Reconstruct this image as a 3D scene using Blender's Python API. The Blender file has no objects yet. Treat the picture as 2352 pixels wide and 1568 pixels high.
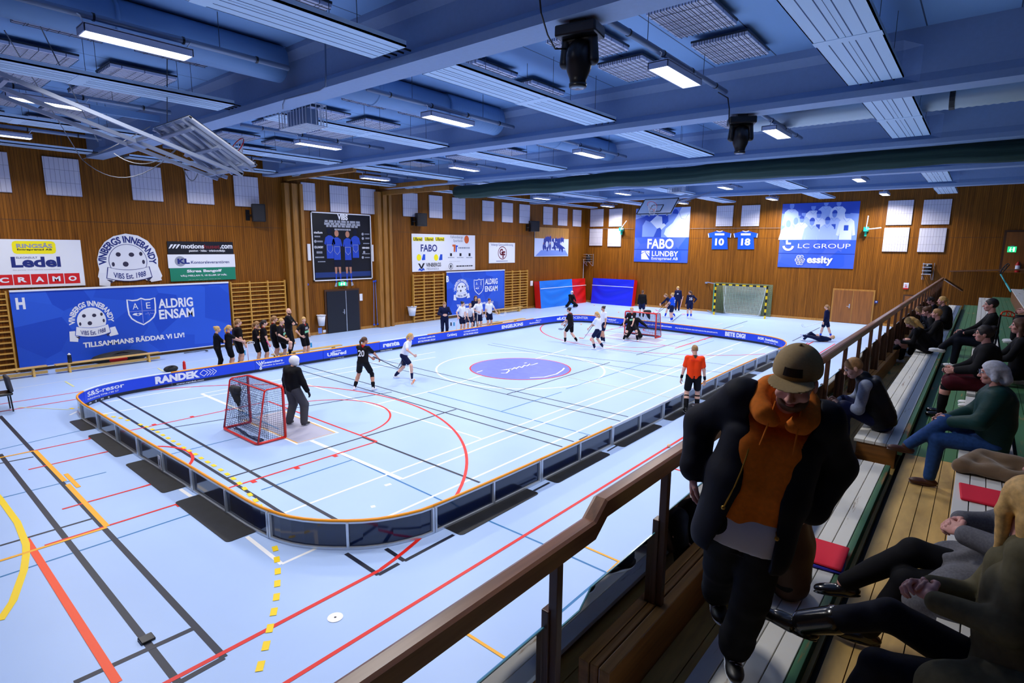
import bpy, bmesh, math, random
import numpy as np
from mathutils import Vector, Matrix
random.seed(7)
SC = bpy.context.scene
COL = SC.collection
# ------------------------------------------------------------------ camera
FPX, YAW, PITCH, ROLL = 1283.875, 0.69468702, 0.16800377, 0.00922599
CAMZ = 4.3
CX, CY = 1176.0, 784.0
_fw = Vector((-math.sin(YAW)*math.cos(PITCH), math.cos(YAW)*math.cos(PITCH), -math.sin(PITCH)))
_rt0 = Vector((math.cos(YAW), math.sin(YAW), 0)); _up0 = _rt0.cross(_fw)
_rt = math.cos(ROLL)*_rt0 + math.sin(ROLL)*_up0
_up = -math.sin(ROLL)*_rt0 + math.cos(ROLL)*_up0
CAM = Vector((0, 0, CAMZ))
cd = bpy.data.cameras.new('camera'); cam = bpy.data.objects.new('camera', cd); COL.objects.link(cam)
cam.matrix_world = Matrix(((_rt.x, _up.x, -_fw.x, 0), (_rt.y, _up.y, -_fw.y, 0), (_rt.z, _up.z, -_fw.z, CAMZ), (0, 0, 0, 1)))
cd.sensor_width = 36.0; cd.lens = FPX/2352*36.0; cd.clip_start = 0.05; cd.clip_end = 200
SC.camera = cam
# ------------------------------------------------------------------ colour management, world
SC.view_settings.view_transform = 'Standard'; SC.view_settings.look = 'None'
SC.view_settings.gamma = 1.0; SC.view_settings.use_curve_mapping = False
SC.view_settings.exposure = 0.0
LAMP_W = 165.0          # watts of each hall luminaire
WORLD_STRENGTH = 0.02
w = bpy.data.worlds.new('hall_air'); SC.world = w; w.use_nodes = True
w.node_tree.nodes['Background'].inputs[0].default_value = (0.35, 0.5, 1.0, 1)
w.node_tree.nodes['Background'].inputs[1].default_value = WORLD_STRENGTH
# ------------------------------------------------------------------ pixel -> place helpers (photo frame 2352x1568)
def ray(px, py): return _fw + _rt*((px-CX)/FPX) - _up*((py-CY)/FPX)
def onz(px, py, z=0.0):
    d = ray(px, py); return CAM + d*((z-CAMZ)/d.z)
def onx(px, py, X):
    d = ray(px, py); return CAM + d*(X/d.x)
def ony(px, py, Y):
    d = ray(px, py); return CAM + d*(Y/d.y)
def dep(px, py, d): return CAM + ray(px, py)*d
def zof(px, py, x, y):
    """height at which the vertical through (x, y) meets picture row py"""
    best = None
    for i in range(0, 1001):
        z = i*0.008; q = Vector((x, y, z))-CAM; k = CY - FPX*(q.dot(_up)/q.dot(_fw))
        if best is None or abs(k-py) < best[0]: best = (abs(k-py), z)
    return best[1]
# ------------------------------------------------------------------ materials
MATS = {}
def mat(name, col, rough=0.6, metal=0.0, noise=0.0, nscale=8.0, spec=0.5, emit=0.0, bump=0.0, alpha=None, trans=0.0, sheen=0.0, coat=0.0, stretch=None):
    if name in MATS: return MATS[name]
    m = bpy.data.materials.new(name); m.use_nodes = True; MATS[name] = m
    nt = m.node_tree; b = nt.nodes['Principled BSDF']
    b.inputs['Base Color'].default_value = (*col, 1); b.inputs['Roughness'].default_value = rough
    b.inputs['Metallic'].default_value = metal; b.inputs['Specular IOR Level'].default_value = spec
    if coat: b.inputs['Coat Weight'].default_value = coat; b.inputs['Coat Roughness'].default_value = 0.1
    if sheen: b.inputs['Sheen Weight'].default_value = sheen
    if emit:
        b.inputs['Emission Color'].default_value = (*col, 1); b.inputs['Emission Strength'].default_value = emit
    if trans: b.inputs['Transmission Weight'].default_value = trans
    if alpha is not None: b.inputs['Alpha'].default_value = alpha
    if noise or bump:
        tc = nt.nodes.new('ShaderNodeTexCoord'); n = nt.nodes.new('ShaderNodeTexNoise')
        n.inputs['Scale'].default_value = nscale; n.inputs['Detail'].default_value = 5
        if stretch:
            mp = nt.nodes.new('ShaderNodeMapping'); mp.inputs['Scale'].default_value = stretch
            nt.links.new(tc.outputs['Object'], mp.inputs[0]); nt.links.new(mp.outputs[0], n.inputs[0])
        else: nt.links.new(tc.outputs['Object'], n.inputs[0])
        if noise:
            r = nt.nodes.new('ShaderNodeValToRGB')
            r.color_ramp.elements[0].position = 0.3; r.color_ramp.elements[1].position = 0.7
            r.color_ramp.elements[0].color = (*[c*(1-noise) for c in col], 1); r.color_ramp.elements[1].color = (*[min(1, c*(1+noise)) for c in col], 1)
            nt.links.new(n.outputs[0], r.inputs[0]); nt.links.new(r.outputs[0], b.inputs['Base Color'])
        if bump:
            bp = nt.nodes.new('ShaderNodeBump'); bp.inputs['Strength'].default_value = bump; bp.inputs['Distance'].default_value = 0.01
            nt.links.new(n.outputs[0], bp.inputs['Height']); nt.links.new(bp.outputs[0], b.inputs['Normal'])
    return m
def nodes_of(m): return m.node_tree.nodes, m.node_tree.links, m.node_tree.nodes['Principled BSDF']
def slat_wood(name, axis, dark, light, pitch=0.07, rough=0.5):
    """vertical boards along one axis: each board its own tone, grain streaks and a dark joint"""
    m = mat(name, light, rough); N, L, b = nodes_of(m)
    tc = N.new('ShaderNodeTexCoord'); sp = N.new('ShaderNodeSeparateXYZ'); L.new(tc.outputs['Object'], sp.inputs[0])
    dv = N.new('ShaderNodeMath'); dv.operation = 'DIVIDE'; dv.inputs[1].default_value = pitch; L.new(sp.outputs[axis], dv.inputs[0])
    fl = N.new('ShaderNodeMath'); fl.operation = 'FLOOR'; L.new(dv.outputs[0], fl.inputs[0])
    wn = N.new('ShaderNodeTexWhiteNoise'); wn.noise_dimensions = '1D'; L.new(fl.outputs[0], wn.inputs['W'])
    mp = N.new('ShaderNodeMapping'); mp.inputs['Scale'].default_value = (22, 22, 0.8) ; L.new(tc.outputs['Object'], mp.inputs[0])
    ns = N.new('ShaderNodeTexNoise'); ns.inputs['Scale'].default_value = 1.0; ns.inputs['Detail'].default_value = 4; L.new(mp.outputs[0], ns.inputs[0])
    ad = N.new('ShaderNodeMath'); ad.operation = 'MULTIPLY_ADD'; ad.inputs[1].default_value = 0.2; L.new(wn.outputs[0], ad.inputs[0]); L.new(ns.outputs[0], ad.inputs[2])
    rp = N.new('ShaderNodeValToRGB'); rp.color_ramp.elements[0].position = 0.3; rp.color_ramp.elements[1].position = .9
    b.inputs['Specular IOR Level'].default_value = .2
    rp.color_ramp.elements[0].color = (*dark, 1); rp.color_ramp.elements[1].color = (*light, 1); L.new(ad.outputs[0], rp.inputs[0])
    fr = N.new('ShaderNodeMath'); fr.operation = 'FRACT'; L.new(dv.outputs[0], fr.inputs[0])
    gt = N.new('ShaderNodeMath'); gt.operation = 'LESS_THAN'; gt.inputs[1].default_value = 0.1; L.new(fr.outputs[0], gt.inputs[0])
    mx = N.new('ShaderNodeMix'); mx.data_type = 'RGBA'; L.new(gt.outputs[0], mx.inputs[0]); L.new(rp.outputs[0], mx.inputs[6])
    mx.inputs[7].default_value = (*[c*0.55 for c in dark], 1); L.new(mx.outputs[2], b.inputs['Base Color'])
    return m
# ------------------------------------------------------------------ objects
LOC = {}
def tag(o, label=None, cat=None, group=None, kind=None):
    if label: o['label'] = label
    if cat: o['category'] = cat
    if group: o['group'] = group
    if kind: o['kind'] = kind
    return o
def thing(name, loc, label, cat, group=None):
    o = bpy.data.objects.new(name, None); COL.objects.link(o); o.empty_display_size = 0.1
    o.location = Vector(loc); LOC[o] = Vector(loc)
    return tag(o, label, cat, group)
def copy_tree(root, delta, label=None, group=None):
    d = Vector(delta); r = root.copy(); COL.objects.link(r); r.location = root.location + d; LOC[r] = LOC.get(root, Vector()) + d
    if label: r['label'] = label
    if group: r['group'] = group
    for c in [x for x in ALL_CHILDREN.get(root, [])]: _copy_child(c, r)
    return r
ALL_CHILDREN = {}
def _copy_child(c, parent):
    k = c.copy(); COL.objects.link(k); k.parent = parent; ALL_CHILDREN.setdefault(parent, []).append(k)
    LOC[k] = LOC.get(parent, Vector())
    for g in ALL_CHILDREN.get(c, []): _copy_child(g, k)
class MB:
    def __init__(s): s.v = []; s.f = []; s.m = []
    def add(s, vs, fs, mi=0):
        o = len(s.v); s.v += [tuple(v) for v in vs]
        for f in fs: s.f.append(tuple(i+o for i in f)); s.m.append(mi)
        return s
    def box(s, lo, hi, mi=0, R=None, c=None):
        x0, y0, z0 = lo; x1, y1, z1 = hi
        vs = [Vector(p) for p in ((x0,y0,z0),(x1,y0,z0),(x1,y1,z0),(x0,y1,z0),(x0,y0,z1),(x1,y0,z1),(x1,y1,z1),(x0,y1,z1))]
        if R is not None:
            c = Vector(c) if c is not None else Vector(((x0+x1)/2, (y0+y1)/2, (z0+z1)/2)); vs = [c + R @ (v-c) for v in vs]
        return s.add(vs, [(0,3,2,1),(4,5,6,7),(0,1,5,4),(1,2,6,5),(2,3,7,6),(3,0,4,7)], mi)
    def obox(s, o, a, b, c, mi=0):
        o, a, b, c = map(Vector, (o, a, b, c))
        return s.add([o, o+a, o+a+b, o+b, o+c, o+a+c, o+a+b+c, o+b+c], [(0,3,2,1),(4,5,6,7),(0,1,5,4),(1,2,6,5),(2,3,7,6),(3,0,4,7)], mi)
    def quad(s, a, b, c, d, mi=0): return s.add([a, b, c, d], [(0, 1, 2, 3)], mi)
    def beam(s, a, b, w, h, up=(0,0,1), mi=0):
        a = Vector(a); b = Vector(b); t = (b-a).normalized(); u = Vector(up)
        x = t.cross(u)
        if x.length < 1e-4: x = t.cross(Vector((1,0,0)))
        x.normalize(); u = x.cross(t)
        o = a - x*w/2 - u*h/2
        return s.obox(o, x*w, b-a, u*h, mi)
    def tube(s, pts, r, n=8, mi=0, cap=True, closed=False):
        pts = [Vector(p) for p in pts]; m = len(pts); rs = r if isinstance(r, (list, tuple)) else [r]*m
        vs = []; nrm = None
        for i, p in enumerate(pts):
            if closed: t = (pts[(i+1) % m] - pts[i-1])
            else: t = pts[min(i+1, m-1)] - pts[max(i-1, 0)]
            t = t.normalized() if t.length > 1e-9 else Vector((0,0,1))
            if nrm is None:
                nrm = t.orthogonal().normalized()
            else:
                nrm = (nrm - t*nrm.dot(t)); nrm = nrm.normalized() if nrm.length > 1e-6 else t.orthogonal().normalized()
            bn = t.cross(nrm)
            for k in range(n):
                a = 2*math.pi*k/n; vs.append(p + (nrm*math.cos(a) + bn*math.sin(a))*rs[i])
        fs = []
        for i in range(m if closed else m-1):
            j = (i+1) % m
            for k in range(n): fs.append((i*n+k, i*n+(k+1) % n, j*n+(k+1) % n, j*n+k))
        if cap and not closed: fs += [tuple(range(n-1, -1, -1)), tuple((m-1)*n+k for k in range(n))]
        return s.add(vs, fs, mi)
    def lathe(s, c, prof, n=16, mi=0, axis=(0,0,1)):
        """prof: (radius, height) pairs along axis from c"""
        c = Vector(c); ax = Vector(axis).normalized(); x = ax.orthogonal().normalized(); y = ax.cross(x); vs = []
        for r, h in prof:
            for k in range(n):
                a = 2*math.pi*k/n; vs.append(c + ax*h + (x*math.cos(a)+y*math.sin(a))*r)
        fs = [(i*n+k, i*n+(k+1) % n, (i+1)*n+(k+1) % n, (i+1)*n+k) for i in range(len(prof)-1) for k in range(n)]
        fs += [tuple(range(n-1, -1, -1)), tuple((len(prof)-1)*n+k for k in range(n))]
        return s.add(vs, fs, mi)
    def ball(s, c, r, n=10, mi=0, sc=(1,1,1)):
        c = Vector(c); vs = []; fs = []; m = max(4, n//2)
        for i in range(m+1):
            th = math.pi*i/m
            for k in range(n):
                a = 2*math.pi*k/n; vs.append(c + Vector((r*sc[0]*math.sin(th)*math.cos(a), r*sc[1]*math.sin(th)*math.sin(a), r*sc[2]*math.cos(th))))
        for i in range(m):
            for k in range(n): fs.append((i*n+k, (i+1)*n+k, (i+1)*n+(k+1) % n, i*n+(k+1) % n))
        return s.add(vs, fs, mi)
    def build(s, name, mats, parent=None, smooth=False, bevel=0.0, label=None):
        mats = mats if isinstance(mats, (list, tuple)) else [mats]
        off = LOC.get(parent, Vector()) if parent is not None else Vector()
        me = bpy.data.meshes.new(name)
        me.from_pydata([(v[0]-off.x, v[1]-off.y, v[2]-off.z) for v in s.v], [], s.f)
        for m in mats: me.materials.append(m)
        if len(mats) > 1: me.polygons.foreach_set('material_index', s.m)
        if smooth: me.polygons.foreach_set('use_smooth', [True]*len(me.polygons))
        me.update()
        return link(name, me, parent, bevel, label)
def link(name, me, parent=None, bevel=0.0, label=None):
    o = bpy.data.objects.new(name, me); COL.objects.link(o)
    if parent is not None:
        o.parent = parent; LOC[o] = LOC.get(parent, Vector()); ALL_CHILDREN.setdefault(parent, []).append(o)
    if bevel:
        b = o.modifiers.new('edge', 'BEVEL'); b.width = bevel; b.segments = 2; b.limit_method = 'ANGLE'
    if label: o['label'] = label
    return o
def structure(name, mb, mats, **k): return tag(mb.build(name, mats, **k), kind='structure')
# ------------------------------------------------------------------ lettering
_TXT = {}
def glyphs(body, bold=0.0, shear=0.0, space=1.0):
    key = (body, bold, shear, space)
    if key in _TXT: return _TXT[key]
    cu = bpy.data.curves.new('letters', 'FONT'); cu.body = body; cu.size = 1; cu.offset = bold; cu.shear = shear; cu.space_character = space
    cu.align_x = 'LEFT'; cu.resolution_u = 3
    o = bpy.data.objects.new('letters', cu); COL.objects.link(o)
    dg = bpy.context.evaluated_depsgraph_get(); e = o.evaluated_get(dg); me = e.to_mesh()
    vs = [(v.co.x, v.co.y) for v in me.vertices]; fs = [tuple(p.vertices) for p in me.polygons]
    e.to_mesh_clear(); bpy.data.objects.remove(o); bpy.data.curves.remove(cu)
    xs = [a for a, b in vs] or [0, 1]; ys = [b for a, b in vs] or [0, 1]
    x0, x1, y0, y1 = min(xs), max(xs), min(ys), max(ys)
    _TXT[key] = ([((a-x0)/max(1e-6, x1-x0), (b-y0)/max(1e-6, y1-y0)) for a, b in vs], fs, (x1-x0)/max(1e-6, y1-y0))
    return _TXT[key]
class Plane:
    """a flat place: origin O, axes U (reading direction) and V, normal N; pix() turns photo pixels into (u, v)"""
    def __init__(s, O, U, V, mode, val): s.O, s.U, s.V = Vector(O), Vector(U), Vector(V); s.N = s.U.cross(s.V); s.mode, s.val = mode, val
    def pix(s, px, py):
        p = {'x': onx, 'y': ony, 'z': onz}[s.mode](px, py, s.val); q = p - s.O; return q.dot(s.U), q.dot(s.V)
    def at(s, u, v, n=0.0): return s.O + s.U*u + s.V*v + s.N*n
def uv_text(mb, plane, body, u0, v0, u1, v1, n=0.006, mi=0, bold=0.0, shear=0.0, warp=None, space=1.0):
    vs, fs, asp = glyphs(body, bold, shear, space)
    pts = []
    for a, b in vs:
        u = u0 + (u1-u0)*a; v = v0 + (v1-v0)*b
        if warp: u, v = warp(a, b)
        pts.append(plane.at(u, v, n))
    mb.add(pts, fs, mi)
def px_text(mb, plane, body, x0, y0, x1, y1, **k):
    """text whose lower left sits at photo pixel (x0, y0) and upper right at (x1, y1)"""
    a = plane.pix(x0, y0); b = plane.pix(x1, y1); uv_text(mb, plane, body, a[0], a[1], b[0], b[1], **k)
def uv_poly(mb, plane, pts, n=0.004, mi=0):
    mb.add([plane.at(u, v, n) for u, v in pts], [tuple(range(len(pts)))], mi)
def uv_rect(mb, plane, u0, v0, u1, v1, n=0.004, mi=0): uv_poly(mb, plane, [(u0, v0), (u1, v0), (u1, v1), (u0, v1)], n, mi)
def uv_disc(mb, plane, u, v, ru, rv=None, n=0.004, mi=0, k=28):
    rv = rv or ru; uv_poly(mb, plane, [(u+ru*math.cos(2*math.pi*i/k), v+rv*math.sin(2*math.pi*i/k)) for i in range(k)], n, mi)
def uv_stroke(mb, plane, pts, wd, n=0.005, mi=0, closed=False):
    m = len(pts); P2 = [Vector((p[0], p[1])) for p in pts]; L = []
    for i in range(m):
        a = P2[i-1] if (i > 0 or closed) else P2[i]; c = P2[(i+1) % m] if (i < m-1 or closed) else P2[i]
        t = (c-a); t = t.normalized() if t.length > 1e-9 else Vector((1, 0)); q = Vector((-t.y, t.x))*wd/2
        L.append((P2[i]-q, P2[i]+q))
    vs = [plane.at(p.x, p.y, n) for ab in L for p in ab]
    mb.add(vs, [(2*i, 2*((i+1) % m), 2*((i+1) % m)+1, 2*i+1) for i in range(m if closed else m-1)], mi)
# ------------------------------------------------------------------ implicit surfaces: smooth unions of rounded cones and ellipsoids
class S:
    def __init__(s, k=0.03): s.p = []; s.k = k
    def cap(s, a, b, ra, rb=None, k=None, lab=0, op='+'):
        s.p.append(('c', np.array(a, float), np.array(b, float), float(ra), float(rb if rb is not None else ra), s.k if k is None else k, lab, op)); return s
    def ell(s, c, r, R=None, k=None, lab=0, op='+'):
        s.p.append(('e', np.array(c, float), np.array(r, float), np.eye(3) if R is None else np.array(R, float), 0, s.k if k is None else k, lab, op)); return s
    def chain(s, pts, rs, k=None, lab=0, op='+'):
        for i in range(len(pts)-1): s.cap(pts[i], pts[i+1], rs[i], rs[i+1], k, lab, op)
        return s
    def fn(s, f, c, r, lab=0, k=0.006):
        s.p.append(('f', np.array(c, float), f, float(r), 0, k, lab, '-')); return s
    def half(s, c, n, r, lab=0, k=0.004):
        """cut away everything on the +n side of the plane through c, within r of c"""
        s.p.append(('h', np.array(c, float), np.array(n, float)/np.linalg.norm(n), float(r), 0, k, lab, '-')); return s
    def mesh(s, vox, noise=0.0, nf=22.0):
        lo = np.full(3, 1e9); hi = -lo
        for q in s.p:
            if q[7] != '+': continue
            if q[0] == 'c': r = max(q[3], q[4]); lo = np.minimum(lo, np.minimum(q[1], q[2])-r); hi = np.maximum(hi, np.maximum(q[1], q[2])+r)
            else: r = max(q[2]); lo = np.minimum(lo, q[1]-r); hi = np.maximum(hi, q[1]+r)
        lo -= 3*vox + noise + .01; hi += 3*vox + noise + .01
        n = np.ceil((hi-lo)/vox).astype(int)+1
        ax = [lo[i]+vox*np.arange(n[i]) for i in range(3)]
        D = np.full(n, 0.5, np.float32); LB = np.zeros(n, np.int8); B = np.full(n, 0.5, np.float32)
        for q in s.p:
            k = q[5]; mg = k + 3*vox + noise
            if q[0] == 'c': r = max(q[3], q[4]); a0 = np.minimum(q[1], q[2])-r-mg; b0 = np.maximum(q[1], q[2])+r+mg
            elif q[0] == 'e': r = max(q[2]); a0 = q[1]-r-mg; b0 = q[1]+r+mg
            else: a0 = q[1]-q[3]; b0 = q[1]+q[3]
            i0 = np.clip(np.floor((a0-lo)/vox).astype(int), 0, n); i1 = np.clip(np.ceil((b0-lo)/vox).astype(int)+1, 0, n)
            if (i1 <= i0).any(): continue
            sl = tuple(slice(i0[j], i1[j]) for j in range(3))
            X, Y, Z = np.meshgrid(*[ax[j][i0[j]:i1[j]] for j in range(3)], indexing='ij', sparse=True)
            if q[0] == 'c':
                a, b = q[1], q[2]; ab = b-a; L = ab.dot(ab)+1e-12
                t = np.clip(((X-a[0])*ab[0]+(Y-a[1])*ab[1]+(Z-a[2])*ab[2])/L, 0, 1)
                d = np.sqrt((X-a[0]-t*ab[0])**2+(Y-a[1]-t*ab[1])**2+(Z-a[2]-t*ab[2])**2)-(q[3]+(q[4]-q[3])*t)
            elif q[0] == 'e':
                c, r, R = q[1], q[2], q[3]; x, y, z = X-c[0], Y-c[1], Z-c[2]
                u = [(R[j][0]*x+R[j][1]*y+R[j][2]*z) for j in range(3)]
                k0 = np.sqrt(sum((u[j]/r[j])**2 for j in range(3))); k1 = np.sqrt(sum((u[j]/r[j]**2)**2 for j in range(3)))+1e-9
                d = k0*(k0-1)/k1
            elif q[0] == 'f': d = q[2](X, Y, Z)
            else:
                d = (X-q[1][0])*q[2][0]+(Y-q[1][1])*q[2][1]+(Z-q[1][2])*q[2][2]
                d = -d
            Ds = D[sl]
            if q[7] == '+':
                h = np.clip(.5+.5*(Ds-d)/max(k, 1e-4), 0, 1)
                D[sl] = Ds*(1-h)+d*h-k*h*(1-h)
                w_ = d < B[sl]; LB[sl] = np.where(w_, q[6], LB[sl]); B[sl] = np.minimum(B[sl], d)
            else:
                dn = -d
                h = np.clip(.5-.5*(Ds-dn)/max(k, 1e-4), 0, 1)
                D[sl] = Ds*(1-h)+dn*h+k*h*(1-h)
                if q[6]: w_ = (dn > Ds-.004) & (np.abs(dn) < .03); LB[sl] = np.where(w_, q[6], LB[sl])
        if noise:
            X, Y, Z = np.meshgrid(*ax, indexing='ij', sparse=True)
            D += (noise*(np.sin(nf*X+3*np.sin(nf*.6*Z))*np.sin(nf*.9*Z+2.1*np.sin(nf*.5*Y))*.6+np.sin(nf*.7*(X+Y)+nf*.5*Z)*.4)).astype(np.float32)
        return _nets(D, LB, lo, vox)
_CO = np.array([(i, j, k) for i in (0, 1) for j in (0, 1) for k in (0, 1)])
_ED = [(a, b) for a in range(8) for b in range(a+1, 8) if np.abs(_CO[a]-_CO[b]).sum() == 1]
def _nets(D, LB, lo, vox):
    s = D < 0; n = D.shape
    c = sum(s[i:n[0]-1+i, j:n[1]-1+j, k:n[2]-1+k].astype(np.int8) for i, j, k in _CO)
    idx = np.argwhere((c > 0) & (c < 8))
    if len(idx) == 0: return np.zeros((0, 3)), np.zeros((0, 4), int), np.zeros(0, int)
    vid = np.full(c.shape, -1, np.int64); vid[tuple(idx.T)] = np.arange(len(idx))
    val = np.stack([D[tuple((idx+o).T)] for o in _CO], 1)
    acc = np.zeros((len(idx), 3)); cnt = np.zeros(len(idx))
    for a, b in _ED:
        va, vb = val[:, a], val[:, b]; m = (va < 0) != (vb < 0)
        t = np.where(m, va/np.where(m, va-vb, 1), 0)[:, None]
        acc += np.where(m[:, None], _CO[a]+(_CO[b]-_CO[a])*t, 0); cnt += m
    v = lo+(idx+acc/cnt[:, None])*vox
    lab = LB[tuple(idx.T)]
    F = []
    for ax in range(3):
        o = [0, 0, 0]; o[ax] = 1; b, d = [(1, 2), (2, 0), (0, 1)][ax]
        sl0 = [slice(1, n[0]-1), slice(1, n[1]-1), slice(1, n[2]-1)]; sl1 = [slice(1+o[i], n[i]-1+o[i]) for i in range(3)]
        s0, s1 = s[tuple(sl0)], s[tuple(sl1)]
        for flip in (0, 1):
            e = np.argwhere((s0 & ~s1) if not flip else (~s0 & s1))+1
            if not len(e): continue
            ob = np.zeros(3, int); ob[b] = 1; od = np.zeros(3, int); od[d] = 1
            q = np.stack([vid[tuple((e-ob-od).T)], vid[tuple((e-od).T)], vid[tuple(e.T)], vid[tuple((e-ob).T)]], 1)
            F.append(q[:, ::-1] if flip else q)
    F = np.concatenate(F); F = F[(F >= 0).all(1)]
    return v, F, lab
def relax(v, f, it=2):
    """a light Laplacian pass that takes the grid steps out"""
    for _ in range(it):
        acc = np.zeros_like(v); cnt = np.zeros(len(v))
        for a in range(4):
            for b in ((a+1) % 4, (a+3) % 4):
                np.add.at(acc, f[:, a], v[f[:, b]]); np.add.at(cnt, f[:, a], 1)
        v = .5*v+.5*acc/np.maximum(cnt, 1)[:, None]
    return v
def np_mesh(name, chunks, mats, parent=None, label=None, own_loc=None):
    """chunks: (verts, faces, labels) joined into one smooth mesh; a label is a material slot"""
    off = LOC.get(parent, Vector()) if own_loc is None else Vector(own_loc)
    V = []; F = []; M = []; o = 0
    for v, f, l in chunks:
        if len(f) == 0: continue
        V.append(v); F.append(f+o); M.append(l[f[:, 0]] if hasattr(l, '__len__') else np.full(len(f), l)); o += len(v)
    V = np.concatenate(V)-np.array(off); F = np.concatenate(F); M = np.concatenate(M)
    me = bpy.data.meshes.new(name)
    me.vertices.add(len(V)); me.vertices.foreach_set('co', V.astype(np.float32).ravel())
    me.loops.add(F.size); me.loops.foreach_set('vertex_index', F.astype(np.int32).ravel())
    me.polygons.add(len(F)); me.polygons.foreach_set('loop_start', np.arange(0, F.size, 4, dtype=np.int32))
    for m in mats: me.materials.append(m)
    me.polygons.foreach_set('material_index', np.clip(M, 0, len(mats)-1).astype(np.int32)); me.polygons.foreach_set('use_smooth', np.ones(len(F), bool))
    me.update(calc_edges=True); me.validate()
    return link(name, me, parent, 0, label)
# ------------------------------------------------------------------ people
def V3(*a): return np.array(a, float)
def unit(v): return v/(np.linalg.norm(v)+1e-9)
def ik(a, c, l1, l2, pole):
    d = c-a; L = np.linalg.norm(d); L2 = min(L, (l1+l2)*.998); u = unit(d)
    x = (l1*l1-l2*l2+L2*L2)/(2*L2); h = math.sqrt(max(0, l1*l1-x*x))
    p = pole-u*pole.dot(u)
    if np.linalg.norm(p) < 1e-4: p = V3(0, 0, 1)-u*u[2]
    return a+u*x+unit(p)*h, a+u*L2
def frame(f, up=(0, 0, 1)):
    f = unit(f); r = np.cross(f, V3(*up)); r = unit(r); return r, f, np.cross(r, f)   # right, forward, up
def head_mesh(c, f, up, s, vox, skin_lab=0, lip=1, eye=2, brow=3, look_down=False):
    r, f, u = frame(f, up); R = np.stack([r, f, u])
    g = lambda x, y, z: c+(r*x+f*y+u*z)*s
    H = S(.02*s)
    H.ell(g(0, -.012, .028), V3(.074, .094, .092)*s, R).ell(g(0, .02, -.045), V3(.056, .066, .072)*s, R, .03*s)
    H.ell(g(0, .055, -.088), V3(.026, .024, .02)*s, R, .02*s)                       # chin
    H.cap(g(0, .084, .008), g(0, .108, -.03), .009*s, .014*s, .012*s)               # nose
    for q in (-1, 1):
        H.ell(g(q*.014, .094, -.034), V3(.009, .01, .008)*s, R, .008*s)
        H.ell(g(q*.033, .09, .012), V3(.018, .014, .013)*s, R, .012*s, 0, '-')        # eye sockets
        H.ell(g(q*.048, .058, -.028), V3(.02, .022, .02)*s, R, .02*s)               # cheeks
        H.ell(g(q*.077, -.008, -.004), V3(.009, .02, .032)*s, R, .008*s)            # ears
        H.ell(g(q*.031, .083, .03), V3(.022, .01, .006)*s, R, .012*s, 0)            # brow ridge
    H.ell(g(0, .083, -.062), V3(.024, .012, .006)*s, R, .006*s, lip).ell(g(0, .081, -.071), V3(.02, .012, .006)*s, R, .006*s, lip)
    out = [H.mesh(vox)]
    E_ = S(.001)
    for q in (-1, 1):
        out.append(S(.001).ell(g(q*.033, .079, .012), V3(.0125, .0125, .0115)*s, R).ell(g(q*.033, .079, .012), V3(.0125, .0125, .0115)*s, R).mesh(vox*.6)[:2]+(4,))
        out.append(S(.001).ell(g(q*.033, .0895, .0105 if not look_down else .006), V3(.0058, .0035, .0058)*s, R).mesh(vox*.5)[:2]+(eye,))
        out.append(S(.002).cap(g(q*.018, .0945, .034), g(q*.046, .0835, .034), .004*s, .003*s).mesh(vox*.6)[:2]+(brow,))
    return out
def hand_mesh(w, d, n, s, side, curl=.5, vox=.005, spread=.12, thumb=1.0):
    """w wrist, d finger direction, n palm normal (palm side), side +1 right / -1 left: thumb leaves the side of the palm"""
    d = unit(d); n = unit(n-d*n.dot(d)); x = np.cross(d, n)*side       # x towards the thumb
    g = lambda a, b, c: w+(d*a+x*b+n*c)*s
    R = np.stack([d, x, n]); H = S(.012*s)
    H.cap(g(-.05, 0, 0), g(.01, 0, 0), .026*s, .024*s).ell(g(.05, .002, 0), V3(.048, .04, .016)*s, R)
    H.ell(g(.035, .026, .008), V3(.03, .018, .014)*s, R)
    for i, (b, L) in enumerate(((.03, .072), (.01, .08), (-.011, .074), (-.03, .06))):
        a = spread*(1.2-i*.8)*.5; p0 = g(.088-.004*abs(i-1), b, 0); c1 = curl*.75; c2 = curl*1.55; c3 = curl*2.1
        seg = [(L*.45, c1), (L*.32, c2), (L*.25, c3)]; p = p0; pts = [g(.06, b*.8, 0), p0]
        for l, an in seg:
            p = p+(d*math.cos(an)+n*math.sin(an)+x*math.sin(a)*.5)*l*s; pts.append(p)
        H.chain(pts, [.011*s, .0105*s, .0092*s, .0082*s, .007*s], .006*s)
    t0 = g(.025, .034, .006); t1 = t0+(d*.6+x*.72+n*.3*thumb)*.036*s; t2 = t1+(d*.85+x*(.35-.5*curl)+n*.55*curl*thumb)*.032*s; t3 = t2+(d*.9-x*.3*curl+n*.6*curl*thumb)*.024*s
    H.chain([t0, t1, t2, t3], [.015*s, .0125*s, .0105*s, .008*s], .008*s)
    return H.mesh(vox)
def shoe_mesh(a, toe, up, s, vox, sole=1):
    """a ankle joint, toe direction, up = away from the sole"""
    r, f, u = frame(toe, up); R = np.stack([r, f, u]); g = lambda x, y, z: a+(r*x+f*y+u*z)*s
    H = S(.02*s)
    H.ell(g(0, .045, -.045), V3(.042, .135, .036)*s, R).ell(g(0, .11, -.048), V3(.045, .07, .03)*s, R).cap(g(0, -.01, -.03), g(0, -.008, .015), .044*s, .042*s).ell(g(0, -.035, -.045), V3(.036, .045, .036)*s, R)
    H.half(g(0, 0, -.078), -u, .4*s)
    B_ = S(.01*s)
    B_.ell(g(0, .05, -.072), V3(.046, .142, .014)*s, R, lab=sole).half(g(0, 0, -.085), -u, .4*s, lab=sole)
    return [H.mesh(vox), B_.mesh(vox)]
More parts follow.
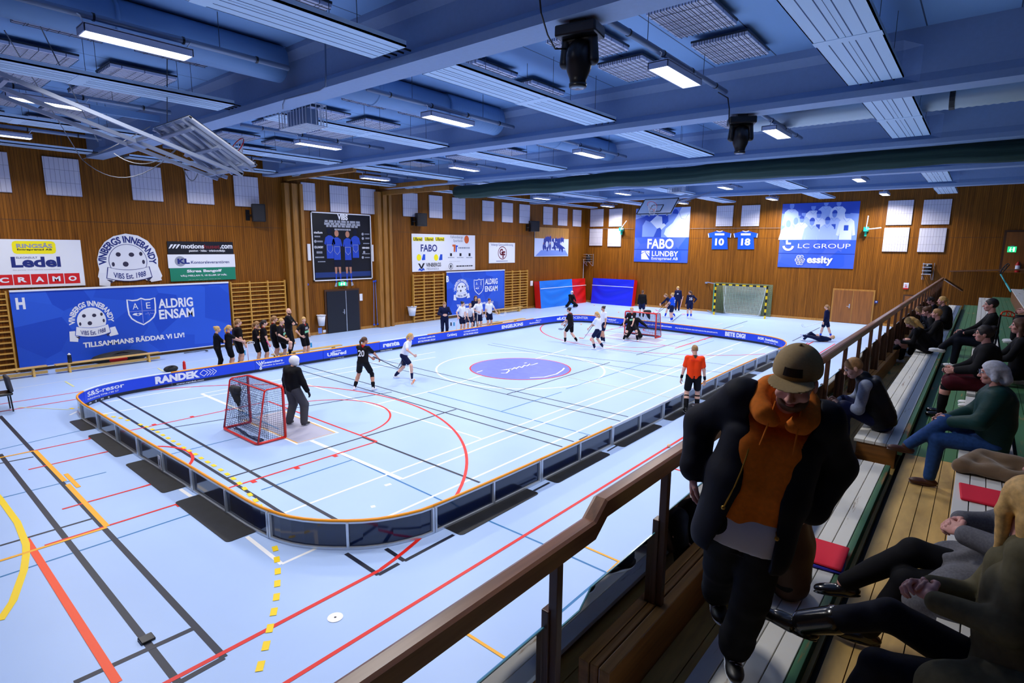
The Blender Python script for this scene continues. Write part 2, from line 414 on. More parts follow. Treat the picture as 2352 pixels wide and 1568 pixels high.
def person(label, at, yaw, H=1.70, pelvis=(0, 0, .93), lean=(0, .02), neck=None, head=(0, 0), footL=(-.1, 0, .085), footR=(.1, .0, .085), toeL=None, toeR=None,
           handL=(-.25, .06, .84), handR=(.25, .06, .84), kneeL=(-.15, 1, 0), kneeR=(.15, 1, 0), elbL=(-.5, -1, -.3), elbR=(.5, -1, -.3), palmL=None, palmR=None,
           curl=.55, skin='skin_fair', shirt='black_kit', sleeve='short', bottom='shorts', bcol='black_cloth', socks='black_cloth', sock_h=.5, shoes='white_shoe', sole='white_shoe',
           hair='pony', hcol='hair_blonde', group=None, vox=.014, female=True, gloves=None, knee_pad=None, fdir=None, hdirL=None, hdirR=None, bulk=1.0, beard=False, hc=None, cat='person', tights=None, footroll=None, dressed=True, hem=0.0, bulge=1.0):
    s = H/1.75; fw = V3(-math.sin(yaw), math.cos(yaw), 0); rt = V3(math.cos(yaw), math.sin(yaw), 0); O = V3(*at)
    W = lambda p: (O+(rt*p[0]+fw*p[1]+V3(0, 0, p[2]))*s) if not isinstance(p, np.ndarray) else p
    Dv = lambda p: rt*p[0]+fw*p[1]+V3(0, 0, p[2]) if not isinstance(p, np.ndarray) else p
    P = W(pelvis); g = .92 if female else 1.0
    if neck is None: NK = P+unit(rt*lean[0]+fw*lean[1]*1.0+V3(0, 0, 1))*.52*s if not isinstance(lean, np.ndarray) else P+unit(lean)*.52*s
    else: NK = W(neck)
    sp = unit(NK-P)
    bf = Dv(fdir) if fdir is not None else fw                                            # chest facing
    bf = unit(bf-sp*bf.dot(sp)); br = np.cross(bf, sp)
    prt = unit(br*.5+rt*.5)
    hipL, hipR = P-prt*.088*s, P+prt*.088*s
    shL, shR = NK-br*.175*g*s-sp*.045*s, NK+br*.175*g*s-sp*.045*s
    aL, aR = W(footL), W(footR)
    kL, aL = ik(hipL, aL, .435*s, .43*s, Dv(kneeL)); kR, aR = ik(hipR, aR, .435*s, .43*s, Dv(kneeR))
    wL, wR = W(handL), W(handR)
    eL, wL = ik(shL, wL, .285*s, .255*s, Dv(elbL)); eR, wR = ik(shR, wR, .285*s, .255*s, Dv(elbR))
    if isinstance(head, np.ndarray): hf = unit(head)
    else:
        ya, pi_ = math.radians(head[0]), math.radians(head[1]); hf = unit((fw*math.cos(ya)-rt*math.sin(ya))*math.cos(pi_)+V3(0, 0, 1)*math.sin(pi_))
    hu = unit(V3(0, 0, 1)+sp*.6); hr, hf, hu = frame(hf, hu)
    HC = NK+unit(sp*.7+hu*.5+hf*.25)*.165*s+hf*.015*s
    if hc is not None: HC = hc
    if group is None: group = None
    tl = unit(W(tuple(toeL))-W((0, 0, 0))) if toeL is not None and not isinstance(toeL, np.ndarray) else (toeL if toeL is not None else unit(fw-rt*.15))
    tr = unit(W(tuple(toeR))-W((0, 0, 0))) if toeR is not None and not isinstance(toeR, np.ndarray) else (toeR if toeR is not None else unit(fw+rt*.15))
    M_ = lambda n: MATS[n]
    # body: one continuous skin
    B = S(.03*s)
    for q, hp in ((-1, hipL), (1, hipR)):
        B.cap(P+prt*q*.06*s, P+sp*.18*s+br*q*.05*s, .1*s, .095*s*g).cap(P+sp*.18*s+br*q*.05*s, P+sp*.4*s+br*q*.075*s, .095*s*g, .1*s*g)
    B.cap(shL, shR, .052*s*g, .052*s*g).cap(NK-sp*.06*s, HC-hu*.05*s-hf*.02*s, .056*s*g, .054*s*g)
    for sh, e, w_ in ((shL, eL, wL), (shR, eR, wR)): B.chain([sh, e, w_], [.05*s*g, .04*s*g, .027*s*g])
    for hp, k_, a_ in ((hipL, kL, aL), (hipR, kR, aR)):
        B.cap(hp, k_, .086*s, .056*s); m_ = k_*.7+a_*.3-unit(np.cross(np.cross(a_-k_, hp-k_), a_-k_)+1e-9)*.0
        B.cap(k_, m_, .055*s, .058*s).cap(m_, a_, .058*s, .038*s)
    hv = vox*.5 if vox < .011 else vox*.6
    ch = [tuple(B.mesh(vox))]
    ch += head_mesh(HC, hf, hu, s*(1.0 if not female else .95), hv*.9)
    hands = []
    for w_, e, side, pl, hd in ((wL, eL, -1, palmL, hdirL), (wR, eR, 1, palmR, hdirR)):
        d = unit(w_-e) if hd is None else unit(Dv(hd)); pn = Dv(pl) if pl is not None else (-br*side*1.0-bf*.3)
        hands.append(hand_mesh(w_+d*.02*s, d, pn, s*.98, side, curl, .0055 if vox > .011 else .004))
    if gloves is None: ch += hands
    root = np_mesh('person', ch, [M_(skin), M_('lips'), M_('eye_dark'), M_(hcol if hcol != 'none' else 'hair_brown'), M_('eye_white')], None, None, own_loc=O)
    root.location = Vector(O); LOC[root] = Vector(O)
    tag(root, label, cat, group)
    J = dict(P=P, NK=NK, HC=HC, hf=hf, hu=hu, hr=hr, bf=bf, br=br, sp=sp, shL=shL, shR=shR, eL=eL, eR=eR, wL=wL, wR=wR, hipL=hipL, hipR=hipR, kL=kL, kR=kR, aL=aL, aR=aR, s=s, root=root, prt=prt, fw=fw, rt=rt)
    if gloves is not None: np_mesh('gloves', hands, [M_(gloves)], root)
    if shirt:
        T = S(.03*s); c = .018*s*bulk; gb = g*bulk
        for q in (-1, 1):
            T.cap(P+prt*q*.058*s+sp*(.03-hem)*s, P+sp*.2*s+br*q*.052*s, (.1*s+c)*bulge, .1*s*gb+c).cap(P+sp*.2*s+br*q*.052*s, P+sp*.4*s+br*q*.075*s, .1*s*gb+c, .098*s*gb+c)
        T.cap(shL, shR, .056*s*gb+c*.4, .056*s*gb+c*.4).cap(NK-sp*.06*s, NK-sp*.005*s, .074*s*g, .062*s*g, lab=1)
        for sh, e, w_ in ((shL, eL, wL), (shR, eR, wR)):
            if sleeve == 'short': T.cap(sh, sh*.3+e*.7, .06*s*gb, .062*s*gb)
            elif sleeve == 'long': T.chain([sh, e, e*.06+w_*.94], [.06*s*gb+c*.3, .05*s*gb+c*.3, .036*s*gb+c*.3])
            elif sleeve == 'none': T.cap(sh, sh*.85+e*.15, .06*s*gb, .058*s*gb)
        T.half(P+sp*(-.075-hem)*s, -sp, .6*s)
        np_mesh('shirt' if sleeve != 'long' else 'jacket', [T.mesh(vox, .0025*s, 26)], [M_(shirt), M_(shirt+'_collar') if shirt+'_collar' in MATS else M_(shirt)], root)
    if bottom:
        T = S(.025*s)
        T.cap(P-prt*.06*s+sp*.04*s, P+prt*.06*s+sp*.04*s, .112*s, .112*s).cap(hipL, hipR, .098*s)
        for hp, k_, a_ in ((hipL, kL, aL), (hipR, kR, aR)):
            if bottom == 'shorts': T.cap(hp, hp*.3+k_*.7, .1*s, .092*s)
            elif bottom == 'pants': T.chain([hp, k_, k_*.06+a_*.94], [.102*s, .073*s, .056*s])
            elif bottom == 'skirt': T.cap(hp, hp*.1+k_*.9, .1*s, .105*s)
            elif bottom == 'pads': T.chain([hp, k_, k_*.02+a_*.98], [.12*s, .105*s, .085*s])
        if bottom == 'skirt': T.cap(kL*.85+hipL*.15, kR*.85+hipR*.15, .085*s)
        np_mesh('trousers' if bottom in ('pants', 'pads') else bottom, [T.mesh(vox, .0025*s, 24)], [M_(bcol)], root)
    if socks:
        for k_, a_ in ((kL, aL), (kR, aR)):
            T = S(.01); T.cap(a_*(1-sock_h)+k_*sock_h, a_*.7+k_*.3, .062*s*(.8 if sock_h < .35 else 1), .058*s*(.82 if sock_h < .35 else 1)).cap(a_*.7+k_*.3, a_, .056*s*(.85 if sock_h < .35 else 1), .045*s)
            np_mesh('sock', [T.mesh(vox)], [M_(socks)], root)
    for a_, k_, t_, h_ in ((aL, kL, tl, hipL), (aR, kR, tr, hipR)):
        up = unit(k_-a_); up = unit(up*.5+V3(0, 0, 1)) if abs(a_[2]-O[2]) < .15*s else up
        if abs(unit(t_).dot(up)) > .9: up = V3(0, 0, 1)
        np_mesh('shoe', shoe_mesh(a_, t_, up, s*(.92 if female else 1), min(vox, .011)), [M_(shoes), M_(sole)], root)
    if knee_pad:
        k_, hp, a_ = (kL, hipL, aL) if knee_pad == 'L' else (kR, hipR, aR)
        np_mesh('knee_support', [S(.02).cap(k_*.8+hp*.2, k_, .068*s, .064*s).cap(k_, k_*.72+a_*.28, .064*s, .062*s).mesh(vox)], [M_('black_cloth')], root)
    hg = lambda x, y, z: HC+(hr*x+hf*y+hu*z)*s*(1.0 if not female else .95)
    R = np.stack([hr, hf, hu])
    if hair in ('pony', 'short', 'long', 'bun', 'grey', 'crop'):
        T = S(.015*s); e = .003 if hair == 'crop' else (.006 if hair in ('pony', 'bun', 'short') else .01)
        T.ell(hg(0, -.014, .034), V3(.075+e, .094+e, .09+e)*s, R)
        T.ell(hg(0, .1, -.035), V3(.075, .075, .095)*s, R, .015*s, 0, '-')
        for q in (-1, 1):
            if hair in ('crop', 'short', 'pony', 'bun'): T.ell(hg(q*.085, .02, -.05), V3(.03, .06, .05)*s, R, .012*s, 0, '-')
        if hair == 'pony': T.ell(hg(0, -.12, .03), V3(.03, .03, .03)*s, R).chain([hg(0, -.115, .03), hg(0, -.15, -.02), hg(0.005, -.14, -.12), hg(0, -.12, -.2)], [.026*s, .03*s, .028*s, .012*s])
        if hair == 'bun': T.ell(hg(0, -.1, .09), V3(.042, .042, .04)*s, R)
        if hair in ('long', 'grey'):
            Lz = -.24 if hair == 'long' else -.06
            for q in (-1, 1): T.chain([hg(q*.068, -.01, .04), hg(q*.082, -.02, -.04), hg(q*.08, -.035, Lz)], [.03*s, .03*s, .02*s])
            T.chain([hg(0, -.08, .03), hg(0, -.1, -.06), hg(0, -.09, Lz)], [.06*s, .06*s, .045*s])
        if beard: pass
        np_mesh('hair', [T.mesh(hv, .0025*s, 60)], [M_(hcol)], root)
    if hair == 'helmet':
        T = S(.012*s); T.ell(hg(0, 0, .03), V3(.105, .125, .12)*s, R).ell(hg(0, .02, -.04), V3(.09, .1, .09)*s, R).ell(hg(0, .15, -.01), V3(.07, .07, .06)*s, R, .01*s, 1, '-')
        np_mesh('helmet', [T.mesh(hv)], [M_('white_shoe'), M_('black_cloth')], root)
        mb = MB()
        for z in (-.045, -.02, .005, .03): mb.tube([Vector(hg(.075*math.sin(t), .03+.1*math.cos(t), z)) for t in np.linspace(-1.1, 1.1, 7)], .004*s, 5)
        for x in (-.04, 0, .04): mb.tube([Vector(hg(x, .125-abs(x)*.4, z)) for z in (-.07, 0, .05)], .004*s, 5)
        mb.build('face_cage', M_('steel'), root)
    if beard:
        T = S(.012*s); T.ell(hg(0, .028, -.062), V3(.062, .068, .058)*s, R).ell(hg(0, .115, -.035), V3(.05, .06, .028)*s, R, .01, 0, '-').ell(hg(0, .02, .03), V3(.1, .12, .06)*s, R, .01, 0, '-')
        np_mesh('beard', [T.mesh(hv, .002, 60)], [M_('hair_brown')], root)
    return J
def on_body(J, at, U, w, body, h, mname, name='shirt_number', bold=.02):
    """print lying on cloth: at = centre, U = reading direction, up = spine"""
    U = unit(U); V = unit(J['sp']-U*J['sp'].dot(U)); pl = Plane(Vector(at), Vector(U), Vector(V), 'z', 0); mb = MB()
    uv_text(mb, pl, body, -w/2, -h/2, w/2, h/2, .0, bold=bold); return mb.build(name, MATS[mname], J['root'])
def stick(label, top, tip, bdir, shaft='black_cloth', blade='white_shoe', group='floorball sticks', grip='white_shoe'):
    """floorball stick: tapered shaft, wrapped grip, hooked open blade"""
    top, tip = Vector(top), Vector(tip); d = (tip-top).normalized(); o = thing('floorball_stick', tip, label, 'floorball stick', group)
    MB().tube([top+d*.24, tip-d*.05], [.0135, .012], 8).build('shaft', MATS[shaft], o, True)
    MB().tube([top-d*.0, top+d*.01, top+d*.25], [.013, .0165, .0155], 8).build('grip', MATS[grip], o, True)
    b = Vector(bdir); b = (b-d*b.dot(d)).normalized(); n = d.cross(b); m = MB()
    c = [tip-d*.06, tip-d*.01+b*.02, tip+d*.02+b*.09, tip+d*.02+b*.17, tip-d*.005+b*.235]
    t = [tip-d*.06+b*.02, tip-d*.06+b*.05, tip-d*.055+b*.1, tip-d*.055+b*.17, tip-d*.05+b*.235]
    m.tube(c, .011, 6).tube(t, .009, 6)
    for i in range(2, 5): m.tube([c[i], t[i]], .007, 5)
    m.tube([c[2], t[3]], .005, 5)
    m.build('blade', MATS[blade], o, True); return o
def rgb(r, g, b): return tuple(((c/255)/12.92 if c/255 <= .04045 else ((c/255+.055)/1.055)**2.4) for c in (r, g, b))
# ------------------------------------------------------------------ palette
mat('floor_blue', (0.43, 0.59, 0.92), 0.38, noise=.05, nscale=.35, spec=.35)
mat('crease_grey', rgb(176, 176, 196), .5)
mat('disc_blue', rgb(112, 124, 214), .4, noise=.08, nscale=4)
for n_, c_ in dict(line_black=(22, 28, 48), line_white=(250, 250, 250), line_red=(225, 30, 12), line_orange=(250, 78, 8), line_yellow=(250, 214, 0), line_amber=(246, 176, 20), line_teal=(36, 118, 178), line_pale=(226, 228, 160)).items(): mat(n_, rgb(*c_), .45)
WALL_D, WALL_L = (.115, .036, .0025), (.31, .108, .008)
slat_wood('wall_wood_y', 'Y', WALL_D, WALL_L, .085); slat_wood('wall_wood_x', 'X', WALL_D, WALL_L, .085)
mat('trim_wood', (.42, .19, .03), .45, noise=.25, nscale=3, stretch=(6, 6, .4)); mat('pilaster_wood', (.34, .145, .022), .45, noise=.3, nscale=3, stretch=(9, 9, .5))
mat('dark_wood', (.07, .025, .006), .5)
mat('bar_wood', (.62, .33, .06), .4, noise=.15, nscale=5); mat('bench_wood', (.68, .42, .12), .4, noise=.18, nscale=4, stretch=(8, .6, 8))
mat('ceiling_paint', (.27, .44, .72), .7, noise=.03, nscale=20); mat('beam_paint', (.28, .39, .6), .6, noise=.03, nscale=15)
mat('duct_paint', (.18, .33, .58), .5); mat('spiral_steel', (.5, .58, .62), .4, .3)
mat('strip_white', (.58, .78, 1.0), .45); mat('strip_groove', (.05, .1, .22), .7)
mat('baffle_face', (.52, .54, .7), .8); mat('panel_face', (.62, .6, .68), .85); mat('baffle_frame', (.02, .025, .04), .5)
mat('lamp_housing', (.5, .56, .75), .4); mat('lamp_glow', (1.0, .97, .93), .5, emit=9.0)
mat('tube_steel', (.2, .26, .38), .4, .3); mat('steel', (.62, .66, .72), .3, .8); mat('galv', (.26, .31, .44), .4, .2); mat('white_paint', (.75, .78, .86), .4)
mat('wire_dark', (.04, .05, .07), .5); mat('rope', (.16, .17, .2), .8)
mat('black_plastic', (.008, .008, .01), .35); mat('lens', (.25, .35, .5), .1); mat('led_red', (1, .05, .03), .5, emit=3)
mat('curtain_green', (.012, .045, .035), .8, noise=.25, nscale=6, stretch=(.2, 8, 8))
mat('sign_white', (.82, .83, .88), .5); mat('sign_navy', rgb(24, 40, 120), .5); mat('sign_grey', rgb(150, 155, 170), .5); mat('sign_dark', rgb(10, 13, 26), .45)
mat('sign_red', rgb(214, 10, 18), .5); mat('sign_yellow', rgb(252, 236, 0), .5); mat('sign_green', rgb(18, 128, 98), .5); mat('sign_darkred', rgb(110, 16, 30), .5); mat('sign_orange', rgb(214, 92, 30), .5); mat('sign_black', rgb(14, 14, 18), .5)
def banner_mat(name, a, b, sc):
    m = mat(name, a, .5); N, L, p = nodes_of(m); tc = N.new('ShaderNodeTexCoord'); v = N.new('ShaderNodeTexVoronoi'); v.inputs['Scale'].default_value = sc
    L.new(tc.outputs['Object'], v.inputs[0]); mx = N.new('ShaderNodeMix'); mx.data_type = 'RGBA'; mx.inputs[6].default_value = (*a, 1); mx.inputs[7].default_value = (*b, 1)
    s_ = N.new('ShaderNodeSeparateColor'); L.new(v.outputs['Color'], s_.inputs[0]); L.new(s_.outputs[0], mx.inputs[0]); L.new(mx.outputs[2], p.inputs['Base Color']); return m
banner_mat('banner_blue', rgb(8, 66, 190), rgb(38, 92, 214), .9); banner_mat('banner_blue_end', rgb(36, 84, 214), rgb(84, 108, 224), 1.1)
mat('banner_line', rgb(140, 150, 225), .5); mat('hole_dark', rgb(48, 44, 70), .5); mat('ball_white', (.78, .79, .86), .5)
mat('duo_light', rgb(208, 220, 248), .5); mat('duo_mid', rgb(120, 150, 226), .5); mat('duo_dark', rgb(38, 76, 186), .5); mat('duo_deep', rgb(22, 54, 150), .5)
mat('poster_black', rgb(8, 10, 20), .4, noise=.5, nscale=1.2); mat('poster_blue', rgb(24, 62, 176), .5); mat('poster_skin', rgb(170, 118, 96), .6); mat('poster_floor', rgb(18, 48, 110), .5)
mat('board_blue', rgb(10, 62, 214), .3); mat('board_black', rgb(10, 16, 30), .35); mat('board_back', rgb(4, 26, 66), .12, spec=.6, coat=.4); mat('cap_orange', rgb(252, 160, 10), .4); mat('cap_white', rgb(226, 232, 244), .4); mat('rubber', (.009, .01, .013), .5, noise=.4, nscale=5); mat('alu', (.62, .68, .76), .3, .55)
mat('goal_red', rgb(220, 28, 14), .3, coat=.3); mat('net_dark', rgb(14, 34, 74), .7); mat('net_green', rgb(126, 152, 120), .8); mat('net_white', rgb(226, 232, 224), .8); mat('goal_yellow', rgb(246, 204, 0), .4); mat('goal_black', rgb(16, 16, 16), .4); mat('net_teal', rgb(60, 140, 110), .8)
mat('mat_lightblue', rgb(24, 120, 222), .45, bump=.5, nscale=1.6, stretch=(1, 1, 2)); mat('mat_red', rgb(206, 18, 16), .45, bump=.4, nscale=2); mat('mat_blue', rgb(14, 34, 214), .45, bump=.6, nscale=1.5, stretch=(.8, 1, 2.5)); mat('strap_white', (.8, .82, .85), .7)
mat('door_black', (.006, .008, .016), .45); mat('door_wood', (.27, .09, .014), .4, noise=.25, nscale=2, stretch=(7, 7, .4)); mat('exit_green', rgb(40, 205, 130), .4, emit=1.2); mat('exit_white', (1, 1, 1), .4, emit=1.5)
mat('bottle_navy', rgb(16, 22, 44), .3); mat('bottle_red', rgb(220, 24, 10), .3); mat('bottle_cyan', rgb(40, 150, 200), .3); mat('bag_black', (.01, .01, .014), .7); mat('bag_red', rgb(210, 20, 20), .6); mat('ball_orange', rgb(246, 196, 150), .4)
mat('teal_bracket', rgb(30, 190, 160), .4); mat('fire_red', rgb(200, 24, 20), .35)
# people
mat('skin_fair', rgb(226, 176, 154), .55); mat('skin_mid', rgb(206, 148, 120), .55); mat('lips', rgb(186, 104, 98), .5); mat('eye_dark', (.02, .018, .02), .25); mat('eye_white', (.7, .68, .66), .3)
mat('hair_blonde', rgb(206, 164, 96), .6, noise=.25, nscale=40); mat('hair_brown', rgb(84, 52, 32), .6, noise=.25, nscale=40); mat('hair_dark', rgb(34, 24, 22), .55, noise=.25, nscale=40); mat('hair_grey', rgb(186, 188, 202), .6, noise=.2, nscale=60); mat('hair_sand', rgb(160, 118, 72), .6, noise=.25, nscale=40)
mat('black_kit', rgb(20, 16, 20), .6); mat('black_kit_collar', rgb(196, 26, 32), .6); mat('black_cloth', rgb(12, 12, 18), .65); mat('white_kit', rgb(232, 236, 248), .6); mat('white_kit_collar', rgb(214, 220, 240), .6); mat('navy_cloth', rgb(16, 24, 62), .65); mat('blue_kit', rgb(28, 84, 214), .6); mat('ref_orange', rgb(252, 66, 14), .6); mat('ref_orange_collar', rgb(30, 16, 16), .6)
mat('white_shoe', rgb(236, 238, 244), .45); mat('black_shoe', rgb(14, 14, 16), .45); mat('blue_sock', rgb(30, 70, 210), .6); mat('grey_cloth', rgb(70, 70, 78), .7); mat('print_white', rgb(240, 240, 246), .6); mat('print_green', rgb(130, 206, 160), .6); mat('pink', rgb(244, 40, 150), .4); mat('pale_pink', rgb(246, 206, 220), .4); mat('orange_blade', rgb(255, 150, 60), .4); mat('coral_blade', rgb(250, 96, 84), .4)
# ------------------------------------------------------------------ hall shell
XW, YE, XR, YN = -24.4, 38.2, 5.2, -4.0
ZC = 8.05
fm = ['floor_blue', 'line_black', 'line_white', 'line_red', 'line_orange', 'line_yellow', 'line_amber', 'line_teal', 'line_pale', 'crease_grey', 'disc_blue']
FI = {n: i for i, n in enumerate(fm)}
fl = MB(); fl.quad((XW, YN, 0), (XR, YN, 0), (XR, YE, 0), (XW, YE, 0), 0)
_lz = [0.0012]
def fline(pts, wd, col, world=False, closed=False):
    P2 = [Vector((p[0], p[1])) if world else onz(*p).to_2d() for p in pts]; m = len(P2); L = []
    for i in range(m):
        a = P2[i-1] if (i > 0 or closed) else P2[i]; c = P2[(i+1) % m] if (i < m-1 or closed) else P2[i]
        t = (c-a).normalized(); q = Vector((-t.y, t.x))*wd/2; L.append((P2[i]-q, P2[i]+q))
    z = _lz[0]; _lz[0] += 2.5e-5
    fl.add([(p.x, p.y, z) for ab in L for p in ab], [(2*i, 2*((i+1) % m), 2*((i+1) % m)+1, 2*i+1) for i in range(m if closed else m-1)], FI[col])
def fpoly(pts, col, world=False):
    P2 = [Vector((p[0], p[1])) if world else onz(*p).to_2d() for p in pts]; z = _lz[0]; _lz[0] += 2.5e-5
    a = sum(P2[i].x*P2[(i+1) % len(P2)].y-P2[(i+1) % len(P2)].x*P2[i].y for i in range(len(P2)))
    if a < 0: P2.reverse()
    fl.add([(p.x, p.y, z) for p in P2], [tuple(range(len(P2)))], FI[col])
def arc(cx, cy, r, a0, a1, n=48): return [(cx+r*math.cos(math.radians(a0+(a1-a0)*i/n)), cy+r*math.sin(math.radians(a0+(a1-a0)*i/n))) for i in range(n+1)]
HX, CYC = -12.35, 15.3                    # middle of the court
# creases, centre disc
for pts in ([(769.9, 992.8), (682.2, 1017.5), (561.3, 964.7), (650, 944)], [(1393.5, 771), (1419, 765), (1526, 780), (1507, 787)]):
    fpoly(pts, 'crease_grey'); fline(pts, .05, 'line_amber' if pts[0][0] < 1000 else 'line_pale', closed=True)
    q = [onz(*p).to_2d() for p in pts]; c_ = sum(q, Vector((0, 0)))/4; fline([tuple(c_+(p-c_)*1.06) for p in q], .05, 'line_white', True, True)
fline(arc(HX, CYC, 3.0, 0, 360)[:-1], .06, 'line_white', True, True)
# badminton, volleyball and handball lines read off the photograph
T_ = 'line_teal'
for a, b in [((1114, 1192), (1242, 1247)), ((1242, 1247), (1394, 1315)), ((1394, 1315), (1097, 1568)), ((718, 1013), (1010, 1147)), ((1010, 1147), (1114, 1192)), ((808, 1056), (600, 1125)), ((0, 1325), (455, 1175)), ((982, 900), (1359, 1000)), ((1150, 945), (1290, 900)), ((0, 1144), (244, 1084)), ((300, 1065), (560, 1002)), ((1425, 1325), (1448, 1336)), ((0, 1032), (200, 985)), ((463, 904), (640, 985)), ((1300, 893), (1500, 828)), ((1500, 828), (1640, 782))]: fline([a, b], .035, T_)
W_ = 'line_white'
for a, b, w_ in [((650, 1179), (1704, 785), .05), ((923, 1100), (1683, 801), .05), ((714, 1011), (923, 1100), .09), ((647, 1295), (1768, 793), .05), ((567, 1232), (647, 1295), .06), ((414, 1123), (439, 1140), .06), ((160, 953), (188, 940), .05), ((685, 876), (1104, 1007), .05), ((858, 930), (1000, 895), .05), ((1000, 895), (1300, 802), .05), ((463, 904), (560, 945), .09), ((463, 904), (640, 872), .05), ((206, 956), (480, 909), .05), ((240, 924), (438, 890), .05), ((480, 909), (1000, 820), .05), ((640, 872), (1000, 808), .05), ((884, 1115), (898, 1111), .08), ((852, 1164), (862, 1162), .08), ((1300, 816), (1480, 870), .05), ((30, 893), (640, 800), .025), ((640, 800), (1210, 716), .025), ((1372, 805), (1482, 775), .05)]: fline([a, b], w_, W_)
K_ = 'line_black'
for a, b, w_ in [((0, 955), (515, 1510), .075), ((0, 1043), (410, 1568), .075), ((231, 921), (608, 1153), .065), ((608, 1153), (700, 1212), .065), ((270, 910), (640, 1120), .065), ((640, 1120), (775, 1195), .065), ((349, 989), (720, 930), .045), ((720, 930), (900, 900), .045), ((519, 1098), (833, 1004), .05), ((833, 1004), (1048, 939.5), .05), ((0, 1253), (211, 1191), .05), ((0, 1064), (77, 1049), .05), ((833, 1004), (1102, 1108), .055), ((696, 839), (1318, 1014), .045), ((672, 845), (1291.6, 1026), .045), ((1140, 900), (1425, 967), .045), ((1140, 900), (820, 826), .04), ((1192, 900), (1443, 957), .045), ((1192, 900), (850, 820), .04), ((1165, 905), (1180, 900), .04), ((1300, 864), (1401, 832), .045), ((1180, 901), (1300, 864), .04), ((1461.6, 815), (1594.4, 774), .045), ((1661, 755), (1717, 737), .045), ((1300, 822), (1559, 866), .035), ((1300, 816), (1683, 858), .035), ((1300, 822), (1120, 791), .03), ((1300, 816), (1130, 788), .03), ((1321, 793), (1700, 842), .03), ((1393, 760), (1590, 784), .03), ((795, 1271), (869, 1320), .065), ((869, 1320), (916, 1294), .065), ((886.5, 1260), (929, 1288), .065), ((929, 1288), (1042, 1228), .06), ((1226, 1127), (1262, 1108), .05), ((170, 1568), (449, 1441), .07), ((410, 1568), (515, 1510), .07), ((1820, 783), (1883, 752), .045), ((1330, 1010), (1350, 1000), .04), ((1395, 1036), (1430, 1016), .04)]: fline([a, b], w_, K_)
R_ = 'line_red'
fline([(HX+7.5, 1.4), (HX+7.5, 29.2)], .055, R_, True); fline([(HX-7.5, 1.4), (HX-7.5, 29.2)], .05, R_, True)
for yb, sg in ((1.42, 1), (29.2, -1)):
    hy = yb+sg*1.575
    for sx in (-1, 1):
        fline([(HX+sx*2.45, yb), (HX+sx*2.45, yb+sg*5.8)], .05, R_, True); fline([(HX+sx*6.6, yb), (HX+sx*6.6, hy+sg*1.2)], .06, R_, True)
        for d_ in (1.75, 2.15, 3.0, 3.85, 4.7): fline([(HX+sx*2.45, yb+sg*d_), (HX+sx*2.58, yb+sg*d_)], .09, R_, True)
        fline([(HX+sx*1.25, yb+sg*.45), (HX+sx*1.25, hy)], .05, R_, True)
    fline([(HX-2.45, yb+sg*5.8), (HX+2.45, yb+sg*5.8)], .05, R_, True)
    a0 = math.degrees(math.asin(1.2/6.7)); fline(arc(HX, hy, 6.7, sg*a0, sg*(180-a0), 72), .06, R_, True)
    fline(arc(HX, yb+sg*5.8, 1.8, 0, sg*180), .05, R_, True); fline(arc(HX, hy, 1.25, 0, sg*180), .06, R_, True)
for a, b in [((1842, 795), (1856, 787)), ((1550, 800), (1640, 772)), ((1540, 1074), (1640, 1103))]: fline([a, b], .05, R_)
fline([(60, 1238), (270, 1568)], .085, 'line_orange')
Y_ = 'line_yellow'
fline([(-14, 1.1), (-13.2, 1.25)]+[tuple(onz(*p).to_2d()) for p in [(0, 1145), (40, 1200), (60, 1250), (60, 1275), (55, 1310), (30, 1380), (0, 1425)]], .085, Y_, True)
for a, b, w_ in [((81, 1035), (149, 1105), .075), ((155, 1112), (246, 1209), .075), ((151, 1088), (181, 1119), .07)]: fline([a, b], w_, 'line_amber')
for a, b in [((0, 1288), (246, 1211)), ((0, 1051), (81, 1035))]: fline([a, b], .06, 'line_amber')
ds = [(165, 938), (207, 944), (243, 953), (261, 957), (277, 960), (293, 965), (323, 975), (337, 980), (350, 986), (362, 992), (374, 999), (386, 1006), (398, 1013), (410, 1020), (422, 1028), (435, 1035), (449, 1043), (462, 1052), (477, 1061), (491, 1069), (507, 1079), (522, 1089), (536, 1099), (550, 1110), (562, 1122), (574, 1136), (587, 1149), (598, 1163), (632, 1260), (636, 1285), (638, 1312), (637, 1340), (635, 1371), (629, 1405), (620, 1443), (611, 1483), (598, 1530)]
for i, p in enumerate(ds):
    q = onz(*p).to_2d(); t = (onz(*ds[min(i+1, len(ds)-1)])-onz(*ds[max(i-1, 0)])).to_2d().normalized()*.075; fline([tuple(q-t), tuple(q+t)], .075, Y_, True)
for a, b in [((40, 935), (160, 941)), ((1300, 865), (1536, 912)), ((1533, 911), (1640, 932))]: fline([a, b], .03, 'line_pale')
for a, b in [((1040, 1435), (1159, 1511)), ((1310, 1241), (1423, 1290)), ((1423, 1290), (1396, 1315))]: fline([a, b], .04, 'line_amber')
for a, b in [((150, 876), (170, 888)), ((362, 845), (376, 853)), ((1640, 748), (1660, 742)), ((1686, 756), (1708, 748))]: fline([a, b], .05, 'line_pale')
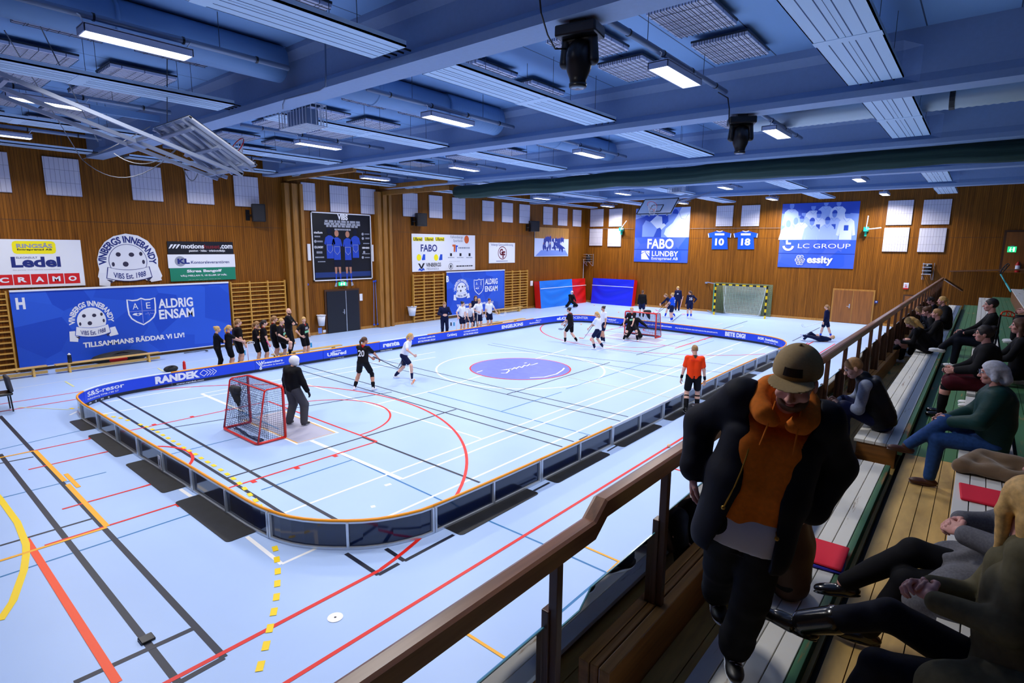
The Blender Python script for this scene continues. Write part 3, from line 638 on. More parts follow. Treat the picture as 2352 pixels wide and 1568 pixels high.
# the blue centre disc with its white signature
fpoly(arc(HX, CYC, 1.8, 0, 360)[:-1], 'disc_blue', True)
fline(arc(HX, CYC, 1.8, 0, 360)[:-1], .05, 'line_red', True, True)
fp = Plane((0, 0, 0), (1, 0, 0), (0, 1, 0), 'z', 0)
sg_ = [(1151, 857), (1163, 857), (1170, 851), (1165, 848), (1150, 850), (1166, 849), (1174, 846), (1173, 850), (1184, 843), (1183, 848), (1194, 841), (1197, 845), (1206, 838), (1209, 841), (1219, 835), (1218, 839), (1229, 836), (1235, 834)]
fline(sg_, .055, W_); fline([(1217, 857.5+10), (1250, 866), (1278, 859), (1292, 850), (1296, 845)], .06, W_); fline([(1204, 834), (1210, 833)], .06, W_); fline([(1095, 855), (1108, 851)], .05, W_)
# floor socket covers
for p, r_ in (((770, 1418), .09), ((1548, 1245), .11), ((1541, 1266), .1)):
    q = onz(*p); fpoly(arc(q.x, q.y, r_, 0, 360, 24)[:-1], 'line_white', True); fpoly(arc(q.x, q.y, .015, 0, 360, 8)[:-1], 'line_black', True)
structure('floor', fl, [MATS[n] for n in fm])
# walls
wl = MB(); wl.box((XW-.3, YN, 0), (XW, YE+.3, 9.2)); structure('wall_left', wl, MATS['wall_wood_y'])
we = MB(); we.box((XW, YE, 0), (XR, YE+.3, 9.2)); structure('wall_end', we, MATS['wall_wood_x'])
wr = MB(); wr.box((XR, YN, 0), (XR+.3, YE+.3, 9.2)); structure('wall_right', wr, MATS['dark_wood'])
wn_ = MB(); wn_.box((XW, YN-.3, 0), (XR, YN, 9.2)); structure('wall_near', wn_, MATS['wall_wood_x'])
for nm, lo, hi in (('baseboard_left', (XW, YN, 0), (XW+.03, YE, .14)), ('baseboard_end', (XW, YE-.03, 0), (-2.6, YE, .14))):
    structure(nm, MB().box(lo, hi), MATS['trim_wood'])
structure('trim_90', MB().box((XW, 2, 5.02), (XW+.006, YE, 5.035)).box((XW, YE-.006, 4.98), (XR, YE, 4.995)), MATS['dark_wood'])
# ceiling deck with joints
cm = mat('ceiling_deck', (.27, .47, .78), .7); N_, L_, b_ = nodes_of(cm); tc_ = N_.new('ShaderNodeTexCoord'); sp_ = N_.new('ShaderNodeSeparateXYZ'); L_.new(tc_.outputs['Object'], sp_.inputs[0])
dv_ = N_.new('ShaderNodeMath'); dv_.operation = 'DIVIDE'; dv_.inputs[1].default_value = 1.2; L_.new(sp_.outputs['X'], dv_.inputs[0]); fr_ = N_.new('ShaderNodeMath'); fr_.operation = 'FRACT'; L_.new(dv_.outputs[0], fr_.inputs[0])
lt_ = N_.new('ShaderNodeMath'); lt_.operation = 'LESS_THAN'; lt_.inputs[1].default_value = .018; L_.new(fr_.outputs[0], lt_.inputs[0]); mx_ = N_.new('ShaderNodeMix'); mx_.data_type = 'RGBA'; L_.new(lt_.outputs[0], mx_.inputs[0]); mx_.inputs[6].default_value = (.27, .47, .78, 1); mx_.inputs[7].default_value = (.05, .08, .16, 1); L_.new(mx_.outputs[2], b_.inputs['Base Color'])
structure('ceiling', MB().box((XW-.3, YN-.3, ZC), (XR+.3, YE+.3, ZC+.2)), cm)
# ------------------------------------------------------------------ left wall: pilasters, doors
LW = Plane((XW+.02, 0, 0), (0, 1, 0), (0, 0, 1), 'x', XW+.04)
def wall_pt(pl, px, py): u, v = pl.pix(px, py); return u, v
pb = 0
for y0, y1 in ((13.1, 13.95), (18.05, 18.98)):
    m = MB(); n_ = 5; wds = [.2, .1, .22, .12, .16]; y = y0; sc_ = (y1-y0)/(sum(wds)+.02*4)
    for i, w_ in enumerate(wds):
        d_ = (.3, .2, .34, .24, .36)[i] if y0 < 15 else (.36, .24, .34, .2, .3)[i]
        m.box((XW, y, 0), (XW+d_, y+w_*sc_, 7.0)); y += (w_+.02)*sc_
    structure('trim_%d' % (70+pb), m, MATS['pilaster_wood'], bevel=.01); pb += 1
# wooden curtain rails reaching out from the pilasters
for a, b, Y in (((662, 409), (815, 392), 13.3), ((886, 428), (1027, 419), 18.5), ((890, 443), (1029, 435), 18.5)):
    p, q = ony(*a, Y), ony(*b, Y); structure('trim_%d' % (70+pb), MB().beam((XW, Y, p.z), (q.x, Y, p.z), .16, .2), MATS['pilaster_wood'], bevel=.015); pb += 1
def uvbox(mb, pl, u0, v0, u1, v1, d0, d1, mi=0):
    a = pl.at(u0, v0, d0); mb.obox(a, pl.U*(u1-u0), pl.V*(v1-v0), pl.N*(d1-d0), mi)
def px_uv(pl, q):
    us = [pl.pix(*p) for p in q]; return min(u for u, v in us), min(v for u, v in us), max(u for u, v in us), max(v for u, v in us)
def px_rect(pl, tl, tr, br, bl):
    a, b, c, d = [pl.pix(*p) for p in (tl, tr, br, bl)]
    return (a[0]+d[0])/2, (c[1]+d[1])/2, (b[0]+c[0])/2, (a[1]+b[1])/2
# black double door
def double_door(n, pl, u0, v0, u1, v1, m, edge, panic=True):
    s_ = tag(MB().obox(pl.at(u0-.09, v0, 0), pl.U*(u1-u0+.18), pl.V*(v1-v0+.09), pl.N*.05).build('door_%d' % n, MATS['dark_wood' if n == 1 else 'trim_wood']), kind='structure')
    um = u0+(u1-u0)*(.59 if n == 1 else .5)
    for a, b in ((u0, um-.01), (um+.01, u1)): d_ = MB(); uvbox(d_, pl, a, v0+.02, b, v1, .03, .09); d_.build('door_leaf', MATS[m], s_)
    d_ = MB(); uvbox(d_, pl, um-.02, v0+.02, um+.015, v1, .09, .1); d_.build('door_edge_strip', MATS[edge], s_)
    d_ = MB(); a = pl.at(um-.14, 1.0, .1); d_.obox(a-pl.U*.02-pl.V*.1, pl.U*.05, pl.V*.24, pl.N*.02).tube([a+pl.N*.02, a+pl.N*.07, a+pl.N*.07-pl.U*.12], .012, 6); d_.build('door_handle', MATS['steel'], s_)
    return s_
u0, v0, u1, v1 = px_rect(LW, (748, 668), (822, 667), (824, 760), (753, 767)); double_door(1, LW, u0, 0, u1, v1, 'door_black', 'steel')
# exit sign over the door
def exit_sign(pl, px0, px1, label):
    a = pl.pix(*px0); b = pl.pix(*px1); o = thing('exit_sign', pl.at((a[0]+b[0])/2, a[1], .05), label, 'exit sign', 'exit signs')
    m = MB(); uvbox(m, pl, a[0], a[1], b[0], b[1], .04, .1); m.build('casing', MATS['exit_green'], o)
    m = MB(); w_ = b[0]-a[0]; h_ = b[1]-a[1]
    def P_(x, y): return a[0]+w_*x, a[1]+h_*y
    uv_rect(m, pl, *P_(.62, .12), *P_(.8, .86), .103)
    uv_disc(m, pl, *P_(.35, .76), w_*.045, h_*.1, .104)
    uv_stroke(m, pl, [P_(.33, .62), P_(.3, .4), P_(.38, .24), P_(.32, .1)], w_*.05, .104); uv_stroke(m, pl, [P_(.3, .4), P_(.2, .22)], w_*.045, .104); uv_stroke(m, pl, [P_(.22, .45), P_(.3, .58), P_(.44, .48)], w_*.04, .104)
    uv_stroke(m, pl, [P_(.46, .5), P_(.58, .5)], w_*.04, .104)
    m.build('running_figure', MATS['exit_white'], o)
    m = MB(); m.obox(pl.at(a[0]+w_*.3, b[1], 0), pl.U*w_*.4, pl.V*.05, pl.N*.1); m.build('bracket', MATS['steel'], o)
exit_sign(LW, (777, 656), (793, 647), 'green lit exit sign above the black double door')
# acoustic panels of the long wall
pgrid = mat('panel_grid', (.6, .58, .66), .85); N_, L_, b_ = nodes_of(pgrid); tc_ = N_.new('ShaderNodeTexCoord'); br_ = N_.new('ShaderNodeTexBrick'); mp_ = N_.new('ShaderNodeMapping')
br_.offset = 0; br_.inputs['Scale'].default_value = 1; br_.inputs['Mortar Size'].default_value = .006; br_.inputs['Brick Width'].default_value = .13; br_.inputs['Row Height'].default_value = .42
br_.inputs['Color1'].default_value = (.62, .6, .68, 1); br_.inputs['Color2'].default_value = (.58, .56, .66, 1); br_.inputs['Mortar'].default_value = (.26, .25, .32, 1)
sx_ = N_.new('ShaderNodeSeparateXYZ'); cx_ = N_.new('ShaderNodeCombineXYZ'); ad_ = N_.new('ShaderNodeMath'); L_.new(tc_.outputs['Object'], sx_.inputs[0]); L_.new(sx_.outputs[0], ad_.inputs[0]); L_.new(sx_.outputs[1], ad_.inputs[1]); L_.new(ad_.outputs[0], cx_.inputs[0]); L_.new(sx_.outputs[2], cx_.inputs[1]); L_.new(cx_.outputs[0], br_.inputs[0]); L_.new(br_.outputs[0], b_.inputs['Base Color'])
def acoustic(pl, tl, br, label, v=None, group='acoustic wall panels'):
    a = pl.pix(*tl); b = pl.pix(*br); u0, u1 = a[0], b[0]; v1, v0 = (a[1], b[1]) if v is None else v
    m = MB(); uvbox(m, pl, u0, v0, u1, v1, .0, .06); o = m.build('acoustic_panel', MATS['panel_grid'], bevel=.008); tag(o, label, 'acoustic panel', group)
VP_ = (7.12, 5.87)
for tl, br, lb in [((-62, 342), (28, 443), 'pale square acoustic panel cut by the frame edge, high over the wall bars'), ((95, 358), (189, 453), 'pale acoustic panel on the wood wall above the round ball logo'), ((297, 380), (375, 464), 'pale acoustic panel high on the wall behind the hanging ropes'),
                   ((424, 391), (492, 470), 'pale acoustic panel on the wood wall directly below the folded hoop'), ((535, 403), (595, 474), 'pale acoustic panel directly above the black speaker by the big blue banner'),
                   ((690, 424), (725, 483), 'pale acoustic panel over the black team poster, next to the first wooden pilaster'), ((756, 426), (800, 487), 'pale acoustic panel centred over the black team poster'), ((827, 432), (863, 492), 'pale acoustic panel over the black team poster, next to the second wooden pilaster'),
                   ((924.6, 452), (959, 496), 'pale acoustic panel directly above the speaker over the white sponsor board'), ((985, 451), (1015.5, 500), 'pale acoustic panel high above the middle of the white sponsor board'), ((1038.5, 452), (1068, 503.7), 'pale acoustic panel above the far end of the white sponsor board'),
                   ((1107.6, 458), (1133.5, 507), 'pale acoustic panel above the near edge of the white flag with red letters'), ((1152.6, 463.5), (1177, 510), 'pale acoustic panel above the far edge of the white flag with red letters'), ((1193, 467), (1216, 511), 'pale acoustic panel directly above the farthest black speaker'),
                   ((1248, 472.5), (1268, 515.5), 'pale acoustic panel over the near half of the framed team photo'), ((1282, 476), (1302, 518), 'pale acoustic panel over the far half of the framed team photo'), ((1316, 479.5), (1334, 519), 'last pale acoustic panel of the long wall before the hall corner')]:
    acoustic(LW, tl, br, lb, VP_)
# speakers
def speaker(px0, px1, label):
    a = LW.pix(*px0); b = LW.pix(*px1); c = (a[0]+b[0])/2; v0, v1 = b[1], a[1]; hw = (b[0]-a[0])/2*.9
    o = thing('loudspeaker', (XW+.3, c, v0), label, 'loudspeaker', 'wall loudspeakers')
    R = Matrix.Rotation(math.radians(-20), 3, 'Z'); m = MB(); m.box((XW+.16, c-hw, v0), (XW+.5, c+hw, v1), R=R); m.build('cabinet', MATS['black_plastic'], o, bevel=.03)
    m = MB(); m.box((XW+.47, c-hw*.85, v0+.04), (XW+.51, c+hw*.85, v1-.04), R=R, c=(XW+.33, c, (v0+v1)/2)); m.build('grille', MATS['bag_black'], o, bevel=.01)
    m = MB(); zc = (v0+v1)/2; m.beam((XW, c-hw-.05, zc-.1), (XW+.3, c-hw*.4, zc-.1), .05, .06).box((XW, c-hw-.14, zc-.32), (XW+.03, c-hw+.03, zc+.12)); m.build('wall_bracket', MATS['black_plastic'], o)
speaker((569, 468), (603, 510), 'black loudspeaker beside the first pilaster, under an acoustic panel'); speaker((948, 489), (970, 520), 'black loudspeaker above the near corner of the white sponsor board'); speaker((1211, 507), (1227, 532), 'black loudspeaker beside the framed team photo')
# ------------------------------------------------------------------ signs
def sign(name, pl, r, label, cat, m, d=.02, group=None, frame=None):
    u0, v0, u1, v1 = r; o = thing(name, pl.at((u0+u1)/2, v0, pl.off if hasattr(pl, 'off') else 0), label, cat, group)
    b = MB(); uvbox(b, pl, u0, v0, u1, v1, 0, d); b.build('panel', MATS[m], o)
    if frame:
        b = MB(); t = .05
        for q in ((u0, v0, u1, v0+t), (u0, v1-t, u1, v1), (u0, v0, u0+t, v1), (u1-t, v0, u1, v1)): uvbox(b, pl, *q, -.01, d+.02)
        b.build('frame', MATS[frame], o)
    return o
def put(o, name, mb, mats): return mb.build(name, [MATS[x] for x in mats] if isinstance(mats, (list, tuple)) else MATS[mats], o)
def T(o, pl, items, n=.026):
    """items: (text, x0, y0, x1, y1, material, bold)"""
    by = {}
    for it in items: by.setdefault(it[5], MB()); px_text(by[it[5]], pl, it[0], *it[1:5], n=n, bold=it[6] if len(it) > 6 else .02)
    for k, mb in by.items(): put(o, 'lettering', mb, k)
def bars(mb, pl, rows, n=.026, mi=0):
    for x0, y0, x1, y1 in rows:
        a = pl.pix(x0, y0); b = pl.pix(x1, y1); random.seed(int(x0*7+y0)); u = a[0]
        while u < b[0]:
            l = (b[0]-a[0])*random.uniform(.05, .16); uv_rect(mb, pl, u, a[1], min(u+l, b[0]), b[1], n, mi); u += l+(b[0]-a[0])*.025
def club_logo(o, pl, c, ru, rv, txt, ball, rib_txt, n=.026, hole='hole_dark', outline='sign_navy', letter_n=0):
    """arched club name over a perforated ball with a ribbon across its foot"""
    cu, cv = c; m = MB()
    def wp(a, b): an = math.radians(187-194*a); q = .73+.27*b; return cu+ru*q*math.cos(an), cv+rv*q*math.sin(an)
    uv_text(m, pl, 'VINBERGS INNEBANDY', 0, 0, 1, 1, n=n+.002, bold=.035, warp=wp); put(o, 'lettering', m, txt)
    m = MB(); uv_disc(m, pl, cu, cv+rv*.02, ru*.665, rv*.665, n, k=40); put(o, 'ball_rim', m, outline)
    m = MB(); uv_disc(m, pl, cu, cv+rv*.02, ru*.645, rv*.645, n+.002, k=40); put(o, 'ball_emblem', m, ball)
    m = MB()
    for x, y, a, b in ((-.32, .28, .085, .085), (.13, .27, .095, .085), (.46, .3, .06, .08), (-.52, -.1, .05, .085), (-.1, -.1, .1, .1), (.53, -.02, .05, .085)): uv_disc(m, pl, cu+ru*x, cv+rv*y, ru*a, rv*a*b/a, n+.004)
    put(o, 'hole_print', m, hole)
    R_ = lambda x, y: (cu+ru*x, cv+rv*y)
    m = MB(); uv_poly(m, pl, [R_(-.78, -.42), R_(-1.02, -.42), R_(-1.05, -.9), R_(-.7, -.96), R_(-.66, -.7)], n+.004); uv_poly(m, pl, [R_(.78, -.4), R_(1.02, -.36), R_(1.14, -.78), R_(.74, -.84), R_(.66, -.66)], n+.004)
    put(o, 'ribbon_end', m, ball)
    m = MB(); uv_poly(m, pl, [R_(-.8, -.68), R_(-.6, -.72), R_(-.62, -.84)], n+.005); uv_poly(m, pl, [R_(.8, -.64), R_(.58, -.7), R_(.64, -.82)], n+.005); put(o, 'ribbon_fold', m, hole)
    top = [(x, -.22-.12*(1-x*x/.5)) for x in (-.7, -.45, -.2, 0, .2, .45, .7)]; bot = [(x*1.1, -.62-.14*(1-x*x/.5)) for x in (.7, .45, .2, 0, -.2, -.45, -.7)]
    m = MB(); uv_poly(m, pl, [R_(x*1.04, y+.02) for x, y in top]+[R_(x*1.04, y-.02) for x, y in bot], n+.006); put(o, 'ribbon_outline', m, outline)
    m = MB(); uv_poly(m, pl, [R_(*p) for p in top+bot], n+.008); put(o, 'ribbon', m, ball)
    def wr_(a, b): x = -.55+1.12*a; return cu+ru*x, cv+rv*(-.6-.1*(1-x*x/.4)+.22*b+.03*a)
    m = MB(); uv_text(m, pl, 'VIBS Est. 1988', 0, 0, 1, 1, n=n+.010, bold=.02, warp=wr_); put(o, 'lettering', m, rib_txt)
def shield(o, pl, r, n=.026):
    u0, v0, u1, v1 = r; Q = lambda x, y: (u0+(u1-u0)*x, v0+(v1-v0)*y); m = MB()
    pts = [Q(*p) for p in ((0, .97), (.18, .93), (.36, .94), (.5, 1), (.64, .94), (.82, .94), (1, .99), (1, .7), (.98, .42), (.9, .26), (.74, .13), (.5, 0), (.26, .13), (.1, .26), (.02, .42), (0, .7))]
    uv_stroke(m, pl, pts, (u1-u0)*.055, n, closed=True); uv_text(m, pl, 'A', *Q(.17, .6), *Q(.37, .83), n=n); uv_text(m, pl, 'E', *Q(.66, .6), *Q(.82, .83), n=n)
    uv_poly(m, pl, [Q(*p) for p in ((.13, .4), (.2, .45), (.29, .46), (.34, .43), (.39, .46), (.47, .44), (.5, .4), (.42, .37), (.34, .34), (.24, .37))], n); put(o, 'shield', m, 'sign_white')
    m = MB(); uv_stroke(m, pl, [Q(.5, .97), Q(.5, .06)], .02, n-.002); uv_stroke(m, pl, [Q(.04, .52), Q(.97, .52)], .02, n-.002); uv_stroke(m, pl, [Q(.6, .4), Q(.68, .4), Q(.71, .46), Q(.75, .33), Q(.79, .44), Q(.82, .4), Q(.92, .4)], .018, n-.002); put(o, 'shield_cross', m, 'banner_line')
    m = MB(); uv_poly(m, pl, [Q(.34, .35), Q(.28, .41), (Q(.31, .43)), Q(.34, .41), Q(.37, .43), Q(.4, .41)], n+.003); put(o, 'heart', m, 'banner_blue')
# sponsor board, cut by the frame
o = sign('sponsor_board', LW, (LW.pix(-30, 600)[0], LW.pix(197, 655)[1], LW.pix(190, 600)[0], LW.pix(184, 551)[1]), 'white sponsor board of three firms at the frame edge above the wall bars', 'sponsor board', 'sign_white')
m = MB(); a = LW.pix(29.5, 583); b = LW.pix(126, 554); r_ = .1
uv_poly(m, LW, [(x+r_*math.cos(math.radians(t)), y+r_*math.sin(math.radians(t))) for x, y, t0 in ((b[0]-r_, b[1]-r_, 0), (a[0]+r_, b[1]-r_, 90), (a[0]+r_, a[1]+r_, 180), (b[0]-r_, a[1]+r_, 270)) for t in (t0, t0+45, t0+90)], .023); put(o, 'yellow_field', m, 'sign_yellow')
T(o, LW, [('RINGSÅS', 37.5, 569.5, 119, 557.5, 'sign_grey', .04), ('Entreprenad AB', 39.5, 576, 119, 571, 'sign_black', .03), ('Ledel', 27, 614.6, 137.5, 589, 'sign_navy', .04), ('ELKONSULT', 37.2, 593.7, 85.7, 589.2, 'sign_navy', .0), ('Din partner inom tekniska konsulttjänster', 30, 622, 139, 616.8, 'sign_grey', .0)])
m = MB(); l_ = MB()
for x0, y0, x1, y1, c_ in ((-10, 656, 27.7, 630.5, 'C'), (33, 654.5, 68, 629.5, 'R'), (73.5, 653.5, 107.5, 628.5, 'A'), (113, 652, 145, 627.5, 'M'), (150, 651, 182, 626.7, 'O')):
    a = LW.pix(x0, y0); b = LW.pix(x1, y1); uv_rect(m, LW, a[0], a[1], b[0], b[1], .024); w_ = b[0]-a[0]; h_ = b[1]-a[1]; uv_text(l_, LW, c_, a[0]+w_*.25, a[1]+h_*.24, b[0]-w_*.22, b[1]-h_*.26, n=.027, bold=.04)
put(o, 'red_print', m, 'sign_red'); put(o, 'lettering', l_, 'sign_white')
# round club sticker
k_ = lambda x, y: LW.pix(210+x/3.953, 520+y/3.953)
ring = [k_(*p) for p in ((52, 300), (70, 215), (120, 140), (200, 88), (310, 64), (420, 82), (510, 130), (575, 205), (604, 290), (606, 360), (632, 420), (644, 448), (632, 470), (590, 476), (540, 492), (500, 488), (478, 464), (420, 478), (340, 488), (270, 478), (234, 464), (222, 488), (200, 500), (130, 492), (75, 480), (60, 455), (72, 390), (60, 345))]
o = thing('club_emblem', LW.at(*k_(330, 490)), 'white die-cut club emblem with ball and ribbon high on the wood wall', 'emblem')
m = MB(); vs = [LW.at(u, v, t) for t in (0, .02) for u, v in ring]; q = len(ring); m.add(vs, [tuple(range(q-1, -1, -1)), tuple(range(q, 2*q))]+[(i, (i+1) % q, q+(i+1) % q, q+i) for i in range(q)]); put(o, 'backing', m, 'sign_white')
c0 = k_(335, 318); club_logo(o, LW, c0, k_(590, 318)[0]-c0[0], k_(335, 86)[1]-c0[1], 'sign_navy', 'ball_white', 'sign_navy', .022)
# three stacked signs
r = px_rect(LW, (383.3, 554), (534.5, 555.5), (536.5, 583), (386, 583.5)); o = sign('sponsor_sign', LW, r, 'dark navy sponsor sign, topmost of three stacked by the round emblem', 'sign', 'sign_dark', group='stacked sponsor signs')
T(o, LW, [('motions', 416, 570.6, 468, 560.5, 'sign_white', .03), ('huset', 468.5, 570.8, 504.5, 561.5, 'sign_darkred', .03), ('.com', 505.5, 571, 533, 562.5, 'sign_white', .03), ('passion · hälsa · träningsglädje', 434.5, 579.5, 516.5, 573, 'sign_white', .02)])
m = MB()
for x in (387, 395, 403): a = LW.pix(x, 570.5); b = LW.pix(x+11, 561); uv_poly(m, LW, [(a[0], a[1]), (a[0]+.05, a[1]), (b[0], b[1]), (b[0]-.09, b[1])], .026)
put(o, 'stripes_mark', m, 'sign_white')
r2 = px_rect(LW, (384.5, 584), (539, 584), (540.5, 612.5), (387, 616)); o = sign('sponsor_sign', LW, r2, 'white sponsor sign, middle one of three stacked by the round emblem', 'sign', 'sign_white', group='stacked sponsor signs')
m = MB(); uv_disc(m, LW, *LW.pix(414, 600), .2, .2, .023); put(o, 'globe_mark', m, 'sign_grey'); T(o, LW, [('KL', 408, 606, 435, 593.5, 'sign_navy', .05), ('Kontorsleverantören', 439, 605.5, 526, 598, 'sign_navy', .01)])
r3 = px_rect(LW, (390, 616), (540.5, 613), (541.5, 641), (392.5, 646.5)); o = sign('sponsor_sign', LW, r3, 'green sponsor sign, lowest of three stacked by the round emblem', 'sign', 'sign_green', group='stacked sponsor signs')
T(o, LW, [('Skrea Bangolf', 429.6, 627.5, 509, 617.5, 'sign_white', .04), ('VÄLJ MELLAN 9, 18 ELLER 27 HÅL', 414.4, 636.6, 521, 627.5, 'sign_white', .03)]); m = MB(); bars(m, LW, [(433, 642.5, 507, 639.5)]); put(o, 'small_print', m, 'sign_white')
# the two long blue club banners
def club_banner(label, px, letter, L4, logo_c, logo_x, logo_y, sh4, t1, t2, t3):
    PL = Plane((XW+.22, 0, 0), (0, 1, 0), (0, 0, 1), 'x', XW+.24); r = px_rect(PL, *px)
    o = sign('club_banner', PL, r, label, 'banner', 'banner_blue', .015, 'long blue club banners')
    b = MB(); uvbox(b, PL, r[0], r[3], r[2], r[3]+.06, -.04, .05); b.build('top_batten', MATS['sign_white'], o)
    b = MB(); uvbox(b, PL, r[0], r[1]-.03, r[2], r[1], -.03, .03); b.build('bottom_batten', MATS['sign_white'], o)
    T(o, PL, [(letter, *L4, 'sign_white', .05), ('ALDRIG', *t1, 'sign_white', .03), ('ENSAM', *t2, 'sign_white', .03), ('TILLSAMMANS RÄDDAR VI LIV!', *t3, 'sign_white', .04)], .02)
    c = PL.pix(*logo_c); club_logo(o, PL, c, PL.pix(*logo_x)[0]-c[0], PL.pix(*logo_y)[1]-c[1], 'sign_white', 'sign_white', 'sign_navy', .02, outline='banner_blue')
    a = PL.pix(sh4[0], sh4[1]); d = PL.pix(sh4[2], sh4[3]); shield(o, PL, (a[0], a[1], d[0], d[1]), .02)
club_banner('long blue club banner lettered H hung over the wall bars behind the near bench', ((18, 671), (526, 650), (533, 788), (48.5, 846)), 'H', (38, 711, 56, 683), (211, 737), (262, 737), (211, 690), (298, 748, 355, 683), (364.6, 708.6, 442, 681.8), (366.7, 733.6, 445, 705.6), (192, 799, 423, 761))
club_banner('blue club banner lettered B hung behind the white shirted team', ((1023, 626), (1159, 621), (1158.5, 709), (1030, 724)), 'B', (1025, 648, 1031, 633), (1060, 665), (1077, 665), (1060, 640), (1089, 677, 1111, 640), (1114, 653.5, 1143, 638.5), (1114, 670, 1143, 655), (1049, 705, 1133, 690))
# ------------------------------------------------------------------ black team poster
r = px_rect(LW, (713, 486), (851, 493), (855, 640), (720, 646)); o = sign('team_poster', LW, r, 'large black poster of four players in blue over the double door', 'poster', 'poster_black', .03, frame='sign_white')
T(o, LW, [('VIBS', 774.6, 504.8, 798, 492.5, 'sign_white', .05), ('stadium', 720.5, 536, 740, 531, 'sign_white', .02), ('LUNDBY', 727, 570, 742, 565, 'sign_white', .02), ('SERNEKE', 831.5, 571, 848, 567, 'sign_white', .03)], .034)
m = MB(); bars(m, LW, [(745.5, 511, 826, 508.5), (744.5, 516, 827, 513.5), (749, 521, 821, 518.5), (768, 528.5, 805, 526), (722, 544.5, 735, 541.5), (728, 556, 741, 552.5), (727, 582, 740, 577), (724, 592.5, 744, 589), (730, 602, 747, 599.5), (837, 538.5, 848, 536.5), (839, 549, 848, 545.5), (834, 560, 848, 558), (832, 583.5, 849, 581.5), (838, 592.5, 849, 590)], .034)
for x, y in ((724, 554), (724, 567.5), (832.5, 537.5), (833, 547.5), (836, 579), (833, 591)): uv_disc(m, LW, *LW.pix(x, y), .07, .07, .034, k=12)
put(o, 'sponsor_print', m, 'sign_grey')
fb, fs_, fk, fw_, fl_ = MB(), MB(), MB(), MB(), MB()
a = LW.pix(722, 643); b = LW.pix(853, 622); uv_rect(fl_, LW, a[0]+.06, a[1]+.1, b[0]-.06, b[1], .0305); put(o, 'poster_floor', fl_, 'poster_floor')
for x, yh, sc_, dim in ((756, 531, 1.0, 1), (772.5, 536, .98, 0), (797.5, 538, .97, 0), (815, 533, .98, 1)):
    u, v = LW.pix(x, yh); s_ = sc_*1.62
    Q = lambda p: (u+p[0]*s_*.74, v+p[1]*s_)
    uv_disc(fs_, LW, u, v, .075*s_, .1*s_, .036, k=14) if not dim else uv_disc(fk, LW, u, v, .075*s_, .1*s_, .036, k=14)
    uv_poly(fb, LW, [Q(p) for p in ((-.06, -.12), (.06, -.12), (.19, -.18), (.25, -.36), (.19, -.4), (.155, -.3), (.16, -.8), (-.16, -.8), (-.155, -.3), (-.19, -.4), (-.25, -.36), (-.19, -.18))], .035)
    if not dim:
        uv_poly(fs_, LW, [Q(p) for p in ((-.15, -1.0), (-.02, -1.0), (-.06, -1.25), (-.13, -1.25))], .035); uv_poly(fs_, LW, [Q(p) for p in ((.02, -1.0), (.15, -1.0), (.14, -1.25), (.07, -1.25))], .035)
        uv_poly(fb, LW, [Q(p) for p in ((-.13, -1.22), (-.06, -1.22), (-.07, -1.5), (-.13, -1.5))], .036); uv_poly(fb, LW, [Q(p) for p in ((.07, -1.22), (.14, -1.22), (.15, -1.5), (.09, -1.5))], .036)
        uv_poly(fw_, LW, [Q(p) for p in ((-.06, -1.48), (-.12, -1.48), (-.2, -1.62), (-.08, -1.62))], .036); uv_poly(fw_, LW, [Q(p) for p in ((.09, -1.48), (.15, -1.48), (.22, -1.6), (.1, -1.63))], .036)
        uv_poly(fk, LW, [Q(p) for p in ((-.17, -.8), (.17, -.8), (.17, -1.02), (.01, -1.02), (0, -.92), (-.01, -1.02), (-.17, -1.02))], .036)
    c_ = Q((0, -.5)); uv_stroke(fw_, LW, [(c_[0]-.1*s_, c_[1]+.1*s_), (c_[0]+.1*s_, c_[1]+.1*s_), (c_[0]+.09*s_, c_[1]-.05*s_), (c_[0], c_[1]-.14*s_), (c_[0]-.09*s_, c_[1]-.05*s_)], .02, .037, closed=True)
for nm, mb, mm in (('shirt_print', fb, 'poster_blue'), ('skin_print', fs_, 'poster_skin'), ('dark_kit', fk, 'bottle_navy'), ('white_print', fw_, 'sign_grey')): put(o, nm, mb, mm)
# white sponsor board with many firms
G_ = lambda x, y: (920+x/3.1256, 500+y/3.1256)
r = px_rect(LW, G_(78, 113), G_(536, 127), G_(534, 372), G_(86, 388)); o = sign('sponsor_board', LW, r, 'large white sponsor board with many firms above the second wall bars', 'sponsor board', 'sign_white')
def GT(items): T(o, LW, [(t, *G_(x0, y0), *G_(x1, y1), c, b) for t, x0, y0, x1, y1, c, b in items])
m = MB()
for x0, x1 in ((92, 155), (175, 235), (252, 312)):
    a = LW.pix(*G_(x0-2, 166)); b = LW.pix(*G_(x1+2, 140)); uv_rect(m, LW, a[0], a[1], b[0], b[1], .022)
put(o, 'yellow_print', m, 'sign_yellow')
GT([('Ullared', 93, 164, 154, 142, 'sign_black', .02), ('Ullared', 176, 164, 234, 142, 'sign_black', .02), ('Ullared', 253, 164, 311, 142, 'sign_black', .02), ('FABO', 145, 243, 262, 192, 'sign_navy', .02), ('Falkenbergs', 358, 152, 447, 130, 'sign_grey', .01), ('Sparbank', 378, 178, 447, 156, 'sign_grey', .01), ('VINBERGS', 183, 352, 290, 322, 'sign_black', .02), ('MEKANISKA', 188, 376, 275, 356, 'sign_grey', 0)])
m = MB(); uv_disc(m, LW, *LW.pix(*G_(474, 156)), .2, .24, .024); put(o, 'orange_disc', m, 'sign_orange')
m = MB(); q = [LW.pix(*G_(*p)) for p in ((372, 192), (395, 192), (395, 205), (391, 245), (381, 245), (382, 207), (372, 205))]; uv_poly(m, LW, q[::-1], .024); put(o, 'red_mark', m, 'sign_orange')
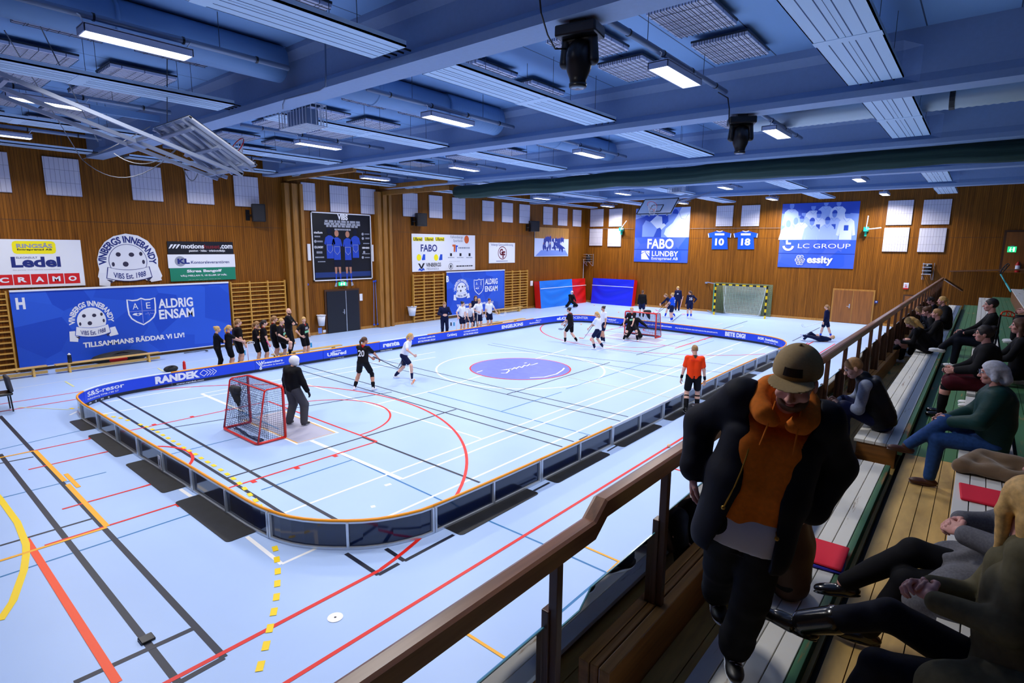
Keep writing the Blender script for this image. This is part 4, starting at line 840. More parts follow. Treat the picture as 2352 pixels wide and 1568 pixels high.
m = MB(); q = [LW.pix(*G_(*p)) for p in ((396, 197), (412, 199), (411, 208), (404, 210), (403, 245), (395, 245))]; uv_poly(m, LW, q[::-1], .024)
for x in (152, 275): q = [LW.pix(*G_(*p)) for p in ((x, 300), (x+10, 262), (x+25, 262), (x+25, 303), (x+14, 303), (x+8, 306))]; uv_poly(m, LW, q[::-1], .023)
q = [LW.pix(*G_(*p)) for p in ((125, 378), (138, 360), (151, 372), (163, 358), (176, 376), (163, 377), (151, 384), (140, 378))]; uv_poly(m, LW, q[::-1], .024); put(o, 'blue_print', m, 'banner_blue')
m = MB()
for x in (132, 255): uv_disc(m, LW, *LW.pix(*G_(x, 285)), .17, .19, .024, k=10)
put(o, 'lion_print', m, 'sign_yellow')
m = MB(); q = [LW.pix(*G_(*p)) for p in ((126, 328), (138, 328), (150, 352), (161, 326), (174, 326), (155, 366), (146, 366))]; uv_poly(m, LW, q[::-1], .025)
for x in (362, 430, 495): a = LW.pix(*G_(x-7, 275)); b = LW.pix(*G_(x+7, 254)); uv_rect(m, LW, a[0], a[1], b[0], b[1], .024)
uv_stroke(m, LW, [(LW.pix(*G_(361, 348))[0]+.16*math.cos(t), LW.pix(*G_(361, 348))[1]+.17*math.sin(t)) for t in np.linspace(0, 6.28, 20)], .03, .024)
uv_disc(m, LW, *LW.pix(*G_(361, 348)), .06, .1, .024); bars(m, LW, [(*G_(400, 351), *G_(520, 340))]); put(o, 'dark_print', m, 'sign_dark')
m = MB(); bars(m, LW, [(*G_(415, 221), *G_(497, 211)), (*G_(340, 288), *G_(385, 282)), (*G_(405, 288), *G_(452, 282)), (*G_(472, 288), *G_(515, 282)), (*G_(350, 314), *G_(430, 311))]); put(o, 'small_print', m, 'sign_grey')
# flag
r = px_rect(LW, G_(635, 178), G_(822, 180), G_(822, 322), G_(635, 326)); o = sign('club_flag', LW, r, 'white gymnastics club flag with a dark red monogram in a ring', 'flag', 'sign_white', .01)
T(o, LW, [('Vinbergs Gymnastikförening', *G_(648, 205), *G_(808, 186), 'sign_navy', 0), ('G', *G_(712, 270), *G_(736, 222), 'sign_darkred', .05), ('F', *G_(732, 290), *G_(752, 240), 'sign_darkred', .05)], .014)
m = MB(); c_ = LW.pix(*G_(732, 252)); uv_stroke(m, LW, [(c_[0]+.42*math.cos(t), c_[1]+.4*math.sin(t)) for t in np.linspace(0, 6.1, 30)], .05, .014, closed=True); put(o, 'ring_mark', m, 'sign_darkred')
m = MB(); a = LW.pix(*G_(687, 313)); b = LW.pix(*G_(770, 308)); uv_rect(m, LW, a[0], a[1], b[0], b[1], .014); put(o, 'navy_bar', m, 'sign_navy')
# framed team photo
r = px_rect(LW, G_(965, 62), G_(1207, 80), G_(1203, 276), G_(960, 278)); o = sign('team_photo', LW, r, 'framed colour photo of a cheering blue team on a court', 'photo', 'duo_light', .03)
def PQ(x, y): return r[0]+(r[2]-r[0])*x, r[1]+(r[3]-r[1])*y
m = MB(); uv_rect(m, LW, *PQ(0, .62), *PQ(1, 1), .032); put(o, 'photo_wall', m, 'trim_wood')
m = MB(); uv_poly(m, LW, [PQ(.18, .22), PQ(.9, .22), PQ(1, .02), PQ(.02, .02)], .033); put(o, 'photo_logo_band', m, 'duo_mid')
m1, m2, m3 = MB(), MB(), MB(); random.seed(3)
for i in range(26):
    x = .26+.6*(i % 13)/13+random.uniform(-.02, .02); y = .36+.2*(i//13)+random.uniform(-.04, .08)-abs(x-.52)*.2
    uv_disc(m1, LW, *PQ(x, y), .11, .26, .034+.0003*i, k=10); uv_disc(m2, LW, *PQ(x, y+.12), .06, .075, .0345+.0003*i, k=9)
for x in (.34, .5, .62, .8): uv_disc(m3, LW, *PQ(x, .42), .17, .22, .044, k=9)
uv_poly(m1, LW, [PQ(*p) for p in ((.52, .5), (.64, .5), (.86, .32), (.9, .26), (.62, .34))], .046)
for nm, mb, mm in (('player_print', m1, 'duo_deep'), ('face_print', m2, 'poster_skin'), ('photo_front_row', m3, 'duo_light')): put(o, nm, mb, mm)
# ------------------------------------------------------------------ wall bars
def wall_bars(y0, y1, label, n=3, z=2.72):
    o = thing('wall_bars', (XW, (y0+y1)/2, 0), label, 'wall bars', 'gym wall bars'); up = []
    for i in range(n+1):
        y = y0+(y1-y0)*i/n; MB().box((XW+.02, y-.025, .05), (XW+.16, y+.025, z)).build('upright', MATS['bar_wood'], o, bevel=.006)
    me = None
    for i in range(n):
        ya, yb = y0+(y1-y0)*i/n+.025, y0+(y1-y0)*(i+1)/n-.025
        for k in range(15):
            zz = .12+k*(z-.22)/14; MB().box((XW+.1, ya, zz), (XW+.145, yb, zz+.045)).build('rung', MATS['bar_wood'], o)
wall_bars(.9, 3.4, 'wooden wall bars at the frame edge before the big blue banner'); wall_bars(10.55, 12.95, 'wooden wall bars between the big blue banner and the first pilaster'); wall_bars(20.5, 22.8, 'wooden wall bars just past the second pilaster and bin'); wall_bars(28.3, 30.75, 'wooden wall bars past the lettered B banner')
# bins, papers, small fittings
def bin_(px0, px1, label):
    a = LW.pix(*px0); b = LW.pix(*px1); c = (a[0]+b[0])/2; w_ = (b[0]-a[0])/2
    o = thing('waste_bin', (XW+.2, c, b[1]), label, 'waste bin', 'white wall bins')
    MB().lathe((XW+.2, c, b[1]), [(w_*.62, 0), (w_*.92, a[1]-b[1]), (w_*.84, a[1]-b[1]), (w_*.56, .03)], 20).build('bucket', MATS['white_paint'], o, True)
    MB().tube([(XW+.2+w_*.97*math.cos(t), c+w_*.97*math.sin(t), a[1]) for t in np.linspace(0, 6.28, 21)[:-1]], .014, 6, closed=True).build('rim', MATS['white_paint'], o, True)
    MB().box((XW, c-.05, a[1]-.15), (XW+.1, c+.05, a[1]-.02)).build('wall_hook', MATS['galv'], o)
bin_((724, 724), (744, 746), 'white waste bin on the wall beside the black double door'); bin_((933, 704), (951, 723), 'white waste bin on the wall beside the second wall bars')
for px0, px1, nm, lb, cat, mm in [((823, 675), (833, 690), 'notice_sheet', 'white notice sheet on the wall beside the black double door', 'notice', 'sign_white'), ((731, 753), (740, 765), 'socket_box', 'pale blue box low on the wall under the near bin', 'box', 'duo_mid'), ((742, 758), (749, 763), 'socket_outlet', 'small white socket outlet low on the wall by the black door', 'socket', 'sign_white'), ((1219, 645), (1224, 656), 'notice_sheet', 'small white notice sheet before the light blue crash mat', 'notice', 'sign_white'), ((705, 560), (714, 598), 'white_cabinet', 'white wall cabinet showing at the near edge of the black poster', 'cabinet', 'sign_white'), ((852, 562), (858, 600), 'white_cabinet', 'white wall cabinet showing at the far edge of the black poster', 'cabinet', 'sign_white')]:
    a = LW.pix(*px0); b = LW.pix(*px1); mb = MB(); uvbox(mb, LW, a[0], b[1], b[0], a[1], -.03, .02 if 'cab' not in nm else .05); tag(mb.build(nm, MATS[mm], bevel=.004), lb, cat)
for (x0, y0), (x1, y1), lb in (((705, 653), (708, 760), 'blue pulley rope hanging beside the first pilaster'), ((857, 646), (858, 745), 'blue ended pulley rope hanging by the second pilaster, nearer the door'), ((861, 645), (866, 744), 'blue ended pulley rope hanging closest to the second pilaster')):
    a = LW.pix(x0, y0); b = LW.pix(x1, y1); o = thing('pulley_rope', LW.at(a[0], b[1], .06), lb, 'rope', 'wall pulleys'); MB().tube([LW.at(*a, .06), LW.at(*b, .06)], .012, 6).build('rope', MATS['duo_mid'], o)
    for p in (a, b): MB().ball(LW.at(*p, .08), .07, 8, sc=(.6, 1, .8)).build('pulley', MATS['banner_blue'], o, True)
a = LW.pix(1338, 560); MB_ = MB().tube([LW.at(LW.pix(1341, 560)[0], .3, .05), LW.at(LW.pix(1341, 560)[0], 3.4, .05)], .02, 6); tag(MB_.build('wall_conduit', MATS['white_paint']), 'thin white conduit running up the hall corner', 'conduit')
# ------------------------------------------------------------------ benches and bits along the wall
def bench(p, q, label, h=.32, wd=.24, m='bench_wood', group='wooden gym benches', legs=(.12, .88)):
    p, q = Vector(p), Vector(q); t = (q-p).normalized(); nrm = Vector((-t.y, t.x, 0)); L = (q-p).length; o = thing('gym_bench', (p+q)/2, label, 'bench', group); up = Vector((0, 0, 1))
    MB().obox(p-nrm*wd/2+up*(h-.035), t*L, nrm*wd, up*.035).build('seat_board', MATS[m], o, bevel=.008)
    MB().obox(p-nrm*.025+up*.06, t*L, nrm*.05, up*.09).build('lower_beam', MATS[m], o)
    for f in legs:
        c = p+t*L*f; MB().add([c+nrm*a*wd*b/2*1.0+t*e+up*z for a, b, z in ((-1, 1.05, 0), (1, 1.05, 0), (1, .7, h-.035), (-1, .7, h-.035)) for e in (-.03, .03)], [(0, 2, 4, 6), (1, 7, 5, 3), (0, 1, 3, 2), (2, 3, 5, 4), (4, 5, 7, 6), (6, 7, 1, 0)]).build('leg', MATS[m], o)
g0, g1 = onz(158, 857), onz(343, 831); xb = -23.2
y0, y1 = onx(126, 840, xb).y, onx(366, 809, xb).y; bench((xb, y0, 0), (xb, y1, 0), 'long wooden gym bench before the big blue banner, with a bottle on it'); BY0, BY1 = y0, y1
bench((xb-.05, 1.0, 0), (xb-.05, onx(109, 842, xb).y, 0), 'wooden gym bench at the frame edge below the first wall bars')
bench((-23.7, onx(1137, 714, -23.7).y, 0), (-23.7, onx(1198, 705, -23.7).y, 0), 'wooden gym bench under the end of the lettered B banner')
a, b = onz(559, 822), onz(735, 798); bench((-19.65, a.y+.3, 0), (-19.65, b.y, 0), 'low wooden bench among the black shirted players')
a, b = onz(1031, 751), onz(1120, 740); bench((-19.6, a.y, 0), (-19.6, b.y+1, 0), 'low wooden bench among the white shirted players', legs=(.25, .8))
def bottle(c, label, m, cap='white_shoe', h=.24, r=.038):
    o = thing('water_bottle', c, label, 'bottle', 'water bottles'); MB().lathe(c, [(r*.9, 0), (r, .02), (r, h*.55), (r*.85, h*.68), (r, h*.78), (r*.9, h*.82)], 12).build('body', MATS[m], o, True); MB().lathe(Vector(c)+Vector((0, 0, h*.82)), [(r*.8, 0), (r*.75, h*.1), (r*.3, h*.13), (r*.28, h*.2)], 10).build('cap', MATS[cap], o, True)
bottle((xb, onx(161, 833, xb).y, .32), 'navy bottle with white cap standing on the long gym bench', 'bottle_navy', h=.32, r=.06)
bottle(onz(424, 848), 'red water bottle on the floor behind the rink boards', 'bottle_red', 'bottle_red', .3, .05)
for px, py, m_, lb in ((562, 815, 'bottle_cyan', 'cyan water bottle on the floor by the two black shirted players'), (715, 797, 'bottle_cyan', 'cyan water bottle by the player with hands on hips, on the bench end'), (1036, 748, 'bottle_navy', 'dark water bottle with white cap by the navy coach'), (1043, 748, 'bottle_cyan', 'blue water bottle by the navy coach'), (1085, 741, 'bottle_navy', 'dark water bottle between the white shirted players')):
    bottle(onz(px, py), lb, m_)
def bag(c, label, sz, m, stripe=None):
    c = Vector(c); o = thing('sports_bag', c, label, 'bag'); k = S(.06); L, Wd, Hh = sz; k.ell((c.x, c.y, c.z+Hh*.5), (Wd, L, Hh*.55)).ell((c.x, c.y+L*.35, c.z+Hh*.4), (Wd*.9, L*.45, Hh*.45)).half((c.x, c.y, c.z+.005), (0, 0, -1), 2)
    np_mesh('bag_body', [k.mesh(.02, .008, 14)], [MATS[m]], o); MB().tube([(c.x+Wd*.6, c.y-L*.5, c.z+Hh*.7), (c.x+Wd*.75, c.y, c.z+Hh*1.05), (c.x+Wd*.6, c.y+L*.5, c.z+Hh*.7)], .02, 6).build('strap', MATS['bag_black'], o, True)
    if stripe: k = S(.03); k.ell((c.x+Wd*.35, c.y-.1, c.z+Hh*.45), (Wd*.75, L*.5, Hh*.36)); np_mesh('side_pocket', [k.mesh(.02, .006, 14)], [MATS[stripe]], o)
bag((-23.75, onx(278, 828, -23.75).y, 0), 'black and red sports bag on the floor under the long gym bench', (.9, .3, .42), 'bag_black', 'bag_red')
q = onz(393, 853); bag(q, 'small black bag on the floor behind the rink boards', (.22, .14, .2), 'bag_black')
q = onz(1140, 745); bag(q, 'flat black bag on the floor beside the white shirted players', (.5, .2, .16), 'bag_black')
def ball(c, label, r=.036, m='ball_orange'): tag(MB().ball(Vector(c)+Vector((0, 0, r)), r, 14).build('floorball', MATS[m], smooth=True), label, 'ball', 'floorballs')
for px, py, lb, r_ in ((220, 843, 'pale floorball on the floor under the long gym bench', .05), (677, 790, 'pale floorball on the floor by the coach in black', .05), (1335, 746, 'pale floorball in play on the rink between the players', .045), (1365, 702, 'pale floorball on the floor before the dark blue crash mat', .045), (1421, 718, 'pale floorball on the floor behind the far rink boards', .045), (1536, 1027, 'white floorball on the red line beyond the handrail', .04)): ball(onz(px, py), lb, r_)
# chair cut by the frame edge
q = onz(4, 945); o = thing('folding_chair', q, 'dark chair cut by the frame edge at the court side', 'chair')
for dx, dy in ((-.2, -.2), (.2, -.2), (-.2, .2), (.2, .2)): MB().tube([(q.x+dx, q.y+dy, 0), (q.x+dx*.9, q.y+dy*.9, .45)], .018, 6).build('leg', MATS['black_plastic'], o)
MB().box((q.x-.24, q.y-.24, .43), (q.x+.24, q.y+.24, .5)).build('seat', MATS['black_plastic'], o, bevel=.03); MB().box((q.x-.24, q.y+.16, .5), (q.x+.22, q.y+.24, .92), R=Matrix.Rotation(.12, 3, 'X')).build('backrest', MATS['grey_cloth'], o, bevel=.03)
# ------------------------------------------------------------------ rink: rounded board ring
ctrl = [(-5.95, 5.6), (-5.88, 7.8), (-5.85, 10.3), (-5.84, 12.7), (-5.88, 15.3), (-5.9, 17.9), (-5.87, 20.4), (-5.83, 22.6), (-5.8, 24.2), (-6.15, 25.6), (-7.0, 26.45), (-8.5, 26.95), (-10.7, 27.3), (-13.1, 27.5), (-15.0, 27.6), (-16.3, 27.6), (-17.5, 27.35), (-18.25, 26.5), (-18.5, 25.2), (-18.52, 23.2), (-18.5, 20), (-18.5, 16.3), (-18.52, 13), (-18.55, 9.5), (-18.57, 7.3), (-18.55, 5.4), (-18.3, 4.3), (-17.6, 3.6), (-16.6, 3.44), (-15.5, 3.46), (-14.2, 3.48), (-12.9, 3.5), (-11.6, 3.53), (-10.4, 3.56), (-9.1, 3.58), (-7.9, 3.62), (-7.1, 3.82), (-6.4, 4.35), (-6.05, 4.95)]
_cp = []
for i in range(len(ctrl)):
    p0, p1, p2, p3 = [Vector(ctrl[(i+j) % len(ctrl)]) for j in (-1, 0, 1, 2)]
    for k in range(12):
        t = k/12; _cp.append(.5*((2*p1)+(p2-p0)*t+(2*p0-5*p1+4*p2-p3)*t*t+(3*p1-p0-3*p2+p3)*t**3))
_cs = [0.0]
for i in range(len(_cp)): _cs.append(_cs[-1]+(_cp[(i+1) % len(_cp)]-_cp[i]).length)
RL = _cs[-1]; _csa = np.array(_cs)
def rk(s):
    """place on the ring at arc length s: point, tangent, inward normal"""
    s = s % RL; i = min(int(np.searchsorted(_csa, s, 'right'))-1, len(_cp)-1); a, b = _cp[i], _cp[(i+1) % len(_cp)]; t = (s-_cs[i])/max(1e-9, _cs[i+1]-_cs[i])
    p = a+(b-a)*t; tg = (b-a).normalized()
    a2, b2 = _cp[i-1], _cp[(i+2) % len(_cp)]; tg = (b2-a2).normalized()
    return p, tg, Vector((-tg.y, tg.x))
def s_near(p):
    p = Vector((p[0], p[1])); return min(range(len(_cp)), key=lambda i: (_cp[i]-p).length)
BH = .44
NB = round(RL/2.53); bl = RL/NB; S0 = _cs[s_near((-5.95, 5.31))]
def sweep(mb, s0, s1, n, prof, mi=0):
    """prof: closed list of (inward offset, z)"""
    vs = []; m = len(prof)
    for i in range(n+1):
        p, t, q = rk(s0+(s1-s0)*i/n)
        for d, z in prof: v = p+q*d; vs.append((v.x, v.y, z))
    fs = [(i*m+k, (i+1)*m+k, (i+1)*m+(k+1) % m, i*m+(k+1) % m) for i in range(n) for k in range(m)]+[tuple(range(m)), tuple(n*m+k for k in reversed(range(m)))]
    mb.add(vs, fs, mi)
def rect(d0, d1, z0, z1): return [(d0, z0), (d0, z1), (d1, z1), (d1, z0)]
ADS = {}
def ring_text(body, px, z0, z1, width, inside=True, m='sign_white', bold=.03, shear=0, dz=0):
    """lettering bent along the inner face of the boards, centred on the photo pixel px"""
    c = onz(px[0], px[1], (z0+z1)/2); s = _cs[s_near(c)]; i = int(((s-S0) % RL)/bl); ADS.setdefault(i, []).append((body, s, z0, z1, width, m, bold, shear))
for it in [(('S&S-resor'), (226, 893), .24, .37, 1.15, 'sign_white', .02), ('Falkenberg 0346-130 27', (216, 906), .14, .2, 1.0, 'sign_white', .01), ('www.s-s-resor.se', (212, 919), .03, .075, .8, 'sign_white', .01), ('RANDEK', (411, 863), .15, .38, 1.25, 'sign_white', .06), ('www.randek.com', (435, 878), .03, .075, .8, 'sign_white', .02),
           ('Leeanders', (618, 827), .26, .34, .75, 'sign_white', .03), ('Stallbesiktn & Sanering', (619, 836), .16, .22, .85, 'sign_white', .02), ('Gekås', (768, 804), .3, .36, .38, 'sign_white', .03), ('Ullared', (766, 810), .16, .3, .82, 'sign_white', .04), ('www.gekas.se', (765, 821), .03, .07, .6, 'sign_white', .02), ('renta', (888, 787), .17, .36, .85, 'sign_white', .05), ('www.renta.se', (889, 802), .03, .07, .6, 'sign_white', .02),
           ('VI STÖDJER KAMPEN FÖR', (970, 774), .26, .35, 1.0, 'sign_white', .04), ('BÄTTRE PSYKISK HÄLSA!', (970, 780), .14, .23, 1.0, 'sign_white', .04), ('Carlsberg', (1015, 767), .17, .33, .62, 'sign_white', .03), ('VI STÖDJER KAMPEN FÖR', (1060, 757), .26, .35, 1.0, 'sign_white', .04), ('BÄTTRE PSYKISK HÄLSA!', (1060, 763), .14, .23, 1.0, 'sign_white', .04), ('ENGELSONS', (1163, 746), .15, .33, 1.75, 'sign_white', .05), ('Åbons', (1229, 734), .28, .36, .5, 'sign_white', .03), ('Maskinstation', (1229, 741), .17, .25, .95, 'sign_white', .03),
           ('eLON', (1288, 729), .17, .34, .95, 'sign_white', .07), ('LJUDCENTER', (1325, 729), .17, .34, 1.25, 'sign_white', .01), ('S&S-resor', (1397, 732), .24, .37, 1.2, 'sign_white', .02), ('Falkenberg 0346-130 27', (1395, 740), .14, .2, 1.1, 'sign_white', .01), ('fotografrobertboman', (1504, 747), .2, .31, 1.75, 'sign_white', .04), ('FÖLJ OSS PÅ FACEBOOK OCH INSTAGRAM FÖR SENASTE NYTT!', (1604, 758), .2, .29, 2.3, 'sign_white', .04), ('BETE DIG!', (1689, 768), .15, .37, 1.05, 'sign_white', .06), ('SGK Installation', (1790, 779), .22, .34, 1.2, 'sign_white', .05), ('0346-161 70', (1792, 786), .13, .18, .7, 'sign_white', .02)]:
    ring_text(it[0], it[1], it[2], it[3], it[4], m=it[5], bold=it[6])
def ring_name(i):
    s = S0+bl*(i+.5); p, t, q = rk(s); ad = ADS.get(i)
    if ad and p.x < -6.5 and not (p.y < 4.4 and p.x > -17): return 'blue rink board with the advert '+' '.join(ad[0][0].split()[:3]).replace('S&S-resor', 'S and S resor')+(' at the far corner' if p.y > 20 and ad[0][0][:3] in ('S&S', 'VI ') else '')
    if p.x > -6.6 and p.y > 4.5: return 'dark glossy back of rink board along the spectator side, number %s from the near corner' % ('one two three four five six seven eight nine ten eleven'.split()[max(0, min(10, i))])
    if p.y < 5: return 'dark rink board of the near end, number %s from the spectator corner' % ('one two three four five six seven eight'.split()[max(0, min(7, NB-1-i))])
    return 'plain blue rink board without advert on the bench side'
for i in range(NB):
    s0, s1 = S0+bl*i+.006, S0+bl*(i+1)-.006; p, t, q = rk((s0+s1)/2)
    o = thing('rink_board', (p.x, p.y, 0), ring_name(i), 'rink board', 'rink boards'); n_ = 12
    m = MB(); sweep(m, s0, s1, n_, rect(0, .012, .1, BH-.02)); m.build('inner_panel', MATS['board_blue'], o)
    m = MB(); sweep(m, s0, s1, n_, rect(0, .016, .015, .1)); m.build('kick_strip', MATS['board_black'], o)
    m = MB(); sweep(m, s0, s1, n_, rect(-.012, 0, .03, BH-.03)); m.build('back_panel', MATS['board_back'], o)
    white = i in (2, 3) or (p.x < -18 and i % 4 == 1) or (i == 6)
    m = MB(); sweep(m, s0, s1, n_, [(.018, BH-.025), (.018, BH), (.004, BH+.012), (-.012, BH+.012), (-.026, BH), (-.026, BH-.02)]); m.build('cap', MATS['cap_white' if white else 'cap_orange'], o, True)
    m = MB(); sweep(m, s0, s1, n_, rect(-.03, -.008, BH-.045, BH-.02)); m.build('top_rail', MATS['alu'], o)
    m = MB(); sweep(m, s0, s1, n_, rect(-.045, -.005, .004, .04)); m.build('bottom_rail', MATS['alu'], o)
    for f in (.02, bl/2, bl-.03):
        a, tt, qq = rk(s0+f); MB().obox((a.x-qq.x*.05-tt.x*.018, a.y-qq.y*.05-tt.y*.018, .03), (tt.x*.036, tt.y*.036, 0), (qq.x*.045, qq.y*.045, 0), (0, 0, BH-.06)).build('post', MATS['alu'], o)
    for body, s, z0, z1, w_, mm, bold, sh in ADS.get(i, []):
        vs, fs, asp = glyphs(body, bold, sh); m = MB(); pts = []
        for x, y in vs:
            a, tt, qq = rk(s-(x-.5)*w_*-1.0 if False else s+(.5-x)*w_); pts.append((a.x+qq.x*.018, a.y+qq.y*.018, z0+(z1-z0)*y))
        m.add(pts, fs); m.build('lettering', MATS[mm], o)
    if i in ADS and ADS[i][0][0] == 'RANDEK':
        m = MB(); s = _cs[s_near(onz(484, 856, .26))]
        def Rp(x, z): a, tt, qq = rk(s-x); return (a.x+qq.x*.018, a.y+qq.y*.018, z)
        for k in range(4):
            x0 = -.22+k*.09
            L_ = [(x0, .265), (x0+.12, .365), (x0+.24, .265), (x0+.12, .165)] if k == 0 else [(x0+.12, .365), (x0+.24, .265), (x0+.12, .165)]
            for j in range(len(L_)-(0 if k == 0 else 1)):
                a = L_[j]; b = L_[(j+1) % len(L_)]; m.quad(Rp(a[0], a[1]-.012), Rp(b[0], b[1]-.012), Rp(b[0], b[1]+.012), Rp(a[0], a[1]+.012))
        m.build('arrow_mark', MATS['sign_white'], o)
    if i in ADS and ADS[i][0][0] == 'Leeanders':
        m = MB(); s = _cs[s_near(onz(592, 833, .26))]
        def Rp(x, z): a, tt, qq = rk(s-x); return (a.x+qq.x*.018, a.y+qq.y*.018, z)
        for a, b in (((-.14, .37), (-.02, .22)), ((-.05, .37), (0, .25)), ((.14, .37), (.02, .22)), ((.05, .37), (0, .25)), ((0, .22), (0, .12)), ((-.03, .15), (.03, .15)), ((-.03, .15), (-.03, .09)), ((.03, .15), (.03, .09)), ((-.03, .09), (.03, .09))):
            d = (Vector(b)-Vector(a)).normalized()*.014; m.quad(Rp(a[0]-d.y, a[1]+d.x), Rp(b[0]-d.y, b[1]+d.x), Rp(b[0]+d.y, b[1]-d.x), Rp(a[0]+d.y, a[1]-d.x))
        m.build('medal_mark', MATS['sign_white'], o)
# number tag on the near end
c = onz(363, 1060, .22); s = _cs[s_near(c)]; a, tt, qq = rk(s); pl = Plane((a.x-qq.x*.06, a.y-qq.y*.06, 0), (tt.x, tt.y, 0), (0, 0, 1), 'z', 0)
o = thing('number_sheet', (a.x-qq.x*.06, a.y-qq.y*.06, .1), 'white numbered sheet taped to the dark near end board', 'notice'); m = MB(); m.obox(pl.at(-.06, .06, -.004), pl.U*.13, pl.V*.27, pl.N*.004); m.build('sheet', MATS['sign_white'], o); m = MB(); uv_text(m, pl, '1', -.01, .14, .03, .26, .003); m.build('lettering', MATS['sign_black'], o)
# rubber mats under the feet of the boards
def rubber_mat(c, ax, L, Wd, label):
    c = Vector((c[0], c[1], 0)); x = Vector((ax[0], ax[1], 0)).normalized(); y = Vector((-x.y, x.x, 0)); r = .07; pts = []
    for sx, sy, a0 in ((1, 1, 0), (-1, 1, 90), (-1, -1, 180), (1, -1, 270)):
        for k in range(4): a = math.radians(a0+30*k); pts.append((sx*(L/2-r)+r*math.cos(a), sy*(Wd/2-r)+r*math.sin(a)))
    vs = [c+x*u+y*v+Vector((0, 0, z)) for z in (.0035, .009) for u, v in pts]; q = len(pts)
    tag(MB().add(vs, [tuple(range(q-1, -1, -1)), tuple(range(q, 2*q))]+[(i, (i+1) % q, q+(i+1) % q, q+i) for i in range(q)]).build('rubber_mat', MATS['rubber']), label, 'floor mat', 'black mats under the rink boards')
near = [((-16.1, 3.42), 1.1, 'black rubber mat under the near end boards closest to the bench side corner'), ((-14.08, 3.4), 2.0, 'second black rubber mat under the near end boards from the bench side'), ((-11.52, 3.42), 2.0, 'third black rubber mat under the near end boards, by the white numbered sheet'), ((-9.0, 3.45), 2.0, 'black rubber mat under the near end boards beside the rounded spectator corner')]
for c, L, lb in near: rubber_mat((c[0], 3.49), (1, 0), L, .68, lb)
wd_ = 'first second third fourth fifth sixth seventh eighth'.split()
for k in range(8): rubber_mat((-5.86, 6.5+2.5*k), (0, 1), 1.95, .6, '%s black rubber mat under the spectator side boards counted from the near corner' % wd_[k])
# ------------------------------------------------------------------ floorball goals
def net_sheet(mb, c00, c10, c11, c01, nu, nv, sag=(0, 0, 0), r=.0035):
    c00, c10, c11, c01 = map(Vector, (c00, c10, c11, c01)); sag = Vector(sag)
    def P_(u, v): return (c00*(1-u)+c10*u)*(1-v)+(c01*(1-u)+c11*u)*v+sag*math.sin(math.pi*u)*math.sin(math.pi*v)
    def line(a, b, n_):
        pts = [a+(b-a)*k/n_ for k in range(n_+1)]; mb.tube([P_(*p) for p in pts], r, 3, cap=False)
    for i in range(nu+1): line(Vector((i/nu, 0)), Vector((i/nu, 1)), 6)
    for j in range(nv+1): line(Vector((0, j/nv)), Vector((1, j/nv)), 6)
def floorball_goal(cx, y, sgn, label, d=.65, dt=.4, w=1.66, h=1.19):
    o = thing('floorball_goal', (cx, y, 0), label, 'goal', 'floorball goals'); x0, x1 = cx-w/2, cx+w/2; r = .032; yb = y-sgn*d; yt = y-sgn*dt; c = .1
    def rnd(a, b, q, k=4): a, b, q = Vector(a), Vector(b), Vector(q); return [(a*(1-t)+b*t)*(1-t)+(b*(1-t)+q*t)*t for t in [i/k for i in range(k+1)]]
    MB().tube([(x0, y, .03)]+rnd((x0, y, h-c), (x0, y, h), (x0+c, y, h))+rnd((x1-c, y, h), (x1, y, h), (x1, y, h-c))+[(x1, y, .03)], r, 10).build('front_frame', MATS['goal_red'], o, True)
    MB().tube([(x0, y, .03), (x0, yb+sgn*c, .03)]+rnd((x0, yb+sgn*c, .03), (x0, yb, .03), (x0+c, yb, .03))+rnd((x1-c, yb, .03), (x1, yb, .03), (x1, yb+sgn*c, .03))+[(x1, y, .03)], r*.9, 10).build('base_frame', MATS['goal_red'], o, True)
    MB().tube([(x0, y, h)]+rnd((x0, yt+sgn*.05, h), (x0, yt, h), (x0, yt-sgn*.02, h-.06))+[(x0, yb+sgn*.02, .03)], .018, 8).tube([(x1, y, h)]+rnd((x1, yt+sgn*.05, h), (x1, yt, h), (x1, yt-sgn*.02, h-.06))+[(x1, yb+sgn*.02, .03)], .018, 8).tube([(x0, yt, h-.02), (x1, yt, h-.02)], .016, 8).build('rear_struts', MATS['goal_red'], o, True)
    m = MB(); net_sheet(m, (x0, yb, .05), (x1, yb, .05), (x1, yt, h-.02), (x0, yt, h-.02), 34, 24); net_sheet(m, (x0, yt, h-.02), (x1, yt, h-.02), (x1, y, h), (x0, y, h), 34, 8)
    for x in (x0, x1): net_sheet(m, (x, yb, .05), (x, y, .05), (x, y, h-.03), (x, yt, h-.03), 13, 24)
    net_sheet(m, (x0+.15, y-sgn*.28, h-.05), (x1-.15, y-sgn*.28, h-.05), (x1-.1, y-sgn*.35, .06), (x0+.1, y-sgn*.35, .06), 30, 20, (0, -sgn*.12, 0))
    for k in range(3): m.tube([(x0+.15+t*1.35, yb+sgn*(.18+.05*math.sin(6*t+k)), .015+.01*k) for t in np.linspace(0, 1, 14)], .012, 4)
    m.build('net', MATS['net_dark'], o)
    return o
g0, g1 = onz(575, 969.9), onz(657.5, 1007.3); floorball_goal((g0.x+g1.x)/2, (g0.y+g1.y)/2, 1, 'red floorball goal seen from behind in front of the goalkeeper numbered 96')
h0, h1 = onz(1508, 779), onz(1440, 768); gx = (h0.x+h1.x)/2-.1; gy = (h0.y+h1.y)/2; floorball_goal(gx, gy, -1, 'red floorball goal at the far end with the kneeling goalkeeper')
